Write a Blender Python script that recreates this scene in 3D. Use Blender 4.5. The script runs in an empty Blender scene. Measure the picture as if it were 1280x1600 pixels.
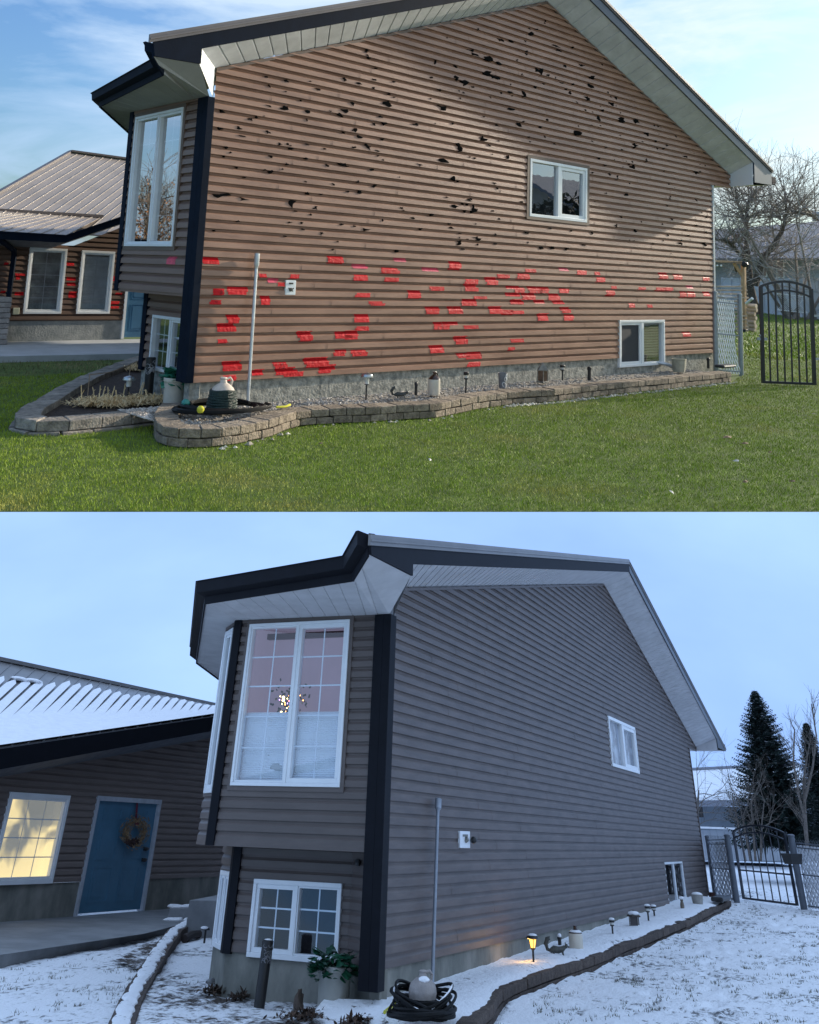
import bpy, math, random
import numpy as np
from mathutils import Vector, Matrix, noise
rnd = random.Random(7)
S = bpy.context.scene
COL = S.collection
R = math.radians

# ------------------------------------------------------------------ camera
# Two houses seen by one long-lens camera: the autumn place (its frame is the world frame, z=0 at the
# bottom edge of the siding) above, the winter place on falling ground further down, under its own sky.
F, CX, CY = 1400.0, 640.0, 190.96529632097523
MA = np.array([[0.7294902872497813, -0.6828961048317329, 0.03868889781162581], [0.14275170407675844, 0.09668595099995302, -0.9850247600250546], [0.6689288989058652, 0.7240889012302851, 0.16801604484008453]])
TA = np.array([-2.608792915578151, 3.1096080328232896, 10.705006989484382])
MW = np.array([[0.39458755387650235, -0.9184323147076543, 0.027977591506391286], [0.5797522507179789, 0.22522649767611355, -0.7830455622324854], [0.7128730532943408, 0.3252001046206655, 0.6213347743700752]])
TW = np.array([-0.31617127249505506, 9.375384763743128, 9.913613073303631])
CAMW = -MA.T @ TA
cd = bpy.data.cameras.new('camera')
cam = bpy.data.objects.new('camera', cd); COL.objects.link(cam)
cm = Matrix(((MA[0][0], -MA[1][0], -MA[2][0], CAMW[0]), (MA[0][1], -MA[1][1], -MA[2][1], CAMW[1]),
             (MA[0][2], -MA[1][2], -MA[2][2], CAMW[2]), (0, 0, 0, 1)))
cam.matrix_world = cm
cd.sensor_fit = 'HORIZONTAL'; cd.sensor_width = 36.0; cd.lens = F/1280*36
cd.shift_y = (CY-800)/1280; cd.shift_x = 0
cd.clip_start = .1; cd.clip_end = 2000
S.camera = cam
S.view_settings.view_transform = 'Standard'; S.view_settings.look = 'None'
S.view_settings.exposure = 0.75; S.view_settings.gamma = 1
S.cycles.max_bounces = 6; S.cycles.transparent_max_bounces = 10

# ------------------------------------------------------------------ sun and sky (autumn)
SUN = Vector((1.0, -.115, .335)).normalized()      # direction towards the sun
sl = bpy.data.lights.new('sun', 'SUN'); sl.energy = 3.9; sl.angle = R(1.0); sl.color = (1, .89, .72)
sun = bpy.data.objects.new('sun', sl); COL.objects.link(sun)
sun.rotation_euler = SUN.to_track_quat('Z', 'Y').to_euler()
sun.location = (0, -8, 30)
w = bpy.data.worlds.new('World'); S.world = w; w.use_nodes = True
nt = w.node_tree; nt.nodes.clear()
def N(nt, t, **kw):
    n = nt.nodes.new(t)
    for k, v in kw.items():
        if hasattr(n, k) and not isinstance(v, (tuple, list)) or k in ('sky_type',): setattr(n, k, v)
        else: n.inputs[k].default_value = v
    return n
sky = nt.nodes.new('ShaderNodeTexSky'); sky.sky_type = 'NISHITA'; sky.sun_disc = False
sky.sun_elevation = math.asin(SUN.z); sky.sun_rotation = math.atan2(SUN.x, SUN.y)
sky.air_density = 1.3; sky.dust_density = 1.5
tc = nt.nodes.new('ShaderNodeTexCoord')
mp = nt.nodes.new('ShaderNodeMapping'); mp.inputs['Scale'].default_value = (1.2, 1.2, 5.5); mp.inputs['Rotation'].default_value = (R(14), R(-16), 0)
nz = nt.nodes.new('ShaderNodeTexNoise'); nz.inputs['Scale'].default_value = 2.6; nz.inputs['Detail'].default_value = 9; nz.inputs['Roughness'].default_value = .58
nz.inputs['Distortion'].default_value = .5
rp = nt.nodes.new('ShaderNodeValToRGB'); rp.color_ramp.elements[0].position = .41; rp.color_ramp.elements[1].position = .68
gx = nt.nodes.new('ShaderNodeVectorMath'); gx.operation = 'DOT_PRODUCT'; gx.inputs[1].default_value = (.78, -.60, .0)
mr = nt.nodes.new('ShaderNodeMapRange'); mr.inputs['From Min'].default_value = -.30; mr.inputs['From Max'].default_value = .34
ad = nt.nodes.new('ShaderNodeMath'); ad.operation = 'MULTIPLY_ADD'; ad.inputs[1].default_value = .30; ad.use_clamp = True
mul = nt.nodes.new('ShaderNodeVectorMath'); mul.operation = 'SCALE'; mul.inputs['Scale'].default_value = .10
tint = nt.nodes.new('ShaderNodeMixRGB'); tint.blend_type = 'MULTIPLY'; tint.inputs[0].default_value = 1; tint.inputs[2].default_value = (.50, .76, 1.22, 1)
cc = nt.nodes.new('ShaderNodeMixRGB'); cc.inputs[1].default_value = (.32, .44, .61, 1); cc.inputs[2].default_value = (.56, .63, .64, 1)
mx = nt.nodes.new('ShaderNodeMixRGB')
bg = nt.nodes.new('ShaderNodeBackground'); bg.inputs[1].default_value = 1.0
wo = nt.nodes.new('ShaderNodeOutputWorld')
L = nt.links.new
L(tc.outputs['Generated'], mp.inputs[0]); L(mp.outputs[0], nz.inputs['Vector']); L(nz.outputs['Fac'], rp.inputs[0])
L(tc.outputs['Generated'], gx.inputs[0]); L(gx.outputs['Value'], mr.inputs['Value'])
L(mr.outputs[0], ad.inputs[0]); L(rp.outputs[0], ad.inputs[2])
L(sky.outputs[0], tint.inputs[1]); L(tint.outputs[0], mul.inputs[0]); L(mr.outputs[0], cc.inputs[0])
L(ad.outputs[0], mx.inputs[0]); L(mul.outputs[0], mx.inputs[1]); L(cc.outputs[0], mx.inputs[2])
L(mx.outputs[0], bg.inputs[0]); L(bg.outputs[0], wo.inputs[0])

# ------------------------------------------------------------------ places
class Place:
    """one of the two lots, with the lens's view of it, used to measure where things stand"""
    def __init__(s, M, t, name): s.M, s.t, s.C, s.name = M, t, -M.T @ t, name; s.roots = []; s.all = []
    def ray(s, x, y): return s.M.T @ np.array([(x-CX)/F, (y-CY)/F, 1.0])
    def _v(s, k, d): return Vector(s.C + k*d)
    def z(s, x, y, z0, sl=0.0):
        d = s.ray(x, y); return s._v((z0+sl*s.C[0]-s.C[2])/(d[2]-sl*d[0]), d)
    def y(s, x, y, yy=0.0):
        d = s.ray(x, y); return s._v((yy-s.C[1])/d[1], d)
    def x(s, x, y, xx=0.0):
        d = s.ray(x, y); return s._v((xx-s.C[0])/d[0], d)
    def wall(s, x, y, p0, dr):
        n = np.array([-dr[1], dr[0], 0]); d = s.ray(x, y)
        return s._v(n @ (np.array([p0[0], p0[1], 0])-s.C)/(n @ d), d)
    def pr(s, P):
        q = s.M @ np.array(P[:3], float)+s.t; return (CX+F*q[0]/q[2], CY+F*q[1]/q[2])
    def m(s, P): return (s.M[2] @ np.array(P[:3], float)+s.t[2])/F        # metres per photo pixel at P
A = Place(MA, TA, 'autumn'); W = Place(MW, TW, 'winter')
PL = A
RW = MA.T @ MW; OW = MA.T @ (TW-TA)
TWIN = Matrix(((RW[0][0], RW[0][1], RW[0][2], OW[0]), (RW[1][0], RW[1][1], RW[1][2], OW[1]), (RW[2][0], RW[2][1], RW[2][2], OW[2]), (0, 0, 0, 1)))

# ------------------------------------------------------------------ mesh helpers
class MB:
    def __init__(s): s.v = []; s.f = []
    def quad(s, a, b, c, d): s.poly([a, b, c, d])
    def poly(s, pts):
        n = len(s.v); s.v += [tuple(p) for p in pts]; s.f.append(tuple(range(n, n+len(pts))))
    def hexa(s, b, t):                     # 4 bottom pts, 4 top pts (ccw from above)
        n = len(s.v); s.v += [tuple(p) for p in list(b)+list(t)]
        s.f += [(n+3, n+2, n+1, n), (n+4, n+5, n+6, n+7)] + [(n+i, n+(i+1) % 4, n+4+(i+1) % 4, n+4+i) for i in range(4)]
    def box(s, x0, x1, y0, y1, z0, z1):
        s.hexa([(x0, y0, z0), (x1, y0, z0), (x1, y1, z0), (x0, y1, z0)], [(x0, y0, z1), (x1, y0, z1), (x1, y1, z1), (x0, y1, z1)])
    def bar(s, a, b, w, h, up=(0, 0, 1)):   # rectangular bar between two points
        a, b = Vector(a), Vector(b); d = (b-a).normalized(); u = Vector(up)
        if abs(d.dot(u)) > .95: u = Vector((1, 0, 0))
        r = d.cross(u).normalized()*w/2; t = r.cross(d).normalized()*h/2
        s.hexa([a-r-t, a+r-t, b+r-t, b-r-t], [a-r+t, a+r+t, b+r+t, b-r+t])
    def tube(s, pts, r, seg=8, cap=True):
        pts = [Vector(p) for p in pts]; n0 = len(s.v); k = len(pts)
        rs = r if isinstance(r, (list, tuple)) else [r]*k
        ref = Vector((.3, .5, .8))
        for i, p in enumerate(pts):
            d = (pts[min(i+1, k-1)]-pts[max(i-1, 0)])
            d = d.normalized() if d.length > 1e-9 else Vector((0, 0, 1))
            if abs(d.dot(ref)) > .95: ref = Vector((.8, -.5, .1))
            u = d.cross(ref).normalized(); v = d.cross(u)
            for j in range(seg):
                a = 2*math.pi*j/seg; q = p+(u*math.cos(a)+v*math.sin(a))*rs[i]; s.v.append(tuple(q))
        for i in range(k-1):
            for j in range(seg):
                a = n0+i*seg+j; b = n0+i*seg+(j+1) % seg; s.f.append((a, b, b+seg, a+seg))
        if cap: s.f.append(tuple(range(n0+seg-1, n0-1, -1))); s.f.append(tuple(range(n0+(k-1)*seg, n0+k*seg)))
    def lathe(s, c, prof, seg=20, ax=None):   # prof: (radius, height)
        c = Vector(c); n0 = len(s.v); Q = Vector((0, 0, 1)).rotation_difference(Vector(ax)) if ax else None
        for r, h in prof:
            for j in range(seg):
                a = 2*math.pi*j/seg; o = Vector((r*math.cos(a), r*math.sin(a), h))
                if Q: o = Q @ o
                s.v.append(tuple(c+o))
        for i in range(len(prof)-1):
            for j in range(seg):
                a = n0+i*seg+j; b = n0+i*seg+(j+1) % seg; s.f.append((a, b, b+seg, a+seg))
        if prof[0][0] > 1e-4: s.f.append(tuple(range(n0+seg-1, n0-1, -1)))
        if prof[-1][0] > 1e-4: s.f.append(tuple(range(n0+(len(prof)-1)*seg, n0+len(prof)*seg)))
    def blob(s, c, r, seg=10, rings=6, jit=0.0, ax=None, fl=None):
        c = Vector(c); r = Vector(r) if not isinstance(r, (int, float)) else Vector((r, r, r)); n0 = len(s.v)
        Q = Vector((0, 0, 1)).rotation_difference(Vector(ax)) if ax else None
        for i in range(rings+1):
            t = math.pi*i/rings
            for j in range(seg):
                a = 2*math.pi*j/seg; k = 1+(rnd.uniform(-jit, jit) if 0 < i < rings else 0)
                o = Vector((r.x*math.sin(t)*math.cos(a)*k, r.y*math.sin(t)*math.sin(a)*k, r.z*math.cos(t)*k))
                if Q: o = Q @ o
                s.v.append(tuple(c+o))
        for i in range(rings):
            for j in range(seg):
                a = n0+i*seg+j; b = n0+i*seg+(j+1) % seg; s.f.append((a, b, b+seg, a+seg))

BASE = {}
def _reg(o, parent, base):
    COL.objects.link(o)
    if parent is not None: o.parent = parent; BASE[o.name] = BASE[parent.name]
    else: BASE[o.name] = base; o.location = base; PL.roots.append(o)
    PL.all.append(o)
def tag(o, label=None, cat=None, group=None, kind=None):
    if label: o['label'] = label
    if cat: o['category'] = cat
    if group: o['group'] = group
    if kind: o['kind'] = kind
    return o
def thing(name, loc, label, cat, group=None):
    o = bpy.data.objects.new(name, None); o.empty_display_size = .2
    _reg(o, None, Vector(loc)); return tag(o, label, cat, group)
def obj(name, mb, m, parent=None, label=None, cat=None, group=None, kind=None, smooth=False, bevel=0, base=None):
    me = bpy.data.meshes.new(name)
    vs = mb.v; fs = mb.f
    if parent is None:
        if base is None:
            a = np.array(vs, float); base = Vector(((a[:, 0].min()+a[:, 0].max())/2, (a[:, 1].min()+a[:, 1].max())/2, a[:, 2].min()))
    else: base = BASE[parent.name]
    b = Vector(base)
    me.from_pydata([(v[0]-b.x, v[1]-b.y, v[2]-b.z) for v in vs], [], fs)
    me.validate(clean_customdata=False); me.update()
    for mm in (m if isinstance(m, list) else [m]): me.materials.append(mm)
    if smooth:
        me.polygons.foreach_set('use_smooth', [True]*len(me.polygons))
        try: me.set_sharp_from_angle(angle=R(40))
        except Exception: pass
    o = bpy.data.objects.new(name, me); _reg(o, parent, b)
    if bevel:
        md = o.modifiers.new('bevel', 'BEVEL'); md.width = bevel; md.segments = 2; md.limit_method = 'ANGLE'; md.angle_limit = R(40)
    return tag(o, label, cat, group, kind)

# ------------------------------------------------------------------ materials
def mat(name, col, rough=.6, var=.12, vs=6.0, bump=0.0, bs=40.0, metal=0.0, spec=.5, col2=None, lo=.35, hi=.65, stretch=None, island=0.0, emit=None, es=0, coat=0, coord='Object', detail=5):
    m = bpy.data.materials.new(name); m.use_nodes = True; t = m.node_tree; p = t.nodes['Principled BSDF']
    p.inputs['Roughness'].default_value = rough; p.inputs['Metallic'].default_value = metal
    p.inputs['Specular IOR Level'].default_value = spec; p.inputs['Coat Weight'].default_value = coat
    tcn = t.nodes.new('ShaderNodeTexCoord'); mpn = t.nodes.new('ShaderNodeMapping')
    t.links.new(tcn.outputs[coord], mpn.inputs[0])
    if stretch: mpn.inputs['Scale'].default_value = stretch
    nz = t.nodes.new('ShaderNodeTexNoise'); nz.inputs['Scale'].default_value = vs; nz.inputs['Detail'].default_value = detail; nz.inputs['Roughness'].default_value = .62
    t.links.new(mpn.outputs[0], nz.inputs['Vector'])
    r = t.nodes.new('ShaderNodeValToRGB'); t.links.new(nz.outputs['Fac'], r.inputs[0])
    c1 = tuple(max(0, c*(1-var)) for c in col); c2 = tuple(min(1, c*(1+var)) for c in col) if col2 is None else col2
    if col2 is not None: c1 = col
    r.color_ramp.elements[0].position = lo; r.color_ramp.elements[1].position = hi
    r.color_ramp.elements[0].color = (*c1, 1); r.color_ramp.elements[1].color = (*c2, 1)
    out = r.outputs[0]
    if island:
        g = t.nodes.new('ShaderNodeNewGeometry'); mrn = t.nodes.new('ShaderNodeMapRange')
        mrn.inputs['To Min'].default_value = 1-island; mrn.inputs['To Max'].default_value = 1+island
        t.links.new(g.outputs['Random Per Island'], mrn.inputs['Value'])
        sc = t.nodes.new('ShaderNodeVectorMath'); sc.operation = 'SCALE'
        t.links.new(out, sc.inputs[0]); t.links.new(mrn.outputs[0], sc.inputs['Scale']); out = sc.outputs[0]
    t.links.new(out, p.inputs['Base Color'])
    if bump:
        nb = t.nodes.new('ShaderNodeTexNoise'); nb.inputs['Scale'].default_value = bs; nb.inputs['Detail'].default_value = 6
        t.links.new(mpn.outputs[0], nb.inputs['Vector'])
        bn = t.nodes.new('ShaderNodeBump'); bn.inputs['Strength'].default_value = bump; bn.inputs['Distance'].default_value = .02
        t.links.new(nb.outputs['Fac'], bn.inputs['Height']); t.links.new(bn.outputs[0], p.inputs['Normal'])
    if emit: p.inputs['Emission Color'].default_value = (*emit, 1); p.inputs['Emission Strength'].default_value = es
    return m
def glassmat(name, tint=(.9, .95, 1), refl=.35, rough=.01, bump=0.02):
    m = bpy.data.materials.new(name); m.use_nodes = True; t = m.node_tree; t.nodes.clear()
    o = t.nodes.new('ShaderNodeOutputMaterial'); tr = t.nodes.new('ShaderNodeBsdfTransparent'); gl = t.nodes.new('ShaderNodeBsdfGlossy')
    tr.inputs[0].default_value = (*tint, 1); gl.inputs['Roughness'].default_value = rough
    lw = t.nodes.new('ShaderNodeLayerWeight'); lw.inputs[0].default_value = .5
    mrn = t.nodes.new('ShaderNodeMapRange'); mrn.inputs['To Min'].default_value = refl*.55; mrn.inputs['To Max'].default_value = min(1, refl*1.6)
    mxs = t.nodes.new('ShaderNodeMixShader')
    tcn = t.nodes.new('ShaderNodeTexCoord'); nz = t.nodes.new('ShaderNodeTexNoise'); nz.inputs['Scale'].default_value = 2.5
    bn = t.nodes.new('ShaderNodeBump'); bn.inputs['Strength'].default_value = bump; bn.inputs['Distance'].default_value = .05
    t.links.new(tcn.outputs['Object'], nz.inputs['Vector']); t.links.new(nz.outputs['Fac'], bn.inputs['Height']); t.links.new(bn.outputs[0], gl.inputs['Normal'])
    t.links.new(lw.outputs['Facing'], mrn.inputs['Value']); t.links.new(mrn.outputs[0], mxs.inputs[0])
    t.links.new(tr.outputs[0], mxs.inputs[1]); t.links.new(gl.outputs[0], mxs.inputs[2]); t.links.new(mxs.outputs[0], o.inputs[0])
    return m

# ------------------------------------------------------------------ walls and siding
E = .115
PZ = [0, .064, .078, .092, .1149]; PO = [.042, .036, .020, .006, .002]
def poff(z):
    return float(np.interp((z % E), PZ, PO))
def set_profile(po): PO[:] = po
class Wall:
    def __init__(s, p0, p1, n=None):
        s.p0 = Vector((p0[0], p0[1])); d = Vector((p1[0], p1[1]))-s.p0; s.L = d.length; s.d = d/s.L
        s.n = Vector(n) if n else Vector((s.d.y, -s.d.x))
    def P(s, u, z, o=0): q = s.p0+s.d*u+s.n*o; return Vector((q.x, q.y, z))
    def hit(s, px, py):           # photo pixel -> (u, z) on this wall
        q = PL.wall(px, py, s.p0, s.d); return ((Vector((q.x, q.y))-s.p0).dot(s.d), q.z)
    def box(s, mb, u0, u1, z0, z1, o0, o1):
        P = s.P; mb.hexa([P(u0, z0, o1), P(u1, z0, o1), P(u1, z0, o0), P(u0, z0, o0)], [P(u0, z1, o1), P(u1, z1, o1), P(u1, z1, o0), P(u0, z1, o0)])
def siding(mb, wl, z0, z1, ul, ur, holes=(), brk=()):
    ul_ = ul if callable(ul) else (lambda z: ul); ur_ = ur if callable(ur) else (lambda z: ur)
    cuts = sorted(set([z0, z1]+[h for H in holes for h in (H[2], H[3]) if z0 < h < z1]+[b for b in brk if z0 < b < z1]))
    k0 = int(math.floor(z0/E+1e-6)); k1 = int(math.ceil(z1/E-1e-6))
    def ivs(z, za, zb):
        out = [(ul_(z), ur_(z))]; zm = (za+zb)/2
        for a, b, c, d in holes:
            if c < zm < d:
                o2 = []
                for p, q in out:
                    if a > p and b < q: o2 += [(p, a), (b, q)]
                    elif a <= p and b >= q: continue
                    elif a <= p < b: o2.append((b, q))
                    elif a < q <= b: o2.append((p, a))
                    else: o2.append((p, q))
                out = o2
        return out
    def strip(za, oa, zb, ob):
        A1 = ivs(za, za, zb if zb > za else za+1e-4); B1 = ivs(zb, za, zb if zb > za else za+1e-4)
        if len(A1) != len(B1): return
        for (a, b), (c, d) in zip(A1, B1):
            if b-a < 1e-4 and d-c < 1e-4: continue
            mb.quad(wl.P(a, za, oa), wl.P(max(a, b), za, oa), wl.P(max(c, d), zb, ob), wl.P(c, zb, ob))
    strip(z0, PO[-1], z0+1e-4, poff(z0+1e-4))
    for k in range(k0, k1):
        for i in range(4):
            a, b = k*E+PZ[i], k*E+PZ[i+1]; oa, ob = PO[i], PO[i+1]
            pts = [max(a, z0)]+[c for c in cuts if max(a, z0) < c < min(b, z1)]+[min(b, z1)]
            if pts[-1]-pts[0] < 1e-5: continue
            for p, q in zip(pts, pts[1:]):
                strip(p, oa+(ob-oa)*(p-a)/(b-a), q, oa+(ob-oa)*(q-a)/(b-a))
        zt = (k+1)*E
        if z0 < zt < z1: strip(zt-1e-4, PO[-1], zt, PO[0])
def window(root, wl, u0, u1, z0, z1, fm, gm, dark, sashes=2, grid=(0, 0), sash_w=.05, fw=.05, room=.45, blind=None, proud=.05, name='window', label=None, mul=.08, inner=True, dims=None):
    mb = MB(); b = wl.box
    b(mb, u0, u1, z1-fw, z1, -.06, proud); b(mb, u0, u1, z0, z0+fw, -.06, proud)
    b(mb, u0, u0+fw, z0+fw, z1-fw, -.06, proud); b(mb, u1-fw, u1, z0+fw, z1-fw, -.06, proud)
    w_ = obj(name, mb, fm, root, label=label, bevel=.004)
    W_ = (u1-u0-2*fw-(sashes-1)*mul)/sashes
    if sashes > 1:
        mm = MB()
        for k in range(1, sashes):
            a = u0+fw+k*W_+(k-1)*mul; b(mm, a, a+mul, z0+fw, z1-fw, -.05, proud-.008)
        obj('mullion', mm, fm, w_)
    for k in range(sashes):
        a = u0+fw+k*(W_+mul); c = a+W_; sw = sash_w if isinstance(sash_w, float) else sash_w[k]
        if sw > 0:
            ms = MB()
            b(ms, a, c, z1-fw-sw, z1-fw, -.05, proud-.02); b(ms, a, c, z0+fw, z0+fw+sw, -.05, proud-.02)
            b(ms, a, a+sw, z0+fw+sw, z1-fw-sw, -.05, proud-.02); b(ms, c-sw, c, z0+fw+sw, z1-fw-sw, -.05, proud-.02)
            obj('sash', ms, fm, w_, bevel=.003)
        a2, c2, zz0, zz1 = a+sw, c-sw, z0+fw+sw, z1-fw-sw
        mp_ = MB(); mp_.quad(wl.P(a2, zz0, -.01), wl.P(c2, zz0, -.01), wl.P(c2, zz1, -.01), wl.P(a2, zz1, -.01))
        obj('pane', mp_, gm if not isinstance(gm, list) else gm[k], w_)
        if grid[0] or grid[1]:
            mg = MB(); g = .008
            for i in range(1, grid[0]+1):
                uu = a2+(c2-a2)*i/(grid[0]+1); b(mg, uu-g, uu+g, zz0, zz1, -.02, -.014)
            for i in range(1, grid[1]+1):
                z_ = zz0+(zz1-zz0)*i/(grid[1]+1); b(mg, a2, c2, z_-g, z_+g, -.0205, -.0135)
            obj('grille', mg, fm, w_)
    # room behind the glass
    mr_ = MB(); P = wl.P; a, c, d = u0+.02, u1-.02, z0+.02; e = z1-.02; q = -room
    mr_.quad(P(a, d, q), P(c, d, q), P(c, e, q), P(a, e, q))
    mr_.quad(P(a, d, q), P(a, e, q), P(a, e, -.04), P(a, d, -.04)); mr_.quad(P(c, d, q), P(c, d, -.04), P(c, e, -.04), P(c, e, q))
    mr_.quad(P(a, d, q), P(a, d, -.04), P(c, d, -.04), P(c, d, q)); mr_.quad(P(a, e, q), P(c, e, q), P(c, e, -.04), P(a, e, -.04))
    obj('room_lining', mr_, dark, w_)
    if blind:
        bm_, z_a, z_b, kind = blind; mbk = MB(); n = int((z_b-z_a)/.022) if kind == 'pleat' else int((z_b-z_a)/.05)
        for i in range(n):
            za = z_a+(z_b-z_a)*i/n; zb = z_a+(z_b-z_a)*(i+1)/n
            if kind == 'pleat':
                zm = (za+zb)/2; mbk.quad(P(a, za, -.09), P(c, za, -.09), P(c, zm, -.078), P(a, zm, -.078)); mbk.quad(P(a, zm, -.078), P(c, zm, -.078), P(c, zb, -.09), P(a, zb, -.09))
            else: mbk.quad(P(a, za, -.10), P(c, za, -.10), P(c, za+.036, -.085), P(a, za+.036, -.085))
        obj('blind', mbk, bm_, w_)
    return w_
# ------------------------------------------------------------------ shared builders
def line_at(x, ax, az, x0, z0):            # height of a rake line through (x0,z0) and the apex
    return z0+(az-z0)*(x-x0)/(ax-x0)
def post(mb, wl, u0, u1, z0, z1, o): wl.box(mb, u0, u1, z0, z1, -.02, o)
def found(mb, wl, u0, u1, z0, z1, o=0, holes=()):
    xs = sorted(set([u0, u1]+[h for H in holes for h in H[:2]]))
    for a, b in zip(xs, xs[1:]):
        top = z1
        for H in holes:
            if H[0]-1e-6 <= a and b <= H[1]+1e-6: top = min(top, H[2])
        n = max(1, int((b-a)/.25))
        for i in range(n):
            wl.box(mb, a+(b-a)*i/n, a+(b-a)*(i+1)/n, z0, top, o-.12, o)

def house(D, M):
    """the two-storey house: D holds its measures, M its materials"""
    h = thing('house', (D['Wc']/2, 4, D['gz']), D['label'], 'house')
    ax, az = D['apex']; zl, zr = D['zl'], D['zr']; Wr = D['Wr']; o = D['o']; lift = D['lift']; Wc = D['Wc']
    wf = Wall((0, 0), (Wr, 0), (0, -1)); D['wf'] = wf
    holes = [H for H in D['holes']]
    mb = MB()
    siding(mb, wf, 0, 3.565, 0, Wc, holes)
    lf = lambda z: 0.0 if z < zl else (z-zl)/(az-zl)*ax
    rf = lambda z: Wr if z < zr else Wr-(z-zr)/(az-zr)*(Wr-ax)
    siding(mb, wf, 3.5651, az, lf, rf, holes, brk=(zl, zr))
    # butt joints where two siding panels overlap
    jr = random.Random(4)
    for k in range(1, int(az/E)-1):
        u = jr.uniform(.6, 3.2)*D['s']
        while u < Wr-.3:
            z = k*E
            if u > lf(z+E)+.1 and u < (rf(z+E) if z > 3.5 else Wc)-.1 and not any(H[0]-.05 < u < H[1]+.05 and H[2]-E < z < H[3] for H in holes):
                w_ = .005*D['s']
                for i in range(4): a_, b_ = z+PZ[i], z+PZ[i+1]; mb.quad(wf.P(u-w_, a_, PO[i]-.0), wf.P(u+w_, a_, PO[i]+.005), wf.P(u+w_, b_, PO[i+1]+.005), wf.P(u-w_, b_, PO[i+1]+.005))
            u += jr.uniform(2.6, 4.2)*D['s']
    side = obj('side_wall', mb, M['side'], h); D['side'] = side
    mb = MB(); found(mb, wf, -.02, Wc, D['gz']-.3, 0, 0, [(H[0], H[1], H[2]) for H in holes if H[2] < 0]); obj('foundation', mb, M['found'], h)
    # soffits of the gable
    q = MB(); sx = D['sx0']
    outl = lambda x: line_at(x, ax, az, 0, zl)+lift; outr = lambda x: line_at(x, ax, az, Wr, zr)+lift
    inl = lambda x: line_at(x, ax, az, 0, zl)+.005; inr = lambda x: line_at(x, ax, az, Wr, zr)+.005
    nL = D['nL']; nR = D['nR']
    def srow(xa, xb, fi, fo, xo_a, xo_b, n):
        for i in range(n):
            a, b = i/n, (i+1)/n
            ia, ib = xa+(xb-xa)*a, xa+(xb-xa)*b; oa, ob = xo_a+(xo_b-xo_a)*a, xo_a+(xo_b-xo_a)*b
            g = .12; im = ib-(ib-ia)*g; om = ob-(ob-oa)*g; i2 = ib-(ib-ia)*g*.5; o2 = ob-(ob-oa)*g*.5
            p = lambda x, f, y, d=0: (x, y, f(x)+d)
            q.quad(p(ia, fi, 0), p(im, fi, 0), p(om, fo, -o), p(oa, fo, -o))
            q.quad(p(im, fi, 0), p(i2, fi, 0, .022), p(o2, fo, -o, .022), p(om, fo, -o))
            q.quad(p(i2, fi, 0, .022), p(ib, fi, 0), p(ob, fo, -o), p(o2, fo, -o, .022))
    srow(0.0, ax, inl, outl, sx, ax, nL); srow(ax, Wr, inr, outr, ax, Wr+.05, nR)
    obj('soffit', q, M['soffit'], h)
    # trim channel where soffit meets wall
    q = MB(); q.bar((0, -.03, inl(0)-.03), (ax, -.03, inl(ax)-.03), .02, .035); q.bar((ax, -.03, inr(ax)-.03), (Wr, -.03, inr(Wr)-.03), .02, .035); obj('wall_trim', q, M['channel'], h)
    # fascia
    fh = D['fh']; q = MB(); e = D['e']; f_ = D['f']; y0, y1 = -o-.03, -o+.002
    pts = [e, f_, (f_[0], outl(f_[0])-.01), (ax, outl(ax)-.01), (ax, outl(ax)+fh), (e[0]-.03, outl(e[0]-.03)+fh)]
    def slab(pts):
        q.poly([(x, y0, z) for x, z in pts]); q.poly([(x, y1, z) for x, z in pts][::-1])
        for i in range(len(pts)):
            (a, b), (c, d) = pts[i], pts[(i+1) % len(pts)]; q.quad((a, y0, b), (c, y0, d), (c, y1, d), (a, y1, b))
    # split into convex pieces
    slab([e, f_, (f_[0], outl(f_[0])+fh), (e[0]-.03, outl(e[0]-.03)+fh)]); slab([(f_[0], outl(f_[0])-.01), (ax, outl(ax)-.01), (ax, outl(ax)+fh), (f_[0], outl(f_[0])+fh)])
    obj('fascia', q, M['trim'], h)
    q = MB(); xe = D['xe']; slab([(ax, outr(ax)-.01), (Wr+.05, outr(Wr+.05)-.01), (Wr+.05, outr(Wr+.05)+fh), (ax, outr(ax)+fh)]); slab([(Wr+.05, 3.68), (xe, 3.70), (xe, outr(xe)+fh), (Wr+.05, outr(Wr+.05)+fh)])
    obj('fascia', q, M['trim2'], h)
    # roof sheets: front-slope and back-slope
    rt = D['rt']; q = MB(); yb = 8.5; xa = e[0]-.09
    for (x0, x1, fn) in ((xa, ax, outl), (ax, xe+.03, outr)):
        z0a, z1a = fn(x0)+fh, fn(x1)+fh
        outline = [(x0, y0-.02), (x1, y0-.02), (x1, yb), (.78*ax, yb), (.3*ax, .30), (x0, y0+.01)] if fn is outl else [(x0, y0-.02), (x1, y0-.02), (x1, yb), (x0, yb)]
        bo, to = [(x, y, fn(x)+fh+.002) for x, y in outline], [(x, y, fn(x)+fh+rt) for x, y in outline]
        q.poly(bo[::-1]); q.poly(to)
        for i in range(len(bo)): j = (i+1) % len(bo); q.quad(bo[i], bo[j], to[j], to[i])
        q.bar((x0, y0-.03, z0a+rt*.45), (x1, y0-.03, z1a+rt*.45), .02, .02)
    n = int((ax-xa)/.35)
    for k in range(int((yb+o)/.3)):
        y = y0+.2+k*.3
        xl_ = xa if y < y0+.08 else .32*ax if y < .3 else .3*ax+(y-.30)*.48*ax/(yb-.30)+.1; q.bar((xl_, y, outl(xl_)+fh+rt), (ax, y, outl(ax)+fh+rt), .04, .04); q.bar((ax, y, outr(ax)+fh+rt), (xe, y, outr(xe)+fh+rt), .04, .04)
    rf_ = obj('roof', q, M['roof'], h)
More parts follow.
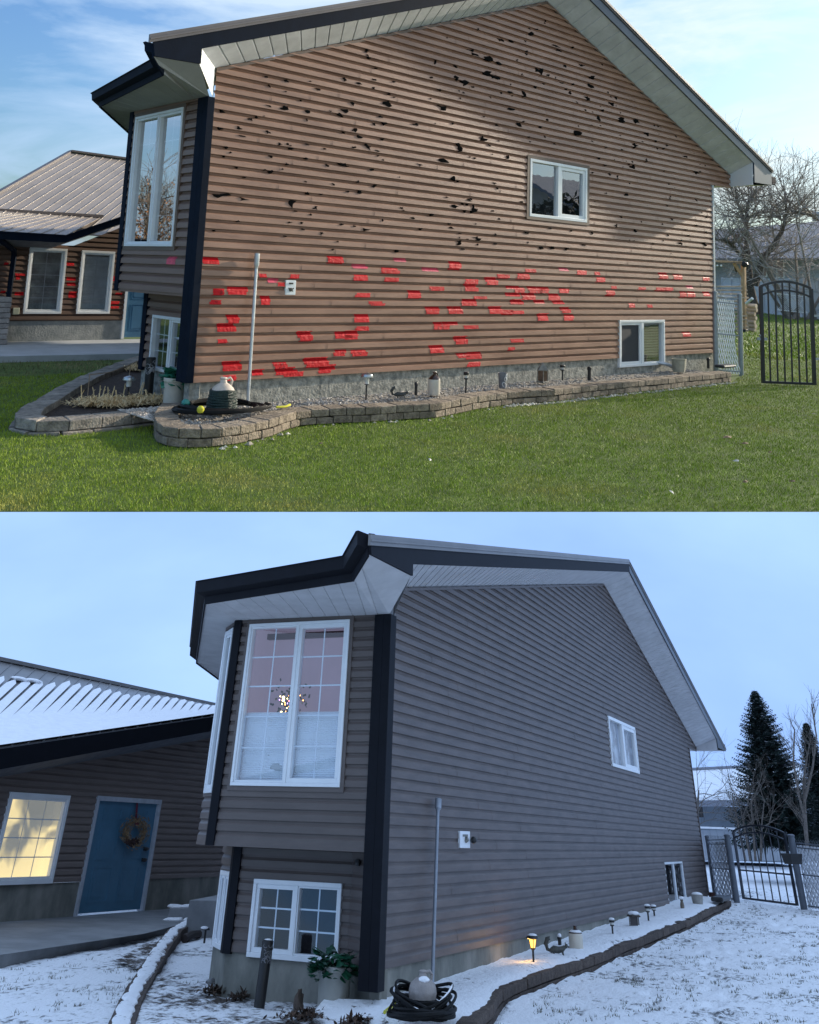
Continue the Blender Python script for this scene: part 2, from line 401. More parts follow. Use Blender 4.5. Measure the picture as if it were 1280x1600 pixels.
    # right eave: return panel, soffit, gutter
    q = MB(); q.hexa([(Wr+.012, -o, 3.62), (Wr+.03, -o, 3.62), (Wr+.03, 0, 3.60), (Wr+.012, 0, 3.60)], [(Wr+.012, -o, outr(Wr)-.01), (Wr+.03, -o, outr(Wr)-.01), (Wr+.03, 0, inr(Wr)), (Wr+.012, 0, inr(Wr))])
    obj('eave_return', q, M['soffit_plain'], h)
    q = MB(); q.quad((Wc+.02, .05, 3.56), (Wr+.02, -.002, 3.60), (Wr+.02, yb, 3.60), (Wc+.02, yb, 3.56)); q.quad((Wr+.02, -o, 3.62), (xe, -o, 3.70), (xe, yb, 3.70), (Wr+.02, yb, 3.60))
    q.quad((Wc+.02, .004, 3.561), (Wr+.02, .004, 3.601), (Wr+.02, .004, 3.72), (Wc+.02, .004, 3.72))
    obj('eave_soffit', q, M['soffit_plain'], h)
    q = MB(); q.box(xe+.03, xe+.24, -o-.02, yb, 3.76, 3.90); q.box(xe+.05, xe+.2, -o-.02, yb, 3.72, 3.76); obj('gutter', q, M['trim'], h, bevel=.01)
    q = MB(); post(q, wf, Wc-.005, Wc+.06, 0.0, 3.56, .048); q.box(Wc-.02, Wc+.06, 0, .12, 0, 3.56); obj('corner_trim', q, M['trim_far'], h)
    # far side wall and back, so that the house is a solid thing
    q = MB(); q.quad((Wc, .05, -.4), (Wc, 8, -.4), (Wc, 8, 3.56), (Wc, .05, 3.56)); obj('rear_wall', q, M['side2'], h)
    # corner trim at the near corner
    xw = D['xw']; L1 = D['L1']; q = MB(); q.box(xw-.05, 0.0, -.05, .06, D['trim_z'], 3.47); q.box(xw-.05, xw+.01, .06, D['ct'], D['trim_z'], 3.47)
    obj('corner_trim', q, M['trim'], h, bevel=.004)
    # street-side wall of the living room, overhanging
    wl = Wall((xw, 0), (xw, L1), (-1, 0)); D['wl'] = wl; H = D['bayhole']
    q = MB(); siding(q, wl, 1.035, 3.50, D['ct'], L1-.05, [H]); wl.box(q, D['ct'], L1-.05, 1.0, 1.035, -.05, .03); D['bay'] = obj('front_wall', q, M['front'], h)
    P1 = (xw, L1); P2 = D['P2']; wd = Wall(P1, P2, (-(P2[1]-P1[1]), (P2[0]-P1[0]))); wd.n.normalize(); D['wd'] = wd
    q = MB(); DH = D['dhole']; siding(q, wd, 1.035, 3.50, .06, wd.L, [DH] if DH else []); wd.box(q, .06, wd.L, 1.0, 1.035, -.05, .03); obj('bay_wall', q, M['front'], h)
    q = MB(); wl.box(q, L1-.08, L1+.035, 1.0, 3.49, -.02, .050); wd.box(q, -.02, .08, 1.0, 3.49, -.02, .048); obj('corner_trim', q, M['trim'], h, bevel=.004)
    # underside of the overhang
    r = D['r']; q = MB(); q.poly([(xw, 0.02, 1.003), (xw, L1, 1.003), (P2[0], P2[1], 1.003), (P2[0]+r, P2[1], 1.003), (r+.1, .3, 1.003)]); obj('overhang_underside', q, M['front'], h)
    # lower wall set back under the overhang
    ya, yb2 = D['ly']; lw = Wall((r, ya), (r, yb2), (-1, 0)); D['lw'] = lw; LH = D['lowhole']
    q = MB(); siding(q, lw, 0, 1.0, 0, yb2-ya, [LH]); D['low'] = obj('lower_wall', q, M['front'], h)
    rw = Wall((0, .03), (r, ya), (-(ya-.03), r)); rw.n.normalize(); D['rw'] = rw; q = MB(); siding(q, rw, 0, 1.0, 0, rw.L); obj('return_wall', q, M['front'], h)
    P3 = D['P3']; ldw = Wall((r, yb2), P3, (-(P3[1]-yb2), (P3[0]-r))); ldw.n.normalize(); D['ldw'] = ldw; LD = D['ldhole']
    q = MB(); siding(q, ldw, 0, 1.0, 0, ldw.L, [LD] if LD else []); obj('lower_bay_wall', q, M['front'], h)
    q = MB(); lw.box(q, yb2-ya-.09, yb2-ya+.02, D['lt'], 1.0, -.02, .050); ldw.box(q, -.02, .09, D['lt'], 1.0, -.02, .048); obj('corner_trim', q, M['trim'], h)
    q = MB(); found(q, lw, 0, yb2-ya, D['gz']-.3, 0, .0, [(LH[0], LH[1], LH[2])]); found(q, rw, 0, rw.L, D['gz']-.3, 0); found(q, ldw, 0, ldw.L, D['gz']-.3, 0, 0, [(LD[0], LD[1], LD[2])] if LD else []); obj('foundation', q, M['found'], h)
    # left eave: soffit polygon, gutter along its edge
    g = (xw, 0, 3.47); e3 = (e[0], -o, e[1]); f3 = (f_[0], -o, f_[1]); c3, a3, d3 = D['c3'], D['a3'], D['d3']; i1 = (xw, L1, 3.49); i2 = (P2[0], P2[1], 3.49)
    q = MB(); ns = D['ns']
    def strips(a, b, c, d, n):         # a-b wall side, d-c outer side, grooves across
        a, b, c, d = map(Vector, (a, b, c, d))
        for i in range(n):
            s0, s1 = i/n, (i+1)/n; sm = s1-.06/n; s2 = s1-.03/n
            W_ = lambda t: a.lerp(b, t); O_ = lambda t: d.lerp(c, t); up = Vector((0, 0, .012))
            q.quad(W_(s0), W_(sm), O_(sm), O_(s0)); q.quad(W_(sm), W_(s2)+up, O_(s2)+up, O_(sm)); q.quad(W_(s2)+up, W_(s1), O_(s1), O_(s2)+up)
    strips(g, (xw, .35, 3.473), c3, e3, 2); q.poly([g, e3, f3]); strips((xw, .35, 3.473), i1, a3, c3, ns); d4 = D.get('d4'); strips(i1, i2, d4 or d3, d3 if d4 else a3, 10)
    if d4: q.poly([i1, d3, a3])
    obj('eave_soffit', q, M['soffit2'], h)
    q = MB(); q.quad((0, 0, 3.47), f3, (sx, -o, outl(sx)), (0, 0, inl(0))); obj('eave_return', q, M['soffit_plain'], h)
    q = MB(); path = [Vector(v) for v in (e3, c3, a3, d3, D.get('d4')) if v is not None]; gh = D['gh']; gd = D['gd']
    def offs(path, d):
        out = []
        for i, p in enumerate(path):
            a = path[max(i-1, 0)]; b = path[min(i+1, len(path)-1)]
            n1 = Vector((-(p-a).y, (p-a).x)) if i else None; n2 = Vector((-(b-p).y, (b-p).x)) if i < len(path)-1 else None
            if n1 is not None: n1.normalize()
            if n2 is not None: n2.normalize()
            n = n1 if n2 is None else n2 if n1 is None else (n1+n2).normalized()
            k = 1 if (n1 is None or n2 is None) else 1/max(.5, n.dot(n1))
            out.append(Vector((p.x+n.x*d*k, p.y+n.y*d*k, p.z)))
        return out
    prof = [(0, -.02), (.02, -.02), (.03, gh*.28), (gd, gh*.42), (gd+.01, gh*.95), (gd+.03, gh), (gd, gh+.01), (.01, gh*.9), (0, gh*.9)]
    lines = [[v+Vector((0, 0, pz)) for v in offs(path, pd)] for pd, pz in prof]
    for a, b in zip(lines, lines[1:]+lines[:1]):
        for i in range(len(path)-1): q.quad(a[i], a[i+1], b[i+1], b[i])
    q.poly([l[0] for l in lines]); obj('gutter', q, M['trim'], h)
    q = MB(); a = [v+Vector((0, 0, gh*.8)) for v in offs(path, .02)]; b = [v+Vector((0, 0, gh*.8+D['dh'])) for v in offs(path, .02)]; b2 = [v+Vector((0, 0, gh*.8+D['dh']+.0)) for v in offs(path, -.05)]; tip = Vector((1.6*D['s'], .8, 4.6))
    for i in range(len(path)-1): q.quad(a[i], a[i+1], b[i+1], b[i]); q.quad(b[i], b[i+1], b2[i+1], b2[i]); q.poly([b2[i], b2[i+1], tip])
    obj('bay_roof', q, M['roof'], h)
    return h

def resample(pts, step, start=0.0):
    P = [Vector(p) for p in pts]; cum = [0]
    for a, b in zip(P, P[1:]): cum.append(cum[-1]+(b-a).length)
    out = []; s = start
    def at(s):
        s = max(0, min(cum[-1], s))
        for i in range(len(P)-1):
            if s <= cum[i+1]+1e-9: return P[i].lerp(P[i+1], (s-cum[i])/max(1e-9, cum[i+1]-cum[i]))
        return P[-1]
    ss = [0.0]
    if start > 0: ss.append(start)
    while ss[-1]+step < cum[-1]-.3*step: ss.append(ss[-1]+step*rnd.uniform(.93, 1.07))
    ss.append(cum[-1]); return [at(s) for s in ss]
def ledge(name, pts, depth, hc, m, label, cat, step=.3, ncourse=2, side=1, slump=0.0, capm=None, low=.02):
    """retaining wall of split-face blocks along pts (outer top edge, top z inside pts); inward = left of travel * side"""
    root = thing(name, Vector(pts[0])-Vector((0, 0, sum(hc))), label, cat)
    zoff = 0
    for c in range(ncourse):
        mb = MB(); R_ = resample(pts, step, step*.5 if c % 2 else 0); h = hc[c]; k = len(R_)
        nor = []
        for i in range(k):
            d = R_[min(i+1, k-1)]-R_[max(i-1, 0)]; n = Vector((-d.y, d.x, 0)).normalized()*side; nor.append(n)
        for i in range(k-1):
            a, b = R_[i], R_[i+1]; d = (b-a); d.z = 0; d.normalize(); g = d*.004
            j = rnd.uniform(-.006, .006); oo = (nor[i]+nor[i+1]).normalized()*(j-(.012 if c else 0)+(low if c else 0))
            dz = rnd.uniform(-.004, .003)-(rnd.random() < .3)*slump
            zt, zt2 = a.z-zoff+dz, b.z-zoff+dz
            A0, B0 = a+g+oo, b-g+oo; A1, B1 = a+g*2+nor[i]*depth, b-g*2+nor[i+1]*depth
            nn = 4; prev = None                     # rough split face: several slices
            mb.hexa([(A0.x, A0.y, zt-h+.004), (B0.x, B0.y, zt2-h+.004), (B1.x, B1.y, zt2-h+.004), (A1.x, A1.y, zt-h+.004)], [(A0.x, A0.y, zt-.012*(rnd.random())), (B0.x, B0.y, zt2-.012*rnd.random()), (B1.x, B1.y, zt2), (A1.x, A1.y, zt)])
        obj('block_course', mb, m if c or capm is None else capm, root, bevel=.009)
        zoff += h
    return root
def rail(pts):   # smooth polyline
    return pts
# ================================================================== AUTUMN PLACE
PL = A
GZ, BZ = -.445, -.27           # lawn, planting bed
m_side = mat('weathered_brown_vinyl', (.235, .122, .076), .34, .14, 1.2, .12, 60, spec=.6, stretch=(1, 1, 6), col2=(.36, .20, .13))
m_front = mat('brown_vinyl', (.20, .125, .092), .5, .1, 1.5, .1, 60, stretch=(1, 1, 6))
m_navy = mat('dark_navy_paint', (.006, .011, .022), .7, .15, 5, .05, 40, spec=.08)
m_found = mat('parged_concrete', (.15, .155, .14), .9, .3, 9, 1.0, 26, col2=(.40, .39, .34), lo=.36, hi=.62, detail=9)
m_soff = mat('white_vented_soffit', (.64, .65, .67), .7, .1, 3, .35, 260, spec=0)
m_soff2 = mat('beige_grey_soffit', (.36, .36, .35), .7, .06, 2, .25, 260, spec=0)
m_sofp = mat('white_soffit_panel', (.72, .74, .75), .45, .05, 2, .05, 200)
m_white = mat('white_vinyl', (.78, .80, .80), .35, .05, 3)
m_roof = mat('brown_roof_metal', (.15, .125, .118), .38, .12, 2, .04, 50, spec=.6)
m_groof = mat('light_brown_roof_metal', (.30, .26, .235), .35, .1, 1.5, .04, 50, spec=.6)
m_dark = mat('dark_interior', (.02, .022, .024), .8, .3, 3)
m_interior = mat('brown_interior', (.08, .065, .05), .8, .3, 3)
m_glass = glassmat('window_glass', refl=.42)
m_glass2 = glassmat('bay_window_glass', refl=.75, bump=0)
m_glassw = glassmat('wing_window_glass', refl=.62, bump=.01)
m_screen = mat('insect_screen', (.03, .034, .04), .7, .1, 80)
m_chan = mat('brown_channel', (.13, .085, .06), .5, .1, 4)
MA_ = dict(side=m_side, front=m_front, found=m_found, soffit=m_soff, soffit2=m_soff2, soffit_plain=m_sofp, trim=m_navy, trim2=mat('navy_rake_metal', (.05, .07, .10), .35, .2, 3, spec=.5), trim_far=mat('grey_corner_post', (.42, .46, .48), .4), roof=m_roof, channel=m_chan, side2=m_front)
DA = dict(label='two-storey house in hail-damaged brown siding patched with red tape', Wc=12.42, Wr=13.25, gz=BZ, apex=(6.62, 6.33), zl=3.85, zr=3.87, o=.55, lift=.27, s=1.0,
          holes=[(6.205, 7.84, 2.431, 3.425), (8.872, 10.44, -.172, .688)], sx0=-.53, nL=30, nR=26, fh=.17, rt=.10, e=(-1.12, 3.70), f=(-.533, 3.723), xe=14.13,
          xw=-.05, L1=2.06, ct=.2, trim_z=0.0, bayhole=(.55, 1.89, 1.605, 3.40), P2=(.3, 2.41), dhole=None, r=.33, ly=(.5, 1.92), lowhole=(.17, 1.15, -.02, .70), P3=(.8, 2.39), ldhole=None, lt=-.05,
          c3=tuple(A.z(256.5, 115.5, 3.56)), a3=tuple(A.z(157, 165.5, 3.55)), d3=tuple(A.z(212, 216, 3.55)), ns=9, gh=.17, gd=.12, dh=.07)
hA = house(DA, MA_)
wf, wl, lw, rw = DA['wf'], DA['wl'], DA['lw'], DA['rw']
window(hA, wf, *DA['holes'][0], m_white, m_glass, m_dark, 2, (0, 0), [.001, .06], .05, mul=.07)
w2 = window(hA, wf, *DA['holes'][1], m_white, [m_glass, m_glass], m_interior, 2, (0, 0), [.05, .02], .045, blind=(mat('beige_blind', (.35, .31, .22), .6), -.1, .62, 'slat'))
mb = MB(); mb.quad(wf.P(8.98, -.08, .006), wf.P(9.6, -.08, .006), wf.P(9.6, .6, .006), wf.P(8.98, .6, .006)); obj('insect_screen', mb, m_screen, w2)
window(hA, wl, *DA['bayhole'], m_white, m_glass2, m_dark, 2, (1, 4), [.035, .03], .035, mul=.03, proud=.06)
window(hA, lw, *DA['lowhole'], m_white, m_glass, m_dark, 2, (1, 2), [.03, .0], .04, mul=.04)
# trim strips around the gable window
mb = MB()
for (a, b, c, d) in ((6.13, 7.91, 3.425, 3.48), (6.13, 7.91, 2.38, 2.431), (6.13, 6.205, 2.431, 3.425), (7.84, 7.91, 2.431, 3.425)): wf.box(mb, a, b, c, d, -.02, .047)
obj('window_trim', mb, m_chan, hA)
mb = MB(); H = DA['bayhole']
for (a, b, c, d) in ((H[0]-.05, H[1]+.05, H[3], H[3]+.05), (H[0]-.05, H[1]+.05, H[2]-.05, H[2]), (H[0]-.05, H[0], H[2], H[3]), (H[1], H[1]+.05, H[2], H[3])): wl.box(mb, a, b, c, d, -.02, .047)
obj('window_trim', mb, m_chan, hA)

# hail holes: torn pieces of siding showing the black underlay
m_hole = mat('torn_black_gap', (.008, .008, .008), 1, .3, 30, spec=0)
m_curl = mat('torn_vinyl_edge', (.10, .075, .06), .6, .3, 30)
H1 = [(1071,248,12,12),(1118,262,18,8),(1162,275,10,6),(888,286,12,6),(1098,325,8,10),(1201,327,24,15),(836,331,15,7),(881,339,22,11),(690,348,15,10),(957,350,14,10),(1066,345,30,14),(1060,358,14,12),(778,373,15,8),(1100,407,18,12),(1118,427,18,9),(1165,390,10,8),(1196,388,12,10),(740,400,17,10),(686,402,14,8),(832,413,13,10),(750,426,22,4),(1070,415,10,6),(1145,461,18,18),(1170,470,20,6),(1192,435,8,8),(702,461,10,6),(715,478,10,5),(696,490,8,5),(905,465,12,5),(1010,466,8,6),(955,452,10,4),(1100,460,12,5),(1066,513,20,10),(1080,520,18,6),(841,536,12,10),(841,490,12,5),(735,523,6,4),(655,580,18,10),(688,610,42,16),(758,623,25,11),(903,635,28,24),(1120,600,14,10),(1165,582,12,8),(980,650,16,10),(1140,718,24,10),(1060,702,12,6),(965,670,12,6),(1000,728,10,8),(665,720,6,6),(1228,305,8,6),(1225,255,8,5),(985,278,18,8),(1185,365,14,6),(1250,650,10,8),(1190,690,8,10),(1035,575,8,8),(958,605,10,8),(1192,500,6,5),(1158,530,8,8),(1035,780,10,5),(1048,755,8,6)]
H2 = [(277,125,20,12),(315,130,14,6),(375,108,14,14),(357,130,8,6),(453,145,30,12),(460,158,18,10),(190,160,26,10),(196,170,24,12),(241,182,26,18),(360,160,6,6),(330,188,8,6),(275,200,14,10),(75,195,6,14),(140,208,8,8),(400,222,24,22),(428,236,12,8),(346,234,8,8),(240,230,24,12),(260,242,26,14),(480,207,8,8),(530,204,10,6),(568,240,12,12),(62,243,8,6),(140,244,14,10),(168,262,24,16),(193,272,12,6),(90,280,12,6),(163,291,6,6),(305,287,20,8),(350,293,14,18),(390,273,6,6),(470,260,12,8),(560,268,20,12),(548,305,20,16),(497,290,8,10),(518,320,6,6),(625,325,16,14),(615,290,6,6),(640,308,6,8),(97,336,24,14),(310,340,26,10),(60,308,6,6),(226,365,8,6),(268,392,6,6),(333,388,18,18),(350,380,10,6),(405,398,8,6),(425,375,8,6),(520,413,30,18),(586,370,10,14),(660,375,24,22),(705,380,20,14),(545,345,8,6),(600,345,6,6),(15,390,22,8),(222,433,22,12),(150,460,16,22),(245,455,8,6),(300,492,8,12),(372,443,6,6),(400,472,10,6),(28,515,14,8),(103,502,30,14),(700,455,16,22),(740,420,8,10),(735,500,8,14),(800,455,10,6),(770,465,6,6),(857,490,12,6),(693,522,24,14),(620,545,10,8),(645,550,6,8),(565,540,14,5),(133,555,20,18),(260,573,8,6),(182,490,6,6),(137,645,20,12),(193,655,20,22),(178,625,20,8),(270,588,6,6),(275,685,8,6),(345,630,8,5),(640,705,8,10),(700,722,8,10),(672,608,10,8),(565,730,6,10),(808,620,6,6),(895,540,14,6),(892,625,6,6),(785,700,8,6),(815,685,8,10),(840,760,12,12),(5,680,14,10),(30,715,8,6),(362,728,14,6),(125,712,14,6),(205,745,20,12),(150,758,16,18),(160,778,10,8),(440,775,12,8),(405,775,20,10),(365,757,6,6),(540,765,14,6),(918,765,12,10)]
HL = [(x/2, y/2, w_/2, h_/2) for x, y, w_, h_ in H1]+[(640+x/2, y/2, w_/2, h_/2) for x, y, w_, h_ in H2]
HL.sort(key=lambda q: -q[2]*q[3])
rest = MB()
def torn(mb, u, z, w_, h_, o=.0445):
    n = rnd.randint(7, 10); pts = []; sk = rnd.uniform(-.5, .5); a0 = rnd.random()*6
    for i in range(n):
        a = 2*math.pi*i/n+a0; k = rnd.choice((.35, .5, .9, 1.1, 1.3))*rnd.uniform(.9, 1.1)
        x_ = math.cos(a)*w_/2*k; y_ = math.sin(a)*h_/2*k; pts.append((u+x_+sk*y_, z+y_))
    c = wf.P(u, z, o+.001)
    for i in range(n):
        a, b = pts[i], pts[(i+1) % n]; mb.poly([c, wf.P(a[0], a[1], o), wf.P(b[0], b[1], o)])
        mb.quad(wf.P(a[0], a[1], o), wf.P(b[0], b[1], o), wf.P(b[0], b[1], .006), wf.P(a[0], a[1], .006))
for i, (px, py, w_, h_) in enumerate(HL):
    P = A.y(px, py); 
    if P.x < .1 or P.x > 13: continue
    Q = A.y(px+w_, py); T = A.y(px, py-h_); ww = min(.26, max(.032, (Q.x-P.x)*1.12)); hh = min(.11, max(.024, (T.z-P.z)*1.05))
    if i < 99: mb = MB(); torn(mb, P.x, P.z, ww, hh); obj('torn_hole', mb, m_hole, hA, kind=None)
    else: torn(rest, P.x, P.z, ww, hh)
for i in range(210):
    u, z = rnd.uniform(.4, 12.6), rnd.uniform(1.7, 6.0)
    if z < (3.7+.37*u if u < 6.6 else 3.7+.37*(13.2-u)) and not (6.1 < u < 8 and 2.3 < z < 3.55): torn(rest, u, z, rnd.uniform(.025, .08), rnd.uniform(.016, .04))
o_ = obj('torn_hole', rest, m_hole, hA, kind='stuff')

# red tape patches (a patch follows the course it is stuck on)
m_tape = [mat('red_tape', (.60, .006, .012), .5, .35, 14, .5, 30, spec=.25, col2=(.22, .004, .008), lo=.58, hi=.68), mat('bright_red_tape', (.68, .010, .018), .5, .3, 12, .5, 30, spec=.25, col2=(.36, .006, .012), lo=.58, hi=.7), mat('pink_red_tape', (.66, .07, .12), .5, .2, 12, .3, 30)]
def tape(wall, root, px, py, w_, h_, mi=None, E0=0.0):
    mb = MB(); h_ *= 1.22; w_ *= 1.05
    def strip(px, py, w_, h_, lift):
        u0, z0 = wall.hit(px-w_/2, py+h_/2); u1, z1 = wall.hit(px+w_/2, py-h_/2)
        if u1 < u0: u0, u1 = u1, u0
        um, zc = wall.hit(px, py); _, za = wall.hit(px, py+h_/2); _, zb = wall.hit(px, py-h_/2)
        n = max(3, int((zb-za)/.012)); sk = rnd.uniform(-.02, .02)
        zs = sorted(set([za+(zb-za)*i/n for i in range(n+1)]+[k*E+e for k in range(-2, 40) for e in (0, .1148) if za < k*E+e < zb]))
        for p, q in zip(zs, zs[1:]):
            k = lambda z: sk*(z-za)/(zb-za); jag = rnd.uniform(-.006, .006)
            mb.quad(wall.P(u0+k(p)+jag, p, poff(p)+lift), wall.P(u1+k(p)-jag, p, poff(p)+lift), wall.P(u1+k(q)-jag, q, poff(q-1e-6)+lift), wall.P(u0+k(q)+jag, q, poff(q-1e-6)+lift))
    if w_ > 16 and h_ > 7:
        strip(px+rnd.uniform(-1, 1), py-h_*.18, w_*rnd.uniform(.82, .95), h_*.62, .003); strip(px+rnd.uniform(-2, 2), py+h_*.2, w_*rnd.uniform(.8, 1), h_*.6, .005)
    else: strip(px, py, w_, h_, .003)
    if mi is None: mi = rnd.choice([0, 0, 1])
    obj('tape_patch', mb, m_tape[mi], root)
TP = [(327,407,28,9),(409,430.5,12,5),(425,438,17,6,2),(437,444,11,5),(457,432,14,6),(339,456,20,9),(368,454,34,10),(334,472,18,6),(413,469,16,12),(362,498,21,11),(351,511,30,11),(346,533,17,6),(475,525,24,14),(534,523,30,9),(546,523,24,12),(529,551,20,8),(558,551,26,8),(361,571,33,13),(356,590,20,8),(401,581,19,8),(436,570,22,8),(444,579,34,10),(456,584,32,6),(491,566,42,14),(509,573,26,7),(506,579,20,6),(522,406,25,10),(559,416,24,6,2),(608,423,28,8),(623,406,18,5,2),(562,434,22,8),(610,437,24,6),(564,461,23,6),(585,474,22,6),(564,497,22,11),(565,513,22,6),(710,415,21,11),(670,421,24,5,2),(827,423,16,5),(784,432,20,6),(815,432,21,8),(879,421,14,4,2),(906,426,14,6),(931,427,8,4),(936,437,13,7),(1035,431,13,9),(1057,433,13,7),(1101,436,10,5),(734,441,22,8),(765,439,20,11),(680,451,24,6),(733,450,20,8),(646,460,20,11),(799,449,20,4),(809,453,18,7),(834,453,24,9),(849,453,16,8),(879,454,16,6),(823,463,21,9),(799,460,22,5),(864,464,18,9),(805,471,20,7),(841,471,16,5),(871,472,17,5),(957,449,8,4),(952,458,13,8),(1001,451,11,4),(1030,452,14,5),(1043,452,12,5),(1065,460,10,8),(1078,460,11,8),(1102,459,10,6),(1076,448,9,4,2),(748,465,20,4),(732,472,24,9),(674,485,22,10),(709,484,24,10),(772,484,22,10),(790,488,20,7),(806,488,20,5),(845,495,17,10),(881,484,16,8),(887,496,16,8),(985,477,9,6),(1013,478,8,4),(687,509,24,10),(700,505,26,5),(734,511,22,5),(1071,522,12,6),(717,531,22,11),(681,545,23,11),(806,532,20,5),(797,545,10,5),(722,555,20,6),(738,555,24,9),(738,569,21,7)]
for t in TP: tape(wf, hA, *t)
tape(wl, hA, 272, 407, 14, 10, 2)
print('tape', len(TP)+1)

# utility box on the wall
mb = MB(); u0, z0 = wf.hit(442.5, 460.5); u1, z1 = wf.hit(460, 438); z0 += 0.0
mb.box(u0, u1, -.045, -.012, z0, z1)
bx = obj('wall_box', mb, m_white, base=((u0+u1)/2, 0, z0), label='white utility box with a dark tap on the brown siding under red tape', cat='utility box', bevel=.006)
mb = MB(); mb.box(u0+.05, u1-.05, -.052, -.046, z1-.05, z1-.03); mb.blob(((u0+u1)/2, -.05, z0+.07), (.03, .012, .025), 8, 5, .2); mb.bar(((u0+u1)/2-.04, -.055, z0+.09), ((u0+u1)/2+.03, -.055, z0+.05), .012, .012); mb.bar(((u0+u1)/2+.04, -.055, z0+.09), ((u0+u1)/2-.01, -.055, z0+.05), .01, .012)
obj('tap', mb, mat('dark_grey_metal', (.06, .06, .055), .5, metal=.6), bx)

# ------------------------------------------------------------------ pole against the wall
def stuck_pole(pt, pb, m1, label, r=.02, hd=(.035, .10)):
    a = PL.y(*pt, -.10); b = PL.y(*pb, -.16); mb = MB(); t = thing('metal_pole', b, label, 'pole')
    d = (a-b).normalized(); q = a-d*hd[1]*1.0
    mb.tube([b-d*.1, q], r, 10); obj('shaft', mb, m1, t, smooth=True)
    mb = MB(); e = Vector((1, 0, 0)); rr = hd[0]
    mb.tube([q-d*.03, q, q+d*.02, a-d*.01, a], [r, r*1.2, rr, rr, rr*.6], 10); obj('cap', mb, m1, t, smooth=True); return t
m_galv = mat('galvanised_steel', (.55, .58, .60), .38, .12, 8, .05, 50, metal=.6)
stuck_pole((402, 395), (387, 631), m_galv, 'tall pale metal pole leaning before the taped brown siding', .021, (.034, .17))

# ------------------------------------------------------------------ stone walls of the beds
m_blk = mat('split_face_block', (.125, .098, .072), .92, .35, 14, 1.0, 38, col2=(.36, .295, .225), lo=.3, hi=.72, island=.22)
m_blk2 = mat('old_grey_block', (.13, .115, .10), .92, .35, 10, 1.0, 34, col2=(.40, .355, .30), lo=.3, hi=.75, island=.18)
def zpts(lst, z, sl=0): return [PL.z(x, y, z, sl) for x, y in lst]
E1 = zpts([(254, 628), (243, 640), (240, 652), (246, 662), (266, 668), (295, 669.5), (328, 669.4), (363.7, 666), (395.5, 660.4), (426.5, 654), (445.4, 647), (467, 640.5), (500, 637.8), (545, 636), (581, 635), (620, 632.5), (684, 629.4), (722, 622.5), (757, 616), (790.6, 612.5), (824.7, 610), (867, 608), (897, 604.5), (937, 600.5), (984, 596), (1042, 591), (1096, 585.7), (1143, 581)], BZ+.02)
ledge('retaining_wall', E1, .26, (.10, .09), m_blk, 'two-course curved stone edging of the gravel bed below the taped wall', 'garden wall', .24)
E2 = zpts([(225, 553), (199, 560), (131, 584.5), (89, 604.5), (61, 621), (30, 637), (20, 648), (27, 653), (49, 656.5), (85.5, 657.5), (128, 653.5), (154.7, 651.5), (192, 648), (218, 645), (243, 642)], -.29)
ledge('retaining_wall', E2, .27, (.12, .05), m_blk2, 'weathered pointed stone wall round the bare soil bed by the bay', 'garden wall', .36, low=-.03)

# beds
def offin(pts, d):
    o = []
    for i, p in enumerate(pts):
        a = pts[max(i-1, 0)]; b = pts[min(i+1, len(pts)-1)]; t = b-a; n = Vector((-t.y, t.x, 0)).normalized(); o.append(p+n*d)
    return o
m_gravel_b = mat('gravel_base', (.20, .18, .15), .95, .4, 60, 1.0, 90, col2=(.36, .33, .29), lo=.35, hi=.65)
m_soil = mat('dark_soil', (.022, .014, .010), .95, .4, 12, 1.0, 40, col2=(.07, .045, .032))
inn = offin(E1, .2); mb = MB()
for a, b in zip(inn, inn[1:]):
    mb.quad((a.x, a.y, BZ-.03), (b.x, b.y, BZ-.03), (max(.02, b.x), .05 if b.x > 0 else .3, BZ-.03), (max(.02, a.x) if a.x > 0 else .0, .05 if a.x > 0 else .3, BZ-.03))
obj('gravel_bed', mb, m_gravel_b, kind='structure')
inn2 = offin(E2, .15); mb = MB(); cpt = Vector((.33, 1.2, -.38))
for a, b in zip(inn2, inn2[1:]): mb.poly([(a.x, a.y, -.37), (b.x, b.y, -.37), (cpt.x, cpt.y, -.37)])
mb.poly([(inn2[0].x, inn2[0].y, -.372), (cpt.x, cpt.y, -.372), (3, 5, -.372)])
obj('soil_bed', mb, m_soil, kind='structure')

def pebbles(n, fn, rr, cols, name, label, base_z, smooth=False):
    mb = MB(); oct_ = [(1, 0, 0), (0, 1, 0), (-1, 0, 0), (0, -1, 0), (0, 0, 1), (0, 0, -1)]
    fc = [(0, 1, 4), (1, 2, 4), (2, 3, 4), (3, 0, 4), (1, 0, 5), (2, 1, 5), (3, 2, 5), (0, 3, 5)]
    for i in range(n):
        P = fn(); r = rnd.uniform(*rr); a = rnd.random()*6.3; n0 = len(mb.v); ca, sa = math.cos(a), math.sin(a); k = (rnd.uniform(.7, 1.3), rnd.uniform(.6, 1), rnd.uniform(.4, .7))
        for v in oct_:
            x, y, z = v[0]*r*k[0], v[1]*r*k[1], v[2]*r*k[2]; j = rnd.uniform(.8, 1.2)
            mb.v.append((P[0]+(x*ca-y*sa)*j, P[1]+(x*sa+y*ca)*j, P[2]+z*j+r*.2))
        mb.f += [tuple(n0+q for q in f) for f in fc]
    m = cols; return obj(name, mb, m, kind='stuff', label=label, smooth=smooth)
def in_bed():
    i = rnd.randint(0, len(inn)-2); t = rnd.random(); p = inn[i].lerp(inn[i+1], t); y1 = -.02 if p.x > 0 else .25
    return (p.x, p.y+(y1-p.y)*rnd.random(), BZ-.03)
m_peb = mat('mixed_pebbles', (.22, .19, .16), .85, .2, 3, .3, 60, col2=(.55, .51, .46), lo=.2, hi=.8, island=.5)
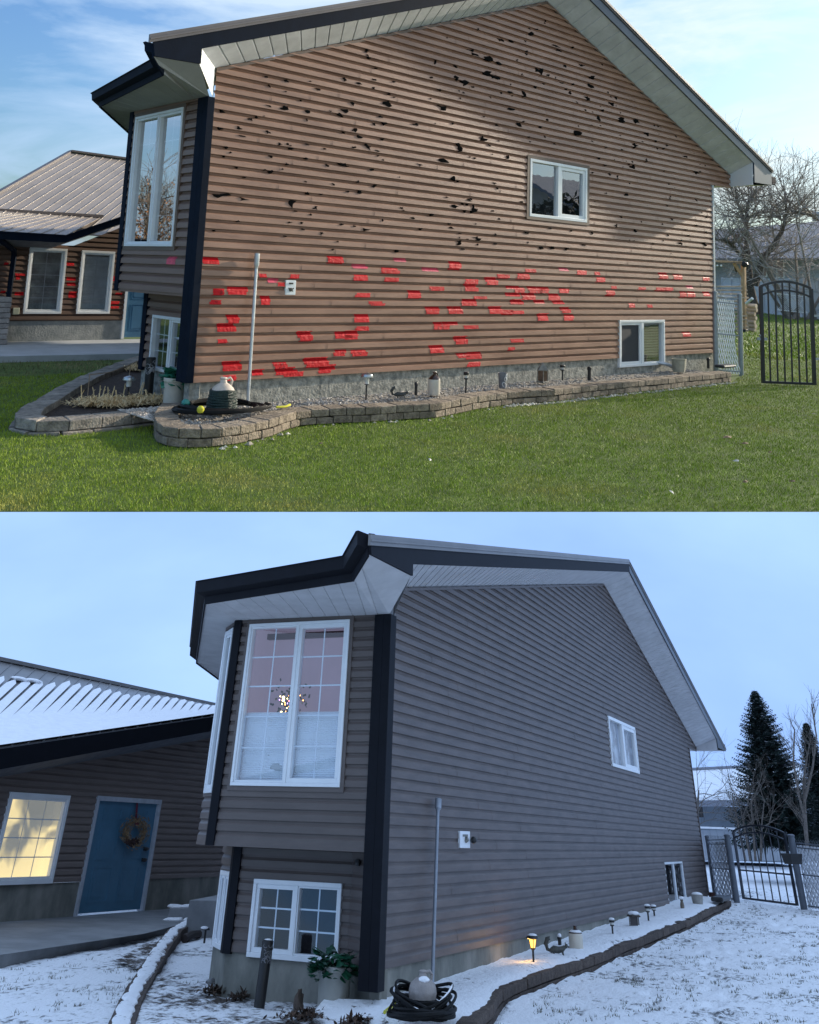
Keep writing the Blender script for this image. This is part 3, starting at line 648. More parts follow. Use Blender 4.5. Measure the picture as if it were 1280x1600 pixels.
pebbles(5200, in_bed, (.010, .028), m_peb, 'gravel', 'small mixed pebbles filling the narrow bed', BZ)
def at_foot():
    while True:
        i = rnd.randint(6, len(E1)-2); p = E1[i].lerp(E1[i+1], rnd.random())
        if rnd.random() < (.9 if p.x > 4.5 else .06): break
    return (p.x+rnd.uniform(-.03, .03), p.y-rnd.uniform(.03, .14), GZ+.0)
pebbles(260, at_foot, (.018, .045), mat('pale_stones', (.35, .31, .26), .85, .2, 3, .3, 60, col2=(.66, .62, .55), island=.3), 'loose_stones', 'pale stones scattered at the foot of the edging', GZ)

# ------------------------------------------------------------------ bed objects
m_blackp = mat('black_plastic', (.012, .012, .013), .42, .2, 8, .1, 60)
m_ceram = mat('cream_stoneware', (.60, .55, .46), .3, .08, 5, .05, 30, coat=.4)
m_browng = mat('brown_glaze', (.045, .02, .014), .2, .2, 6, coat=.5)
m_steel = mat('brushed_steel', (.45, .47, .47), .3, .1, 10, metal=.9)
m_concj = mat('weathered_clay', (.50, .42, .35), .7, .15, 9, .3, 40, col2=(.66, .57, .49))
def base_at(px, py, z=None, sl=0): return PL.z(px, py, BZ if z is None else z, sl)
KV = 1.0        # world height per photo height
def path_light(px, py, top, label, style='dome', name='solar_light', z=None, sl=0, group=None, lit=False, snow=None, dims=None, mm=None):
    P = base_at(px, py, z, sl); k = PL.m(P); h = (py-top)*k*KV; mm = mm or m_blackp
    t = thing(name, P, label, 'garden light', group)
    mb = MB(); rr = k*1.3
    hs = h*.55 if style == 'dome' else h*.6
    mb.tube([P-Vector((0, 0, .03)), P+Vector((0, 0, hs))], rr, 8); obj('stake', mb, mm, t)
    if style == 'dome':
        w_ = k*10; mb = MB(); mb.lathe(P, [(w_*.02, h), (w_*.5, h-.01), (w_*.85, h-.03*w_/.12), (w_, h-h*.17), (w_*.98, h-h*.19), (w_*.3, h-h*.18)], 20); obj('hood', mb, m_steel, t, smooth=True)
        mb = MB(); mb.lathe(P, [(w_*.36, hs*1.0), (w_*.40, h-h*.2)], 14); obj('lamp_glass', mb, mat('frosted_plastic', (.62, .64, .60), .3, coat=.3), t, smooth=True)
        mb = MB(); mb.lathe(P, [(w_*.2, hs*.93), (w_*.38, hs*.95), (w_*.38, hs*1.0), (w_*.2, hs*1.01)], 14); obj('collar', mb, mm, t)
    elif style == 'spot':
        w_ = k*4.2; mb = MB(); mb.lathe(P, [(w_*.5, hs), (w_*.8, hs+h*.03), (w_*.8, hs+h*.09), (w_*.6, hs+h*.09)], 12); mb.lathe(P, [(w_*.9, hs+h*.24), (w_, hs+h*.26), (w_, h-.01), (w_*.8, h)], 12); obj('head', mb, mm, t)
        mb = MB(); mb.lathe(P, [(w_*.7, hs+h*.08), (w_*.75, hs+h*.25)], 12); obj('lens', mb, mat('clear_plastic', (.6, .6, .56), .2, coat=.5), t)
    return t
path_light(572, 622, 583, 'steel dome solar light on a black stake beside the squirrel figure')
m_sq = mat('dark_bronze_resin', (.05, .055, .05), .45, .35, 20, .4, 50)
def squirrel(P, k, flip, label, m):
    rt = Vector(PL.M[0]); rt.z = 0; rt.normalize(); bkv = Vector((-rt.y, rt.x, 0))
    """a squirrel figure on all fours with its tail curled up"""
    t = thing('squirrel_figure', P, label, 'garden figure'); s = k
    X = rt*s*flip; up = Vector((0, 0, s)); fw = bkv*s
    c = lambda a, b, d=0: P+X*a+up*b+fw*d
    mb = MB(); mb.tube([c(-.42, .22), c(-.2, .30), c(.1, .27), c(.36, .33), c(.5, .42)], [.10*s, .17*s, .16*s, .13*s, .09*s], 12)
    mb.blob(c(.58, .46), (.14*s, .10*s, .11*s), 12, 8); mb.blob(c(.72, .42), (.06*s, .05*s, .045*s), 8, 6)
    for q in (-.06, .06): mb.blob(c(.52, .58, q), (.03*s, .02*s, .06*s), 6, 5)
    for a in (-.25, .3):
        for q in (-.1, .1):
            mb.tube([c(a, .25, q), c(a+.05, .12, q*1.1), c(a+.08, .02, q*1.1)], [.075*s, .045*s, .03*s], 8); mb.blob(c(a+.13, .02, q*1.1), (.07*s, .03*s, .025*s), 8, 5)
    obj('body', mb, m, t, smooth=True)
    mb = MB(); mb.tube([c(-.4, .22), c(-.58, .3), c(-.66, .52), c(-.56, .74), c(-.42, .80), c(-.40, .70)], [.06*s, .10*s, .13*s, .13*s, .09*s, .03*s], 10); obj('tail', mb, m, t, smooth=True)
    return t
P = base_at(625, 622); squirrel(P, A.m(P)*20, 1, 'dark bronze squirrel figure crouching in the pebbles', m_sq)
def pipe(px, py, top, wpx, label, name='drain_pipe', m=None, z=None, sl=0, cat='pipe'):
    P = base_at(px, py, z, sl); k = PL.m(P); h = (py-top)*k*KV; mb = MB(); r = wpx*k/2
    mb.lathe(P-Vector((0, 0, .02)), [(r*.9, 0), (r*.9, h*.8), (r*1.15, h*.82), (r*1.15, h), (r*.7, h+.015)], 14); return obj(name, mb, m or m_blackp, smooth=True, base=P, label=label, cat=cat)
pipe(650, 615, 597, 5, 'short black capped pipe between the squirrel and the stoneware jug')
def stone_jug(px, py, top, wpx, label, z=None, sl=0, snow=None):
    P = base_at(px, py, z, sl); k = PL.m(P); h = (py-top)*k*KV; r = wpx*k/2; t = thing('stoneware_jug', P, label, 'jug')
    mb = MB(); mb.lathe(P, [(r*.93, 0), (r, .02), (r, h*.62), (r*.97, h*.68)], 24); obj('body', mb, m_ceram, t, smooth=True)
    mb = MB(); mb.lathe(P, [(r*.97, h*.68), (r*.8, h*.76), (r*.45, h*.84), (r*.25, h*.88), (r*.25, h*.94), (r*.32, h*.97), (r*.26, h)], 24); obj('shoulder', mb, m_browng, t, smooth=True)
    mb = MB(); mb.tube([P+Vector((r*.2, 0, h*.93)), P+Vector((r*.6, 0, h*.93)), P+Vector((r*.72, 0, h*.85)), P+Vector((r*.62, 0, h*.77))], r*.1, 8); obj('handle', mb, m_browng, t, smooth=True); return t, P, r, h
stone_jug(678, 617, 582, 19, 'cream stoneware jug with brown glazed top on the autumn bed')
path_light(728, 611, 582, 'black stake light with pale band, nearest the stoneware jug', 'spot', 'stake_light', group='black stake lights in the gravel')
path_light(879, 592, 571, 'black stake light just right of the weathered lantern', 'spot', 'stake_light', group='black stake lights in the gravel')
pipe(921, 592, 573, 6, 'black square-topped spike in the gravel left of the basement window', 'ground_spike', cat='spike')
# painted tin
P = base_at(785, 606); k = A.m(P); h = 23*k; r = 7*k
t = thing('painted_pot', P, 'tapered grey and white patterned pot in the gravel', 'pot')
mb = MB(); mb.lathe(P, [(r*.75, 0), (r, h*.95), (r*1.05, h), (r*.9, h), (r*.85, h*.9)], 20); obj('body', mb, mat('grey_painted_tin', (.16, .17, .19), .5, .3, 10, .3, 40), t, smooth=True)
mb = MB()
for q in range(16):
    a = -2.4+rnd.random()*3.4; zz = h*rnd.uniform(.12, .88); rr = r*(.75+.25*zz/h)+.002; c0 = Vector((P.x+rr*math.cos(a), P.y+rr*math.sin(a), P.z+zz))
    pts = [c0+Vector((-math.sin(a)*math.cos(b)*.025, math.cos(a)*math.cos(b)*.025, math.sin(b)*.03)) for b in [i*math.pi/4 for i in range(7)]]; mb.tube(pts, .004, 5)
obj('painted_motif', mb, m_white, t)
# weathered lantern
def lantern(P, h, r, label, mm, mg, snow=False, group=None):
    t = thing('garden_lantern', P, label, 'lantern', group)
    mb = MB(); mb.box(P.x-r, P.x+r, P.y-r, P.y+r, P.z, P.z+h*.08); obj('base', mb, mm, t, bevel=.004)
    for sx_ in (-1, 1):
        for sy in (-1, 1): mb = MB(); mb.tube([P+Vector((sx_*r*.85, sy*r*.85, h*.08)), P+Vector((sx_*r*.85, sy*r*.85, h*.62))], r*.09, 6); obj('corner_post', mb, mm, t)
    mb = MB(); mb.box(P.x-r*.75, P.x+r*.75, P.y-r*.75, P.y+r*.75, P.z+h*.1, P.z+h*.6); obj('lamp_glass', mb, mg, t)
    mb = MB(); mb.lathe(P, [(r*1.5, h*.60), (r*1.55, h*.65), (r*.9, h*.8), (r*.3, h*.92), (r*.15, h*.98), (r*.05, h)], 4); obj('hood', mb, mm, t); return t
P = base_at(848, 598); lantern(P, 31*A.m(P), 7*A.m(P), 'rusty weathered lantern in the gravel just left of a black stake light', mat('weathered_grey_metal', (.22, .21, .18), .6, .3, 12, .5, 40), mat('dirty_glass', (.14, .09, .06), .3, .3, 12))
# downspout end, planter, spike, tray
P = base_at(1012, 575); k = A.m(P); mb = MB(); mb.tube([(P.x-.15, -.02, P.z+.14), (P.x-.05, -.16, P.z+.12), (P.x+.1, -.3, P.z+.05)], [.035, .035, .045], 10)
obj('drain_spout', mb, m_galv, smooth=True, label='grey drain spout poking out beneath the basement window', cat='spout', base=(P.x, -.1, P.z))
def pot(px, py, top, wpx, label, m, z=None, sl=0, ell=1.0):
    P = base_at(px, py, z, sl); k = PL.m(P); h = (py-top)*k*KV; r = wpx*k/2; mb = MB()
    mb.lathe(P, [(r*.82, 0), (r*.95, h*.6), (r, h*.9), (r*1.06, h*.92), (r*1.06, h), (r*.92, h), (r*.9, h*.8), (.001, h*.8)], 24); return obj('garden_pot', mb, m, smooth=True, label=label, cat='pot', base=P), P, r, h
pot(1061, 581, 561, 22, 'squat beige pot standing in the gravel right of the basement window', mat('beige_clay', (.36, .34, .26), .7, .15, 10, .3, 30))
pipe(1107, 574, 559, 4.5, 'thin black spike beside the fence post', 'ground_spike', cat='spike')
P = PL.z(1136, 574, BZ+.03); mb = MB(); mb.box(P.x-.3, P.x+.22, P.y-.10, P.y+.12, P.z, P.z+.06); obj('plastic_tray', mb, mat('dark_grey_plastic', (.05, .055, .06), .5), bevel=.03, label='dark grey plastic tray lying on the end of the stone edging', cat='tray', base=P)
# clay jug sitting in coils of hose
def hose(P, label, mh, turns, r0, r1, name='garden_hose', ht=.02, tail=None, rr=.014):
    t = thing(name, P, label, 'hose'); mb = MB(); pts = []; n = turns*26
    for i in range(n+1):
        a = 2*math.pi*i/26; f = i/n; r = r0+(r1-r0)*f+.02*math.sin(a*1.37); pts.append(P+Vector((r*math.cos(a)*1.25, r*math.sin(a), ht+.02*(1+math.sin(a*.77+f*5))+ .03*(1-f))))
    mb.tube(pts, rr, 6); obj('coil', mb, mh, t, smooth=True)
    if tail: mb = MB(); mb.tube(tail, rr, 6); obj('loose_end', mb, mh, t, smooth=True)
    return t
m_hoseb = mat('black_rubber', (.007, .008, .009), .55, .3, 20, spec=.2)
m_hoseg = mat('dark_green_hose', (.008, .028, .024), .4, .4, 60, .6, 120)
m_yel = mat('yellow_plastic', (.65, .62, .05), .4); m_teal = mat('teal_plastic', (.03, .22, .19), .4)
JP = base_at(346, 645); k = A.m(JP)
ht = hose(JP+Vector((0, 0, 0)), 'black garden hose coiled round the clay jug at the bed corner', m_hoseb, 6, .30, .46, rr=.02, ht=.035)
mb = MB(); q = JP+Vector((-.44, -.28, .07)); mb.lathe(q, [(.03, 0), (.04, .02), (.04, .05), (.02, .07)], 10); obj('yellow_nozzle', mb, m_yel, ht, smooth=True)
mb = MB(); q = JP+Vector((-.40, .12, .12)); mb.blob(q, (.05, .05, .045), 10, 7); obj('teal_fitting', mb, m_teal, ht, smooth=True)
mb = MB(); q = JP+Vector((.60, -.22, .05)); mb.tube([q, q+Vector((.12, -.02, .0)), q+Vector((.22, .03, .01))], .014, 8); obj('yellow_end', mb, m_yel, ht, smooth=True)
t = thing('clay_jug', JP, 'tilted-handled clay jug wrapped in dark green hose, on the black coil', 'jug')
h = 54*k; r = 20*k
mb = MB()
for i in range(8): 
    rr_ = r*(1.12-.012*i*i*.35); zz = .05+i*.028
    mb.tube([JP+Vector((rr_*math.cos(a), rr_*math.sin(a), zz+.005*math.sin(3*a+i))) for a in [j*math.pi/14 for j in range(29)]], .016, 6, cap=False)
mb.lathe(JP, [(r, .03), (r*1.05, .25)], 22); obj('hose_wrap', mb, m_hoseg, t, smooth=True)
mb = MB(); mb.lathe(JP, [(r*.95, .1), (r*.98, h*.50), (r, h*.55), (r*.98, h*.60), (r*.93, h*.62), (r*.8, h*.70), (r*.55, h*.79), (r*.3, h*.84), (r*.24, h*.93), (r*.30, h*.97), (r*.22, h), (.001, h*.99)], 28); obj('body', mb, m_concj, t, smooth=True)
mb = MB(); mb.tube([JP+Vector((r*.2, -.02, h*.95)), JP+Vector((r*.5, -.02, h*.99)), JP+Vector((r*.68, -.02, h*.9)), JP+Vector((r*.6, -.02, h*.76))], r*.1, 8); obj('handle', mb, m_concj, t, smooth=True)
# crock planter with trailing leaves
m_leafp = mat('glossy_green_leaf', (.012, .10, .055), .3, .5, 8, col2=(.05, .26, .16), island=.3)
def leaves(mb, c, n, rr, ls, droop=.5, fold=.25):
    for i in range(n):
        a = rnd.random()*6.3; r = rr*math.sqrt(rnd.random()); z = rnd.uniform(-.4, .6)*rr*.7
        if r > rr*.8: z -= rr*droop*rnd.random()
        p = c+Vector((r*math.cos(a), r*math.sin(a), z)); d = Vector((math.cos(a+rnd.uniform(-.8, .8)), math.sin(a), rnd.uniform(-.8, .5))).normalized()
        s_ = d.cross(Vector((rnd.uniform(-.4, .4), rnd.uniform(-.4, .4), 1))).normalized(); l = ls*rnd.uniform(.6, 1.2); w_ = l*.42; nn = d.cross(s_)*l*fold*.4
        mb.poly([p, p+d*l*.35+s_*w_+nn, p+d*l]); mb.poly([p, p+d*l, p+d*l*.35-s_*w_+nn])
        mb.poly([p+d*l*.35+s_*w_+nn, p+d*l*.8+s_*w_*.6+nn*.5, p+d*l]); mb.poly([p+d*l, p+d*l*.8-s_*w_*.6+nn*.5, p+d*l*.35-s_*w_+nn])
CP = base_at(270, 635, -.34); k = A.m(CP); h = 44*k; r = 16.5*k
t = thing('crock_planter', CP, 'cream crock planter with trailing green leaves in the corner by the navy trim', 'planter')
mb = MB(); mb.lathe(CP, [(r*.95, 0), (r*.97, h*.8), (r, h*.86), (r*1.06, h*.88), (r*1.06, h*.98), (r, h), (r*.93, h), (r*.92, h*.85), (.001, h*.84)], 28); obj('crock', mb, m_ceram, t, smooth=True)
mb = MB(); mb.lathe(CP, [(.001, h*.845), (r*.9, h*.85)], 20); obj('soil', mb, m_soil, t)
mb = MB(); leaves(mb, CP+Vector((.07, .05, h*1.08)), 170, r*.85, .15); leaves(mb, CP+Vector((.16, -.16, h*.95)), 90, r*.5, .14); obj('foliage', mb, m_leafp, t)
# tall black column with white pattern
def column_box(P, h, r, label, mm, mw, lean=(0, 0), cap=None):
    t = thing('patterned_column', P, label, 'bollard'); top = P+Vector((lean[0], lean[1], h)); ax = (top-P).normalized()
    mb = MB(); mb.lathe(P-ax*.05, [(r, 0), (r, h*.62+.05)], 20, ax); obj('lower_tube', mb, mm, t, smooth=True)
    mb = MB(); mb.lathe(P+ax*h*.62, [(r*1.03, 0), (r*1.03, h*.37), (r*.9, h*.38), (.001, h*.38)], 20, ax); obj('sleeve', mb, mm, t, smooth=True)
    mb = MB(); Q = Vector((0, 0, 1)).rotation_difference(ax)
    for j in range(26):
        a = rnd.uniform(-3.1, .4); z_ = h*rnd.uniform(.64, .93); c0 = []
        b0 = rnd.random()*6; rr_ = rnd.uniform(.02, .04)
        for i in range(6):
            b = b0+i*.7; aa = a+math.cos(b)*rr_/r; c0.append(P+Q @ Vector((r*1.05*math.cos(aa), r*1.05*math.sin(aa), z_+math.sin(b)*rr_*.8)))
        mb.tube(c0, .0035, 4)
    obj('white_pattern', mb, mw, t); return t, top, ax
P = base_at(231, 622, -.36); k = A.m(P); column_box(P, 62*k, 7.2*k, 'black bollard with white scroll pattern standing beside the autumn basement window', m_blackp, mat('faded_white_paint', (.35, .35, .36), .6))
path_light(199, 625, 588, 'solar dome light leaning over the dead plants in the soil bed', z=-.36)
# dead plants and straw
m_straw = mat('dry_straw', (.62, .43, .20), .9, .2, 10, col2=(.90, .70, .40), island=.35)
def dry_clump(cx, cy, w_, d_, n, hmax, name, label):
    n *= 3
    mb = MB(); c = base_at(cx, cy, -.36)
    for i in range(n):
        p = c+Vector((rnd.gauss(0, w_), rnd.gauss(0, d_), rnd.uniform(0, .03))); d = Vector((rnd.uniform(-1, 1), rnd.uniform(-1, 1), rnd.uniform(-.1, .6)*hmax*2.5)).normalized(); l = rnd.uniform(.08, .26)
        q = p+d*l*.6+Vector((0, 0, .03)); e_ = q+Vector((d.x, d.y, -.3))*l*.4; s_ = d.cross(Vector((0, 0, 1))).normalized()*rnd.uniform(.003, .008)
        mb.quad(p-s_, p+s_, q+s_, q-s_); mb.quad(q-s_, q+s_, e_+s_*.3, e_-s_*.3)
    return obj(name, mb, m_straw, label=label, kind='stuff')
dry_clump(165, 632, .16, .10, 500, .1, 'dry_straw', 'heap of dry straw in the soil bed')
dry_clump(215, 630, .20, .10, 500, .1, 'dry_straw', 'dry straw spread beside the bollard')
dry_clump(222, 578, .12, .12, 160, .1, 'dry_straw', 'dry clump near the back corner of the soil bed')
for i, (x0, y0, y1, dx, lab) in enumerate([(128, 631, 602, -4, 'tall bare stick at the tip end of the soil bed'), (146, 620, 605, -3, 'short bare stalk second from the tip stick'), (154, 622, 603, 1, 'third stalk counting from the tip of the soil bed'), (160, 622, 604, 3, 'fourth stalk counting from the tip of the soil bed'), (168, 622, 605, -1, 'fifth stalk counting from the tip, leaning slightly left'), (174, 621, 604, 4, 'sixth stalk counting from the tip, leaning right'), (192, 622, 600, 2, 'lone stalk standing under the dome solar light'), (215, 622, 598, 7, 'slanting stalk left of the bollard, the farther of two'), (219, 622, 596, 6, 'slanting stalk closest to the black bollard')]):
    a = base_at(x0, y0, -.36); k = A.m(a); mb = MB(); h = (y0-y1)*k
    mb.tube([a, a+Vector((dx*k*.4+rnd.uniform(-.01, .01), 0, h*.5)), a+Vector((dx*k, 0, h))], [.010, .007, .005], 6); mb.tube([a+Vector((dx*k*.4, 0, h*.5)), a+Vector((dx*k*.4+.03, .01, h*.72))], [.005, .003], 5)
    obj('dead_stalk', mb, m_straw, label=lab or 'thin bare stalk in the row standing in the dry straw', cat='dead plant', group='dead stalks in the soil bed', base=a)
a = base_at(136, 628, -.36); b = base_at(200, 612, -.36); mb = MB(); mb.tube([a+Vector((0, 0, .33)), a.lerp(b, .5)+Vector((0, 0, .31)), b+Vector((0, 0, .36))], .006, 5); mb.tube([a, a+Vector((0, 0, .34))], .006, 5); mb.tube([b, b+Vector((0, 0, .36))], .006, 5)
obj('wire_hoop', mb, mat('rusty_wire', (.30, .22, .15), .7), label='low rusty wire hoop over the dead stalks', cat='wire edging', base=a)

# ------------------------------------------------------------------ garage wing with the blue door
m_con = mat('pale_concrete', (.42, .44, .46), .85, .1, 2.5, .3, 30)
YG = 9.95
g = thing('garage_wing', (2.5, YG, -.3), 'low brown-sided wing with two windows, blue door and metal roof', 'building')
wg = Wall((-4, YG), (7, YG), (0, -1))
def gx_(px, py): q = A.y(px, py, YG); return q.x+4, q.z
Hs = [(5.60, 6.42, .24, 1.64), (6.75, 7.53, .24, 1.63)]; DH = (7.86, 9.06, -.45, 1.63)
siding_top = [(0, 1.72), (6.55, 1.72), (7.75, 2.25), (11, 3.6)]
mb = MB(); topz = lambda u: float(np.interp(u, [p[0] for p in siding_top], [p[1] for p in siding_top]))
siding(mb, wg, .09, 1.72, 0, 11, Hs+[DH]); siding(mb, wg, 1.7201, 3.6, lambda z: float(np.interp(z, [1.72, 2.25, 3.6], [6.55, 7.75, 11])), 11, [])
obj('siding', mb, mat('dark_brown_vinyl', (.13, .078, .056), .5, .1, 1.5, .1, 60, stretch=(1, 1, 6)), g)
mb = MB(); found(mb, wg, 0, DH[0], -.5, .09, .0); found(mb, wg, DH[1], 11, -.5, .09, .0); obj('foundation', mb, mat('smooth_concrete', (.20, .22, .22), .9, .25, 5, .5, 25, col2=(.33, .34, .33)), g)
for H in Hs:
    w_ = window(g, wg, *H, m_white, m_glassw, mat('dim_room', (.50, .52, .50), .8, .5, 2.2) if H is Hs[0] else mat('pale_blind_lining', (.85, .88, .86), .8, .1, 3), 1, (1, 4), [.04], .05, room=.16, blind=(mat('pale_blind', (.85, .88, .88), .6), H[2]+.1, H[3]-.12, 'pleat') if H is Hs[1] else None)
def door(root, wall, u0, u1, z0, z1, md, mf, fr=.07, panels=True, handle=None):
    mb = MB(); wall.box(mb, u0, u0+fr, z0, z1, -.1, .05); wall.box(mb, u1-fr, u1, z0, z1, -.1, .05); wall.box(mb, u0+fr, u1-fr, z1-fr, z1, -.1, .05)
    d_ = obj('door_frame', mb, mf, root)
    mb = MB(); a, b, c, e_ = u0+fr, u1-fr, z0+.03, z1-fr; wall.box(mb, a, b, c, e_, -.09, -.02)
    W_ = b-a; H_ = e_-c
    dd = obj('door', mb, md, root)
    mp = MB()
    for (x0, x1) in ((.13, .43), (.57, .87)):
        for (y0, y1) in ((.08, .40), (.46, .78), (.83, .94)):
            p, q, r_, s_ = a+W_*x0, a+W_*x1, c+H_*y0, c+H_*y1; t_ = .014*W_
            for bx_ in ((p, q, r_, r_+t_), (p, q, s_-t_, s_), (p, p+t_, r_+t_, s_-t_), (q-t_, q, r_+t_, s_-t_)): wall.box(mp, *bx_, -.022, -.012)
            wall.box(mp, p+t_*3, q-t_*3, r_+t_*3, s_-t_*3, -.022, -.014)
    obj('panel_moulding', mp, md, dd)
    if handle:
        for hz in handle: mh = MB(); q = wall.P(b-.09*W_, z0+hz, .03); mh.blob(q, (.05*W_, .03, .035), 10, 6); wall.box(mh, b-.11*W_, b-.07*W_, z0+hz-.03, z0+hz+.03, -.02, .01); obj('door_handle', mh, m_blackp, dd, smooth=True)
    return dd
m_blue = mat('blue_door_paint', (.045, .14, .25), .4, .1, 2)
door(g, wg, DH[0], DH[1], -.32, DH[3], m_blue, m_white, .06)
# roof of the wing: lower strip, upper slope, gutter
def bil(a, b, c, d, s, t): return a.lerp(b, s).lerp(d.lerp(c, s), t)
def ribbed(mb, a, b, c, d, n, rh=.03, rw_=.02, th=.03):
    """sheet a-b (eave) to d-c (ridge) with n raised ribs running up it"""
    a, b, c, d = map(Vector, (a, b, c, d)); up = Vector((0, 0, 1))
    for i in range(n):
        p0, p1, q1, q0 = a.lerp(b, i/n), a.lerp(b, (i+1)/n), d.lerp(c, (i+1)/n), d.lerp(c, i/n)
        for j in range(6): u0, u1 = j/6, (j+1)/6; mb.quad(p0.lerp(q0, u0), p1.lerp(q1, u0), p1.lerp(q1, u1), p0.lerp(q0, u1))
    mb.quad(a, b, b-up*th, a-up*th)
    for i in range(n+1):
        s = i/n; p, q = a.lerp(b, s), d.lerp(c, s); mb.bar(p+up*rh*.4, q+up*rh*.4, rw_, rh)
def planehit(px, py, y0, z0, sl):
    d = PL.ray(px, py); C = PL.C; k = (z0+sl*(C[1]-y0)-C[2])/(d[2]-sl*d[1]); return Vector(C+k*d)
mb = MB(); ea, eb = Vector((-4, 9.22, 1.90)), Vector((2.05, 9.22, 1.90)); cl, cr = A.y(-150, 322, 10.9), A.y(157, 340, 10.9)
ribbed(mb, ea, eb, cr, cl, 22, .018, .014)
obj('lower_roof', mb, m_groof, g)
mb = MB(); sl_ = (4.28-2.44)/3.0; ph = lambda x, y: planehit(x, y, 10.9, 2.44, sl_)
R1 = ph(110, 237.5); R0 = ph(0, 300); dv = (R0-R1); BL = R1+dv*1.6; R2 = ph(300, 263); BR = R2+dv*1.6
ribbed(mb, BL, BR, R2, R1, 15, .02, .016, .03); obj('upper_roof', mb, m_groof, g)
mb = MB(); mb.bar(R1+Vector((0, 0, .03)), R2+Vector((0, 0, .03)), .2, .05); mb.bar(cl+Vector((0, .05, .04)), cr+Vector((0.05, .05, .04)), .2, .06); mb.bar(R1, BL, .1, .08); obj('ridge_cap', mb, m_roof, g)
mb = MB(); pth = [Vector((-4, 9.3, 1.76)), Vector((2.05, 9.3, 1.76)), Vector((3.48, 9.3, 2.33)), Vector((5.6, 9.3, 3.2))]
for a, b in zip(pth, pth[1:]):
    v = Vector((0, 0, .15)); mb.hexa([a+Vector((0, -.12, 0)), b+Vector((0, -.12, 0)), b, a], [a+Vector((0, -.14, .15)), b+Vector((0, -.14, .15)), b+v, a+v]); mb.bar(a+Vector((0, -.14, .15)), b+Vector((0, -.14, .15)), .03, .03)
obj('gutter', mb, m_navy, g)
mb = MB()
for a, b in zip(pth, pth[1:]): mb.quad(a, b, Vector((b.x, YG, b.z-.13)), Vector((a.x, YG, a.z-.13)))
obj('soffit', mb, mat('grey_soffit', (.16, .16, .165), .8, spec=0), g)
mb = MB(); a = A.y(22, 392, 9.6); mb.tube([A.y(-4, 372, 9.25), A.y(5, 378, 9.3), A.y(22, 391, 9.75), A.y(22, 398, 9.85), A.y(14, 460, 9.85), A.y(9, 505, 9.85), A.y(4, 529, 9.7)], .055, 8); obj('downpipe', mb, m_navy, g, smooth=True)
mb = MB(); q = A.y(24, 486, YG); mb.box(q.x-.07, q.x+.07, YG-.06, YG-.01, q.z-.07, q.z+.07); obj('outlet_cover', mb, mat('cream_plastic', (.55, .55, .40), .4), g, bevel=.01)
for t in [(9,412,8,5),(31,429,18,5),(27,434,8,7),(29,458.6,16,7),(4,456,9,5),(109,413,14,6),(110,435.5,17,7),(111,443.6,16,7),(112,460,15,13),(180,435,14,9),(185,459,12,5),(178,473,15,7),(178,480,15,5)]: tape(wg, g, t[0], t[1], t[2]*.85, t[3]*.62, 0)
mb = MB(); P = A.y(3, 532, 9.5)
for i in range(9): mb.box(P.x-.9, P.x+.02+rnd.uniform(-.01, .01), 9.25, 9.8, -.33+i*.105, -.33+i*.105+.095)
obj('stone_pier', mb, mat('pale_ledgestone', (.36, .33, .31), .9, .2, 10, .8, 25, island=.2), base=(P.x-.4, 9.5, -.33), label='pale ledgestone pier at the left end of the low wing', cat='pier', bevel=.012)
# ------------------------------------------------------------------ autumn ground
m_grass = mat('lawn_soil', (.05, .085, .012), .95, .3, 3, .5, 60, col2=(.10, .15, .022))
a, b = A.z(-400, 800, GZ), A.z(1700, 800, GZ)
d = (b-a).normalized(); nrm = Vector((-d.y, d.x, 0))
mb = MB(); e0, e1 = a-d*60, b+d*60; mb.quad(e0, e1, e1+nrm*260, e0+nrm*260)
obj('lawn', mb, m_grass, kind='structure', base=(0, 0, GZ))
# walkway between lawn and low wing
mb = MB(); p = [A.z(-60, 557, GZ+.11), A.z(228, 552, GZ+.11)]
mb.poly([(p[0].x-1, p[0].y, GZ+.11), (p[1].x, p[1].y, GZ+.11), (8, YG-.0, GZ+.11), (-5, YG-.0, GZ+.11)]); mb.poly([(p[0].x-1, p[0].y, GZ-.02), (p[1].x, p[1].y, GZ-.02), (p[1].x, p[1].y, GZ+.11), (p[0].x-1, p[0].y, GZ+.11)])
obj('walkway', mb, m_con, kind='structure')
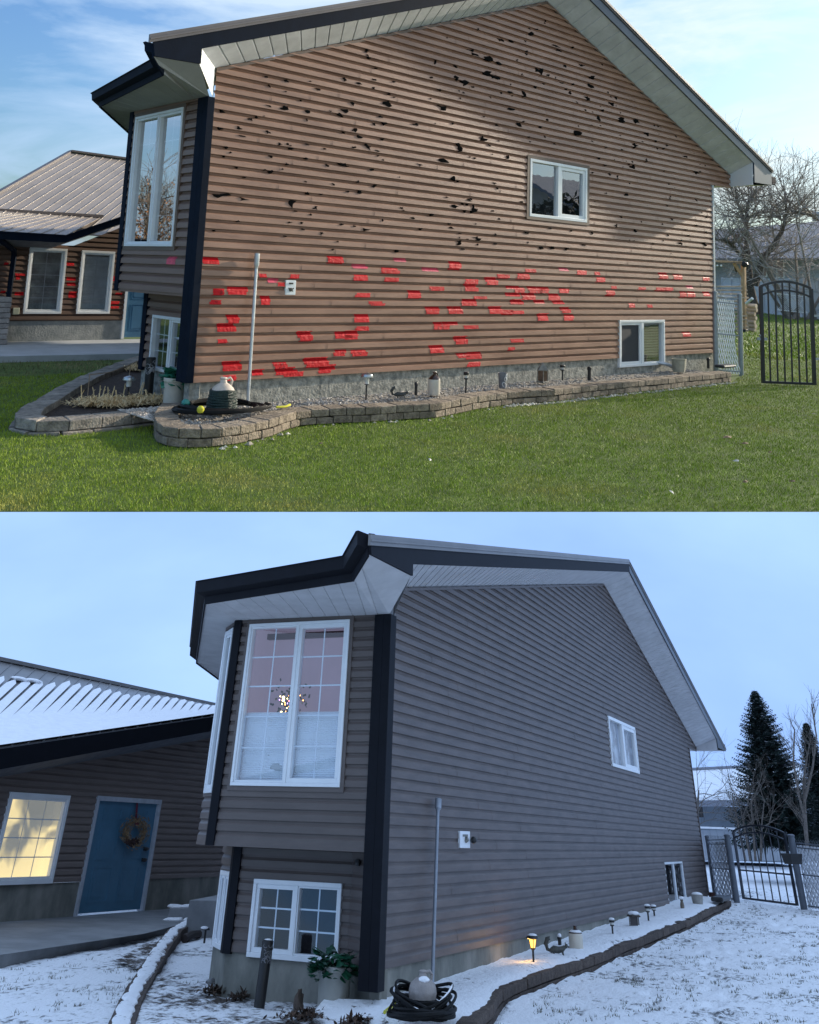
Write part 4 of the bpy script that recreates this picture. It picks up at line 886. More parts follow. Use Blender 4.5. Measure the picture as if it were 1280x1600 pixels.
# grass blades
rng = np.random.default_rng(3)
def grass(npts, name, label, mats, dmin, dmax, wmul, region, hgt=(.028, .05), wid=.0035):
    M2 = MA[2]; C = CAMW; fw = np.array([M2[0], M2[1]]); fw /= np.linalg.norm(fw); rt = np.array([fw[1], -fw[0]])
    # even spread over the wedge of ground in front of the lens
    u = rng.random(npts); dd = dmin*(dmax/dmin)**(u**1.0); lat = (rng.random(npts)*2-1)*.56*dd
    X = C[0]+fw[0]*dd+rt[0]*lat; Y = C[1]+fw[1]*dd+rt[1]*lat
    ok = region(X, Y); X, Y, dd = X[ok], Y[ok], dd[ok]
    n = len(X); sc = np.clip(dd/9.0, .8, 3.2)**.8
    h = rng.uniform(hgt[0], hgt[1], n)*np.clip(dd/9, .9, 1.6)**.5; w_ = wid*sc
    clump = np.sin(X*5.1+np.cos(Y*4.3)*1.7)*np.cos(Y*6.3+X*1.9); h *= 1+.22*clump
    a = rng.random(n)*math.pi*2; lean = rng.uniform(.1, .8, n)*h; la = rng.random(n)*math.pi*2
    V = np.zeros((n, 3, 3)); V[:, 0, 0] = X-np.cos(a)*w_; V[:, 0, 1] = Y-np.sin(a)*w_; V[:, 1, 0] = X+np.cos(a)*w_; V[:, 1, 1] = Y+np.sin(a)*w_
    V[:, 0, 2] = V[:, 1, 2] = GZ-.002; V[:, 2, 0] = X+np.cos(la)*lean; V[:, 2, 1] = Y+np.sin(la)*lean; V[:, 2, 2] = GZ+h
    me = bpy.data.meshes.new(name); me.vertices.add(n*3); me.vertices.foreach_set('co', V.reshape(-1).astype(np.float32))
    me.loops.add(n*3); me.loops.foreach_set('vertex_index', np.arange(n*3, dtype=np.int32)); me.polygons.add(n); me.polygons.foreach_set('loop_start', np.arange(0, n*3, 3, dtype=np.int32))
    me.polygons.foreach_set('loop_total', np.full(n, 3, dtype=np.int32)); me.update(calc_edges=True); me.materials.append(mats)
    o = bpy.data.objects.new(name, me); COL.objects.link(o); PL.roots.append(o); PL.all.append(o); BASE[o.name] = Vector((0, 0, 0)); return tag(o, label, None, None, 'stuff')
def inpoly(X, Y, P):
    c = np.zeros(len(X), bool); j = len(P)-1
    for i in range(len(P)):
        xi, yi, xj, yj = P[i][0], P[i][1], P[j][0], P[j][1]
        c ^= ((yi > Y) != (yj > Y)) & (X < (xj-xi)*(Y-yi)/((yj-yi) if yj != yi else 1e-9)+xi); j = i
    return c
wx0, wy0, wx1, wy1 = p[0].x-1, p[0].y, p[1].x, p[1].y
bedA = [(q.x, q.y) for q in E1]+[(14, .0), (.35, .0), (.35, .5)]; bedB = [(q.x, q.y) for q in E2]+[(3, 6.1)]
def region(X, Y):
    ok = ~inpoly(X, Y, bedA) & ~inpoly(X, Y, bedB)
    side = (X-a.x)*nrm.x+(Y-a.y)*nrm.y > .01
    ok &= side & ~((Y > -.02) & (X > 0) & (X < 12.4) & (Y < 8) & (X > .35*Y-.2)) & ~((Y > wy0-.03+(X-wx0)*(wy1-wy0)/(wx1-wx0)) & (X < 6)) 
    return ok
def blade_mat(name, c1, c2, dry, dlo, dhi, isl=.35, extra=None):
    m = bpy.data.materials.new(name); m.use_nodes = True; t = m.node_tree; pr = t.nodes['Principled BSDF']; pr.inputs['Roughness'].default_value = .6; pr.inputs['Specular IOR Level'].default_value = .25
    tcn = t.nodes.new('ShaderNodeTexCoord'); n1 = t.nodes.new('ShaderNodeTexNoise'); n1.inputs['Scale'].default_value = .9; n1.inputs['Detail'].default_value = 5
    n2 = t.nodes.new('ShaderNodeTexNoise'); n2.inputs['Scale'].default_value = 7; n2.inputs['Detail'].default_value = 3
    t.links.new(tcn.outputs['Object'], n1.inputs['Vector']); t.links.new(tcn.outputs['Object'], n2.inputs['Vector'])
    r1 = t.nodes.new('ShaderNodeValToRGB'); r1.color_ramp.elements[0].color = (*c1, 1); r1.color_ramp.elements[1].color = (*c2, 1); r1.color_ramp.elements[0].position = .35; r1.color_ramp.elements[1].position = .65
    t.links.new(n2.outputs['Fac'], r1.inputs[0])
    r2 = t.nodes.new('ShaderNodeValToRGB'); r2.color_ramp.elements[0].position = dlo; r2.color_ramp.elements[1].position = dhi; t.links.new(n1.outputs['Fac'], r2.inputs[0])
    mx_ = t.nodes.new('ShaderNodeMixRGB'); mx_.inputs[2].default_value = (*dry, 1); t.links.new(r2.outputs[0], mx_.inputs[0]); t.links.new(r1.outputs[0], mx_.inputs[1])
    g_ = t.nodes.new('ShaderNodeNewGeometry'); mrn = t.nodes.new('ShaderNodeMapRange'); mrn.inputs['To Min'].default_value = 1-isl; mrn.inputs['To Max'].default_value = 1+isl
    t.links.new(g_.outputs['Random Per Island'], mrn.inputs['Value']); sc = t.nodes.new('ShaderNodeVectorMath'); sc.operation = 'SCALE'
    t.links.new(mx_.outputs[0], sc.inputs[0]); t.links.new(mrn.outputs[0], sc.inputs['Scale']); t.links.new(sc.outputs[0], pr.inputs['Base Color']); return m
m_bl = blade_mat('grass_blades', (.175, .25, .012), (.30, .40, .030), (.40, .38, .08), .52, .72, .45)
m_dry = blade_mat('dry_grass_blades', (.16, .15, .07), (.10, .13, .04), (.30, .25, .13), .40, .62, .4)
split = A.z(100, 585, GZ).y
grass(480000, 'grass', 'short green autumn lawn', m_bl, 6.0, 24, 1, lambda X, Y: region(X, Y) & ~((X < 2.9) & (Y > split)), (.015, .031), .0026)
grass(60000, 'dry_grass', 'thin yellowed grass beside the walkway', m_dry, 11, 24, 1, lambda X, Y: region(X, Y) & (X < 2.9) & (Y > split), (.02, .045), .004)
grass(90000, 'backyard_grass', 'sunlit grass in the yard beyond the gate', m_bl, 24, 70, 1, lambda X, Y: region(X, Y), (.04, .08), .007)
# fallen leaves on the grass
m_dl = mat('dead_leaf', (.14, .08, .04), .8, .3, 10, col2=(.34, .24, .13))
m_wl = mat('pale_leaf', (.60, .58, .52), .7)
def leaf(px, py, s_, m, lab):
    P = A.z(px, py, GZ)+Vector((0, 0, .05)); mb = MB(); a_ = rnd.random()*6; ca, sa = math.cos(a_)*s_, math.sin(a_)*s_; z_ = Vector((0, 0, 1))
    u = Vector((ca, sa, 0)); v = Vector((-sa, ca, 0))*.5
    mb.poly([P-u, P-u*.3+v+z_*.015, P+z_*.02]); mb.poly([P-u*.3+v+z_*.015, P+u*.4+v*.9+z_*.02, P+z_*.02]); mb.poly([P+u*.4+v*.9+z_*.02, P+u+z_*.01, P+z_*.02]); mb.poly([P+u+z_*.01, P+u*.3-v+z_*.005, P+z_*.02]); mb.poly([P+u*.3-v+z_*.005, P-u, P+z_*.02])
    obj('fallen_leaf', mb, m, label=lab, cat='leaf', group='fallen leaves on the lawn')
leaf(1050, 780, .04, m_wl, 'white curled leaf low on the lawn, lowest of all the fallen leaves')
leaf(1137, 691, .07, m_dl, 'grey brown leaf on the lawn under the gate side')
leaf(1164, 701, .05, m_dl, 'dark small leaf just right of the grey brown one'); leaf(1150, 729, .05, m_wl, 'pale leaf on the lawn right of centre, above the white curled one')
leaf(1203, 715, .05, m_dl, 'brown leaf half sunk in the grass at the right'); leaf(1238, 762, .04, m_dl, 'brown leaf at the lower right of the lawn'); leaf(1272, 653, .06, m_wl, 'pale leaf at the right edge of the lawn'); leaf(1165, 763, .03, m_dl, 'tiny brown leaf low right on the lawn'); leaf(672, 728, .03, m_wl, 'single pale leaf near the middle of the lawn')
leaf(500, 702, .03, m_dl, 'single brown leaf left of the middle of the lawn')

# ------------------------------------------------------------------ fence, gate and yard beyond
m_blackm = mat('black_gate_metal', (.010, .012, .018), .35, .15, 20, spec=.5)
m_gp = mat('grey_fence_post', (.30, .34, .37), .4, .12, 8, metal=.5)
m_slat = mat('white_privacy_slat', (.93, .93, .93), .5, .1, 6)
def up_to(P, py):             # height above P that shows at photo row py
    lo, hi = 0.0, 8.0
    for _ in range(40):
        m_ = (lo+hi)/2
        if PL.pr((P.x, P.y, P.z+m_))[1] > py: lo = m_
        else: hi = m_
    return lo
def gate(pl, pr, top_l, top_r, arch, n, label, m, gap, sag=.08, mid=None, latch=True, gz=.03):
    t = thing('garden_gate', pl, label, 'gate'); d_ = (pr-pl); L_ = d_.length; d_ = d_/L_
    h0 = up_to(pl, top_l); h1 = up_to(pr, top_r)
    for P_, h_ in ((pl, h0), (pr, h1)):
        mb = MB(); mb.bar(P_+Vector((0, 0, gz)), P_+Vector((0, 0, h_)), .06, .06, (d_.x, d_.y, 0)); obj('stile', mb, m, t)
    c = pl.lerp(pr, .5); hm = up_to(c, arch)
    def top(s, o=0): return pl.lerp(pr, s)+Vector((0, 0, (h0*(1-s)+h1*s)+(hm-(h0+h1)/2)*(1-(2*s-1)**2)-o))
    mb = MB()
    for i in range(16): mb.bar(top(i/16), top((i+1)/16), .04, .045)
    obj('top_rail', mb, m, t)
    mb = MB()
    for i in range(16): mb.bar(top(i/16, gap), top((i+1)/16, gap), .03, .035)
    obj('arched_rail', mb, m, t)
    mb = MB(); mb.bar(pl+Vector((0, 0, gz+.02)), pr+Vector((0, 0, gz+.02)), .04, .045); obj('bottom_rail', mb, m, t)
    if mid: mb = MB(); mb.bar(pl+Vector((0, 0, mid)), pr+Vector((0, 0, mid)), .035, .035); obj('middle_rail', mb, m, t)
    for i in range(1, n+1):
        s = i/(n+1); q = pl.lerp(pr, s); mb = MB(); mb.bar(q+Vector((0, 0, gz+.02)), top(s, .01), .025, .025, (d_.x, d_.y, 0)); obj('bar', mb, m, t)
    if latch:
        mb = MB(); q = pl+Vector((0, 0, h0*.46)); mb.bar(q-d_*.10, q+d_*.10, .03, .05); mb.bar(q+Vector((0, 0, .06))-d_*.05, q+Vector((0, 0, .08))+d_*.03, .05, .03); obj('latch', mb, m_gp, t)
        mb = MB()
        for f_ in (.28, .72): q = pr+Vector((0, 0, h1*f_)); mb.bar(q-d_*.02, q+d_*.14, .04, .04)
        obj('hinge', mb, m_gp, t)
    return t
pl, pr_ = A.z(1193, 601, GZ), A.z(1273, 604, GZ)
gate(pl, pr_, 447, 451, 440, 6, 'black arched metal gate swung open on the green lawn', m_blackm, .17)
def fpost(P, top, r, label, m):
    h = up_to(P, top); mb = MB(); mb.tube([P-Vector((0, 0, .05)), P+Vector((0, 0, h-.03))], r, 12); mb.lathe(P+Vector((0, 0, h-.04)), [(r*1.15, 0), (r*1.15, .03), (r*.6, .05)], 12)
    return obj('fence_post', mb, m, smooth=True, label=label, cat='fence post', base=P)
PA = A.z(1119, 577, -.30); PB = A.z(1158.5, 587, GZ)
fpost(PA, 455, .05, 'grey steel fence post against the corner of the taped house', m_gp); fpost(PB, 459, .05, 'free-standing grey steel post between slatted panel and lawn', m_gp)
def slat_panel(a, b, top, label, m_w, m_m, cover=1.0, name='slatted_fence', flare=0.0, nsl=16):
    t = thing(name, a, label, 'fence'); L_ = (b-a).length; d_ = (b-a)/L_; ha, hb = up_to(a, top[0]), up_to(b, top[1])
    mb = MB()
    for f_ in (.97, .90, .5, .05): mb.tube([a+Vector((0, 0, ha*f_)), b+Vector((0, 0, hb*f_))], .014, 6)
    obj('rail', mb, m_m, t)
    n_ = Vector((-d_.y, d_.x, 0)); mb = MB()
    for i in range(nsl):              # vertical slats woven through the mesh
        s = .03+.94*cover*i/(nsl-1); q = a.lerp(b, s); h_ = (ha*(1-s)+hb*s); m_ = 14; pv = None; w_ = L_*cover/nsl*.46
        for k_ in range(m_+1):
            z_ = .03+(h_*.94-.03)*k_/m_; o_ = n_*(.012 if (k_+i) % 2 else -.012)+d_*flare*max(0, .35-z_/h_)*s
            c_ = q+o_+Vector((0, 0, z_))
            if pv is not None: mb.quad(pv-d_*w_, pv+d_*w_, c_+d_*w_, c_-d_*w_)
            pv = c_
    obj('slats', mb, m_w, t)
    mb = MB(); st = max(.10, 6*PL.m(a)); H_ = max(ha, hb)     # chain-link wire
    k_ = -int(H_/st)
    while k_*st < L_:
        for sgn in (1, -1):
            x0, z0, x1, z1 = k_*st, 0.0, k_*st+H_, H_
            if sgn < 0: x0, x1 = x1, x0
            def cl_(x, z, X, Z):
                pts = []
                for tt in (0.0, 1.0): pts.append((x+(X-x)*tt, z+(Z-z)*tt))
                (xa, za), (xb, zb) = pts
                for lim, s_ in ((0, 1), (L_, -1)):
                    if (xa-lim)*s_ < 0 and (xb-lim)*s_ < 0: return None
                    if (xa-lim)*s_ < 0: f_ = (lim-xa)/(xb-xa); za += (zb-za)*f_; xa = lim
                    if (xb-lim)*s_ < 0: f_ = (lim-xb)/(xa-xb); zb += (za-zb)*f_; xb = lim
                return xa, za, xb, zb
            r_ = cl_(x0, z0, x1, z1)
            if r_: mb.tube([a+d_*r_[0]+Vector((0, 0, r_[1]+.03)), a+d_*r_[2]+Vector((0, 0, r_[3]+.03))], max(.0025, .22*PL.m(a)), 3, cap=False)
        k_ += 1
    obj('wire_mesh', mb, m_m, t)
    return t
slat_panel(PA+Vector((.10, 0, -.1)), PB+Vector((-.06, -.0, .0)), (459, 463), 'narrow chain-link panel with white slats beside the taped house', m_slat, m_gp, .80, flare=.6)

# pergola post with stacked lumber
m_wood = mat('fresh_pine', (.42, .26, .14), .7, .2, 2, .2, 20, stretch=(8, 8, 1), col2=(.60, .40, .24))
m_wood2 = mat('rough_sawn_board', (.42, .32, .24), .8, .3, 3, .4, 20, col2=(.68, .55, .42), island=.3)
def dpt(px, py, D): d_ = PL.ray(px, py); return Vector(PL.C+D*d_)
G = A.z(1165, 519, GZ); DG = float(A.M[2] @ np.array(G)+A.t[2])
t = thing('pergola', G, 'pine pergola frame with corner brace behind the slatted panel', 'pergola')
mb = MB(); mb.bar(dpt(1163, 519, DG), dpt(1162, 412, DG), .16, .16, (1, 0, 0)); obj('post', mb, m_wood, t, bevel=.01)
mb = MB(); mb.bar(dpt(1080, 406, DG+.3), dpt(1160, 410, DG-.1), .13, .09); obj('beam', mb, m_wood, t, bevel=.01)
mb = MB(); mb.bar(dpt(1147, 411, DG), dpt(1161, 432, DG), .10, .10); obj('brace', mb, m_wood, t)
mb = MB(); mb.bar(dpt(1148, 413, DG+.5), dpt(1152, 425, DG+.5), .08, .08); mb.tube([dpt(1100, 407, DG-.2), dpt(1130, 411, DG-.2), dpt(1168, 409, DG-.2)], .012, 5); obj('string_wire', mb, m_blackp, t)
mb = MB(); c = dpt(1164, 413, DG-.2); mb.blob(c, (.14, .14, .12), 8, 6, .2); obj('speaker', mb, m_blackp, t)
for q in (1121, 1127): mb = MB(); mb.blob(dpt(q, 415, DG-.2), .045, 8, 6); obj('bulb', mb, m_white, t, smooth=True)
t = thing('lumber_stack', A.z(1150, 519, GZ), 'stack of pale rough boards standing under the pergola', 'lumber')
for i in range(13):
    y_ = 516-i*5.7; D = DG+.1+rnd.uniform(-.05, .05); x0 = 1120+rnd.uniform(-2, 2); x1 = 1166+rnd.uniform(-2, 2) if i > 9 else 1167+rnd.uniform(-1, 1)
    mb = MB(); mb.bar(dpt(x0, y_, D), dpt(x1, y_+.3, D), .35, .065); obj('board', mb, m_wood2, t, bevel=.006)
t = thing('firewood_pile', A.z(1172, 517, GZ), 'low pile of split logs to the right of the board stack', 'logs')
for i in range(7):
    mb = MB(); q = dpt(1171+rnd.uniform(-2, 1.5), 515-i*6.2, DG+.6); mb.tube([q-Vector((.0, .3, 0)), q+Vector((.02, .3, 0))], .085+rnd.random()*.02, 9); obj('log', mb, m_wood2, t)
mb = MB(); mb.tube([dpt(1166, 474, DG-.2), dpt(1176, 466, DG-.5)], .06, 10); obj('cardboard_tube', mb, m_white, smooth=True, label='white tube poking out above the log pile', cat='tube')
mb = MB(); q = dpt(1164, 517, DG-.12); mb.box(q.x-.13, q.x+.13, q.y-.1, q.y+.1, q.z-.06, q.z+.07); obj('plastic_block', mb, m_blackp, base=q, label='black block at the foot of the pergola post', cat='block', bevel=.01)
# vinyl fence and neighbouring house
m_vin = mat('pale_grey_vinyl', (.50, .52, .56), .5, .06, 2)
VA, VB = A.z(1172, 487, GZ), A.z(1290, 500, GZ); dV = (VB-VA).normalized(); V0 = VA-dV*6.5; V1 = VB+dV*5
t = thing('vinyl_fence', V0, 'long pale vinyl privacy fence behind the autumn yard', 'fence')
def topv(P, px_, py_): return up_to(P, py_)
hV = up_to(VA+dV*.5, 436); n_ = Vector((-dV.y, dV.x, 0)); L_ = (V1-V0).length
mb = MB(); nb = int(L_/.16)
for i in range(nb):
    a_, b_ = V0+dV*(i*.16+.006), V0+dV*((i+1)*.16-.006); mb.hexa([a_, b_, b_+n_*.03, a_+n_*.03], [a_+Vector((0, 0, hV)), b_+Vector((0, 0, hV)), b_+n_*.03+Vector((0, 0, hV)), a_+n_*.03+Vector((0, 0, hV))])
obj('boards', mb, m_vin, t)
mb = MB()
for z_ in (.05, hV*.72, hV): mb.bar(V0+Vector((0, 0, z_))-n_*.02, V1+Vector((0, 0, z_))-n_*.02, .08, .10)
obj('rail', mb, m_vin, t)
for i in range(int(L_/2.4)+1):
    mb = MB(); q = V0+dV*i*2.4; mb.bar(q, q+Vector((0, 0, hV+.12)), .14, .14, (dV.x, dV.y, 0)); obj('post', mb, m_vin, t)
# lattice
la, lb = dpt(1215, 484, 56), dpt(1262, 489, 56); 
t = thing('lattice_panel', la, 'white diamond lattice seen through the black gate', 'lattice'); mb = MB(); dl = (lb-la); Ln = dl.length; dl = dl/Ln; hl = (482-457)*PL.m(la)*1.0
for i in range(0, 40):
    for sg in (1, -1):
        x0 = i*.11; pts = []
        xa, xb = x0, x0+hl
        if xa >= 0 and xb <= Ln:
            mb.bar(la+dl*(xa if sg > 0 else xb), la+dl*(xb if sg > 0 else xa)+Vector((0, 0, hl)), .015, .04, (dl.y, -dl.x, 0))
mb.bar(la, lb, .05, .05); mb.bar(la+Vector((0, 0, hl)), lb+Vector((0, 0, hl)), .05, .05); obj('lattice', mb, m_white, t)
HD = 88.0
m_ns = mat('pale_blue_stucco', (.33, .38, .43), .9, .08, 2, .3, 20); m_nr = mat('grey_shingle', (.16, .17, .21), .9, .2, 30, .6, 60, col2=(.27, .29, .34), stretch=(1, 1, 4))
g1, g2 = dpt(1060, 500, HD), dpt(1340, 500, HD); t = thing('neighbour_house', dpt(1200, 495, HD), 'pale grey-blue bungalow with grey shingle roof behind the bare tree', 'house')
rt_ = Vector(A.M[0]); rt_ = Vector((rt_.x, rt_.y, 0)).normalized(); bk = Vector((-rt_.y, rt_.x, 0))
def vw(px0, px1, py0, py1, D, th=.1, push=0):  # upright slab facing the yard: photo box at depth D
    a_, b_ = dpt(px0, py1, D), dpt(px1, py1, D); h_ = (py1-py0)*PL.m(a_); a_.z = b_.z = (a_.z+b_.z)/2; o_ = bk*th
    return [a_, b_, b_+o_, a_+o_], [v+Vector((0, 0, h_)) for v in (a_, b_, b_+o_, a_+o_)]
mb = MB(); mb.hexa(*vw(1040, 1360, 404, 500, HD, 6)); obj('wall', mb, m_ns, t)
mb = MB(); e_a, e_b = dpt(1030, 404, HD-2), dpt(1380, 402, HD-2); r_a, r_b = dpt(1030, 366, HD+12), dpt(1400, 336, HD+12); mb.hexa([e_a-Vector((0, 0, .2)), e_b-Vector((0, 0, .2)), r_b-Vector((0, 0, .2)), r_a-Vector((0, 0, .2))], [e_a, e_b, r_b, r_a]); rfN = obj('roof', mb, m_nr, t)
mb = MB(); mb.bar(e_a-Vector((0, 0, .12)), e_b-Vector((0, 0, .12)), .1, .22); obj('gutter', mb, mat('grey_gutter', (.10, .11, .12), .5), rfN)
for (x0, x1, y0, y1, lab) in ((1182, 1199, 413, 432, None), (1214, 1226, 401, 434, None)):
    mb = MB(); mb.hexa(*vw(x0, x1, y0, y1, HD-.12, .1)); w_ = obj('window', mb, m_white, t, label=lab); mb = MB(); mb.hexa(*vw(x0+1.5, x1-1.5, y0+1.5, y1-1.5, HD-.16, .05)); obj('pane', mb, mat('tan_blind_glass', (.14, .10, .08), .3, .3, 4, coat=.5), w_)
mb = MB(); mb.hexa(*vw(1275, 1290, 331, 345, HD+3, .8)); obj('chimney', mb, m_ns, t)

# ------------------------------------------------------------------ trees
m_bark = mat('grey_brown_bark', (.075, .062, .052), .9, .3, 12, .8, 30, col2=(.17, .145, .125))
m_twig = mat('pale_twig', (.20, .165, .14), .85, .25, 6, col2=(.34, .29, .25))
def twigs(mb, p, d_, l, r, lev, spread=.6, grav=0.0, bias=None):
    pts = [p]; q = p.copy(); dd = d_.copy(); n_ = 4; rs = [r]
    for i in range(n_):
        dd = (dd+Vector((rnd.uniform(-1, 1), rnd.uniform(-1, 1), rnd.uniform(-1, 1)))*.16+Vector((0, 0, grav))).normalized(); q = q+dd*l/n_; pts.append(q.copy()); rs.append(r*(1-.55*(i+1)/n_))
    mb.tube(pts, rs, 5 if lev > 1 else 3, cap=False)
    if lev <= 0: return
    k_ = rnd.randint(3, 4) if lev > 1 else rnd.randint(3, 5)
    for i in range(k_):
        s = rnd.uniform(.25, 1); j = min(n_-1, int(s*n_)); b_ = pts[j].lerp(pts[j+1], s*n_-j if s < 1 else 1)
        ax = Vector((rnd.uniform(-1, 1), rnd.uniform(-1, 1), rnd.uniform(-.6, 1))).normalized()
        nd = (dd*.6+ax*spread+(bias or Vector((0, 0, 0)))).normalized(); twigs(mb, b_, nd, l*rnd.uniform(.5, .75), max(.004, r*.5), lev-1, spread, grav, bias)
TB = A.z(1176, 494, GZ); TD = float(A.M[2] @ np.array(TB)+A.t[2])-1.0
t = thing('bare_tree', TB, 'large bare tree with forked grey trunk between the house corner and the gate', 'tree')
k = TD/F; J = lambda x, y, dd=0: dpt(x, y, TD+dd)
mt = MB(); mt.tube([J(1176, 489), J(1174, 470), J(1170, 445), J(1168, 420), J(1167, 400)], [14*k, 10*k, 8*k, 7.5*k, 6*k], 10)
limbs = [([J(1167, 402), J(1167, 375, .2), J(1166, 350, .3), J(1160, 335, .5), J(1154, 320, .8), J(1149, 308, 1)], [5.5*k, 3.6*k, 3.2*k, 2.5*k, 2*k, 1.4*k]),
         ([J(1166, 350, .3), J(1167, 330), J(1170, 315, -.4), J(1175, 309, -.6)], [3*k, 2.4*k, 2*k, 1.5*k]),
         ([J(1180, 445, -.4), J(1190, 410, -.8), J(1207, 384, -1), J(1222, 362, -1.2), J(1228, 340, -1.3), J(1229, 320, -1.4)], [6*k, 4.5*k, 3.6*k, 3*k, 2.4*k, 1.7*k]),
         ([J(1168, 405), J(1155, 396, -.6), J(1143, 380, -1), J(1130, 375, -1.4), J(1115, 373, -2)], [5*k, 3.4*k, 2.8*k, 2*k, 1.2*k]),
         ([J(1168, 340), J(1185, 331, -.5), J(1205, 331, -1), J(1222, 345, -1.4)], [2*k, 1.5*k, 1.2*k, .8*k]),
         ([J(1228, 335, -1.3), J(1245, 331, -1.5), J(1265, 335, -2), J(1285, 348, -2.4)], [2*k, 1.5*k, 1.2*k, .8*k])]
for pts, rs in limbs: mt.tube(pts, rs, 8)
obj('trunk', mt, m_bark, t, smooth=True)
tw = MB()
for pts, rs in limbs:
    for i in range(1, len(pts)):
        for r_ in range(7):
            q = pts[i-1].lerp(pts[i], rnd.random()); dd = Vector((rnd.uniform(-1, 1), rnd.uniform(-1, 1), rnd.uniform(-.1, 1))).normalized(); twigs(tw, q, dd, rnd.uniform(.7, 1.6)*TD/26, .9*k, 2, .7, .02)
for q in (J(1149, 308, 1), J(1175, 309, -.6), J(1229, 320, -1.4), J(1222, 345, -1.4), J(1285, 348, -2.4)):
    for r_ in range(5): twigs(tw, q, Vector((rnd.uniform(-1, 1), rnd.uniform(-.6, .6), rnd.uniform(0, 1))).normalized(), rnd.uniform(.8, 1.6)*TD/26, 1.0*k, 2, .6, .03)
obj('crown', tw, m_twig, t)
SB = A.z(1248, 500, GZ); SD = float(A.M[2] @ np.array(SB)+A.t[2])-.5
t = thing('bare_shrub', SB, 'tangle of pale leafless branches arching over the vinyl fence at the right', 'shrub'); mt = MB(); tw = MB(); k = SD/F
for i in range(9):
    f9 = SD/26; q = SB+Vector((rnd.uniform(-.5, .9), rnd.uniform(-.4, .6), 0))*f9; d_ = Vector((rnd.uniform(-.7, .7), rnd.uniform(-.4, .4), 1)).normalized(); tp = q+d_*rnd.uniform(2.0, 3.4)*f9; mt.tube([q, q.lerp(tp, .5)+Vector((.1, 0, 0)), tp], [.05*f9, .035*f9, .02*f9], 6)
    for r_ in range(9): twigs(tw, q.lerp(tp, rnd.uniform(.4, 1)), (Vector((rnd.uniform(-1, 1), rnd.uniform(-.7, .7), rnd.uniform(-.3, .9)))).normalized(), rnd.uniform(.9, 1.8)*f9, .016*f9, 2, .7, -.06)
obj('stem', mt, m_twig, t, smooth=True); obj('crown', tw, mat('silvery_twig', (.34, .31, .29), .8, .2, 5, col2=(.50, .47, .44)), t)

# ------------------------------------------------------------------ things seen only as reflections in the panes
t = thing('street_tree', (-11.5, 24, GZ), 'young tree with rust-coloured leaves across the street, mirrored in the tall bay window', 'tree'); mt = MB(); tw = MB(); lf = MB(); b0_ = Vector((-11.5, 24, GZ))
mt.tube([b0_, b0_+Vector((.1, 0, 1.5)), b0_+Vector((0, .1, 3.4)), b0_+Vector((.1, 0, 5.0))], [.14, .11, .07, .03], 8)
for i in range(60):
    q = b0_+Vector((0, 0, rnd.uniform(.9, 4.6))); twigs(tw, q, Vector((rnd.uniform(-1, 1), rnd.uniform(-1, 1), rnd.uniform(.2, 1.2))).normalized(), rnd.uniform(1.0, 2.2), .03, 2, .7, .03)
for i in range(2600):
    c = b0_+Vector((rnd.gauss(0, 1.0), rnd.gauss(0, 1.0), 2.6+rnd.gauss(0, 1.0))); d_ = Vector((rnd.uniform(-1, 1), rnd.uniform(-1, 1), rnd.uniform(-1, 1))).normalized()*.07; s_ = d_.cross(Vector((.3, .2, 1))).normalized()*.04; lf.quad(c-d_, c-s_, c+d_, c+s_)
obj('trunk', mt, m_bark, t, smooth=True); obj('limbs', tw, m_bark, t); obj('crown', lf, mat('rust_leaf', (.24, .10, .04), .8, .2, 5, col2=(.42, .22, .10), island=.3), t)
t = thing('neighbour_house', (33, -20, GZ), 'pale neighbouring gable beside the autumn lawn, mirrored in the gable window', 'house')
mb = MB(); mb.hexa([(30, -28, GZ), (38, -28, GZ), (38, -13, GZ), (30, -13, GZ)], [(30, -28, 3.2), (38, -28, 3.2), (38, -13, 3.2), (30, -13, 3.2)]); mb.poly([(30, -28, 3.2), (30, -13, 3.2), (30, -20.5, 6.6)]); obj('wall', mb, mat('cream_stucco', (.45, .43, .38), .9), t)
mb = MB(); mb.hexa([(29.4, -20.5, 6.7), (38, -20.5, 6.7), (38, -12.3, 3.0), (29.4, -12.3, 3.0)], [(29.4, -20.5, 6.9), (38, -20.5, 6.9), (38, -12.3, 3.2), (29.4, -12.3, 3.2)]); mb.hexa([(29.4, -28.7, 3.0), (38, -28.7, 3.0), (38, -20.5, 6.7), (29.4, -20.5, 6.7)], [(29.4, -28.7, 3.2), (38, -28.7, 3.2), (38, -20.5, 6.9), (29.4, -20.5, 6.9)]); obj('roof', mb, m_nr, t)
m_dkl = mat('dark_hedge_leaf', (.018, .035, .016), .8, .3, 1.5, col2=(.075, .055, .03), island=.4)
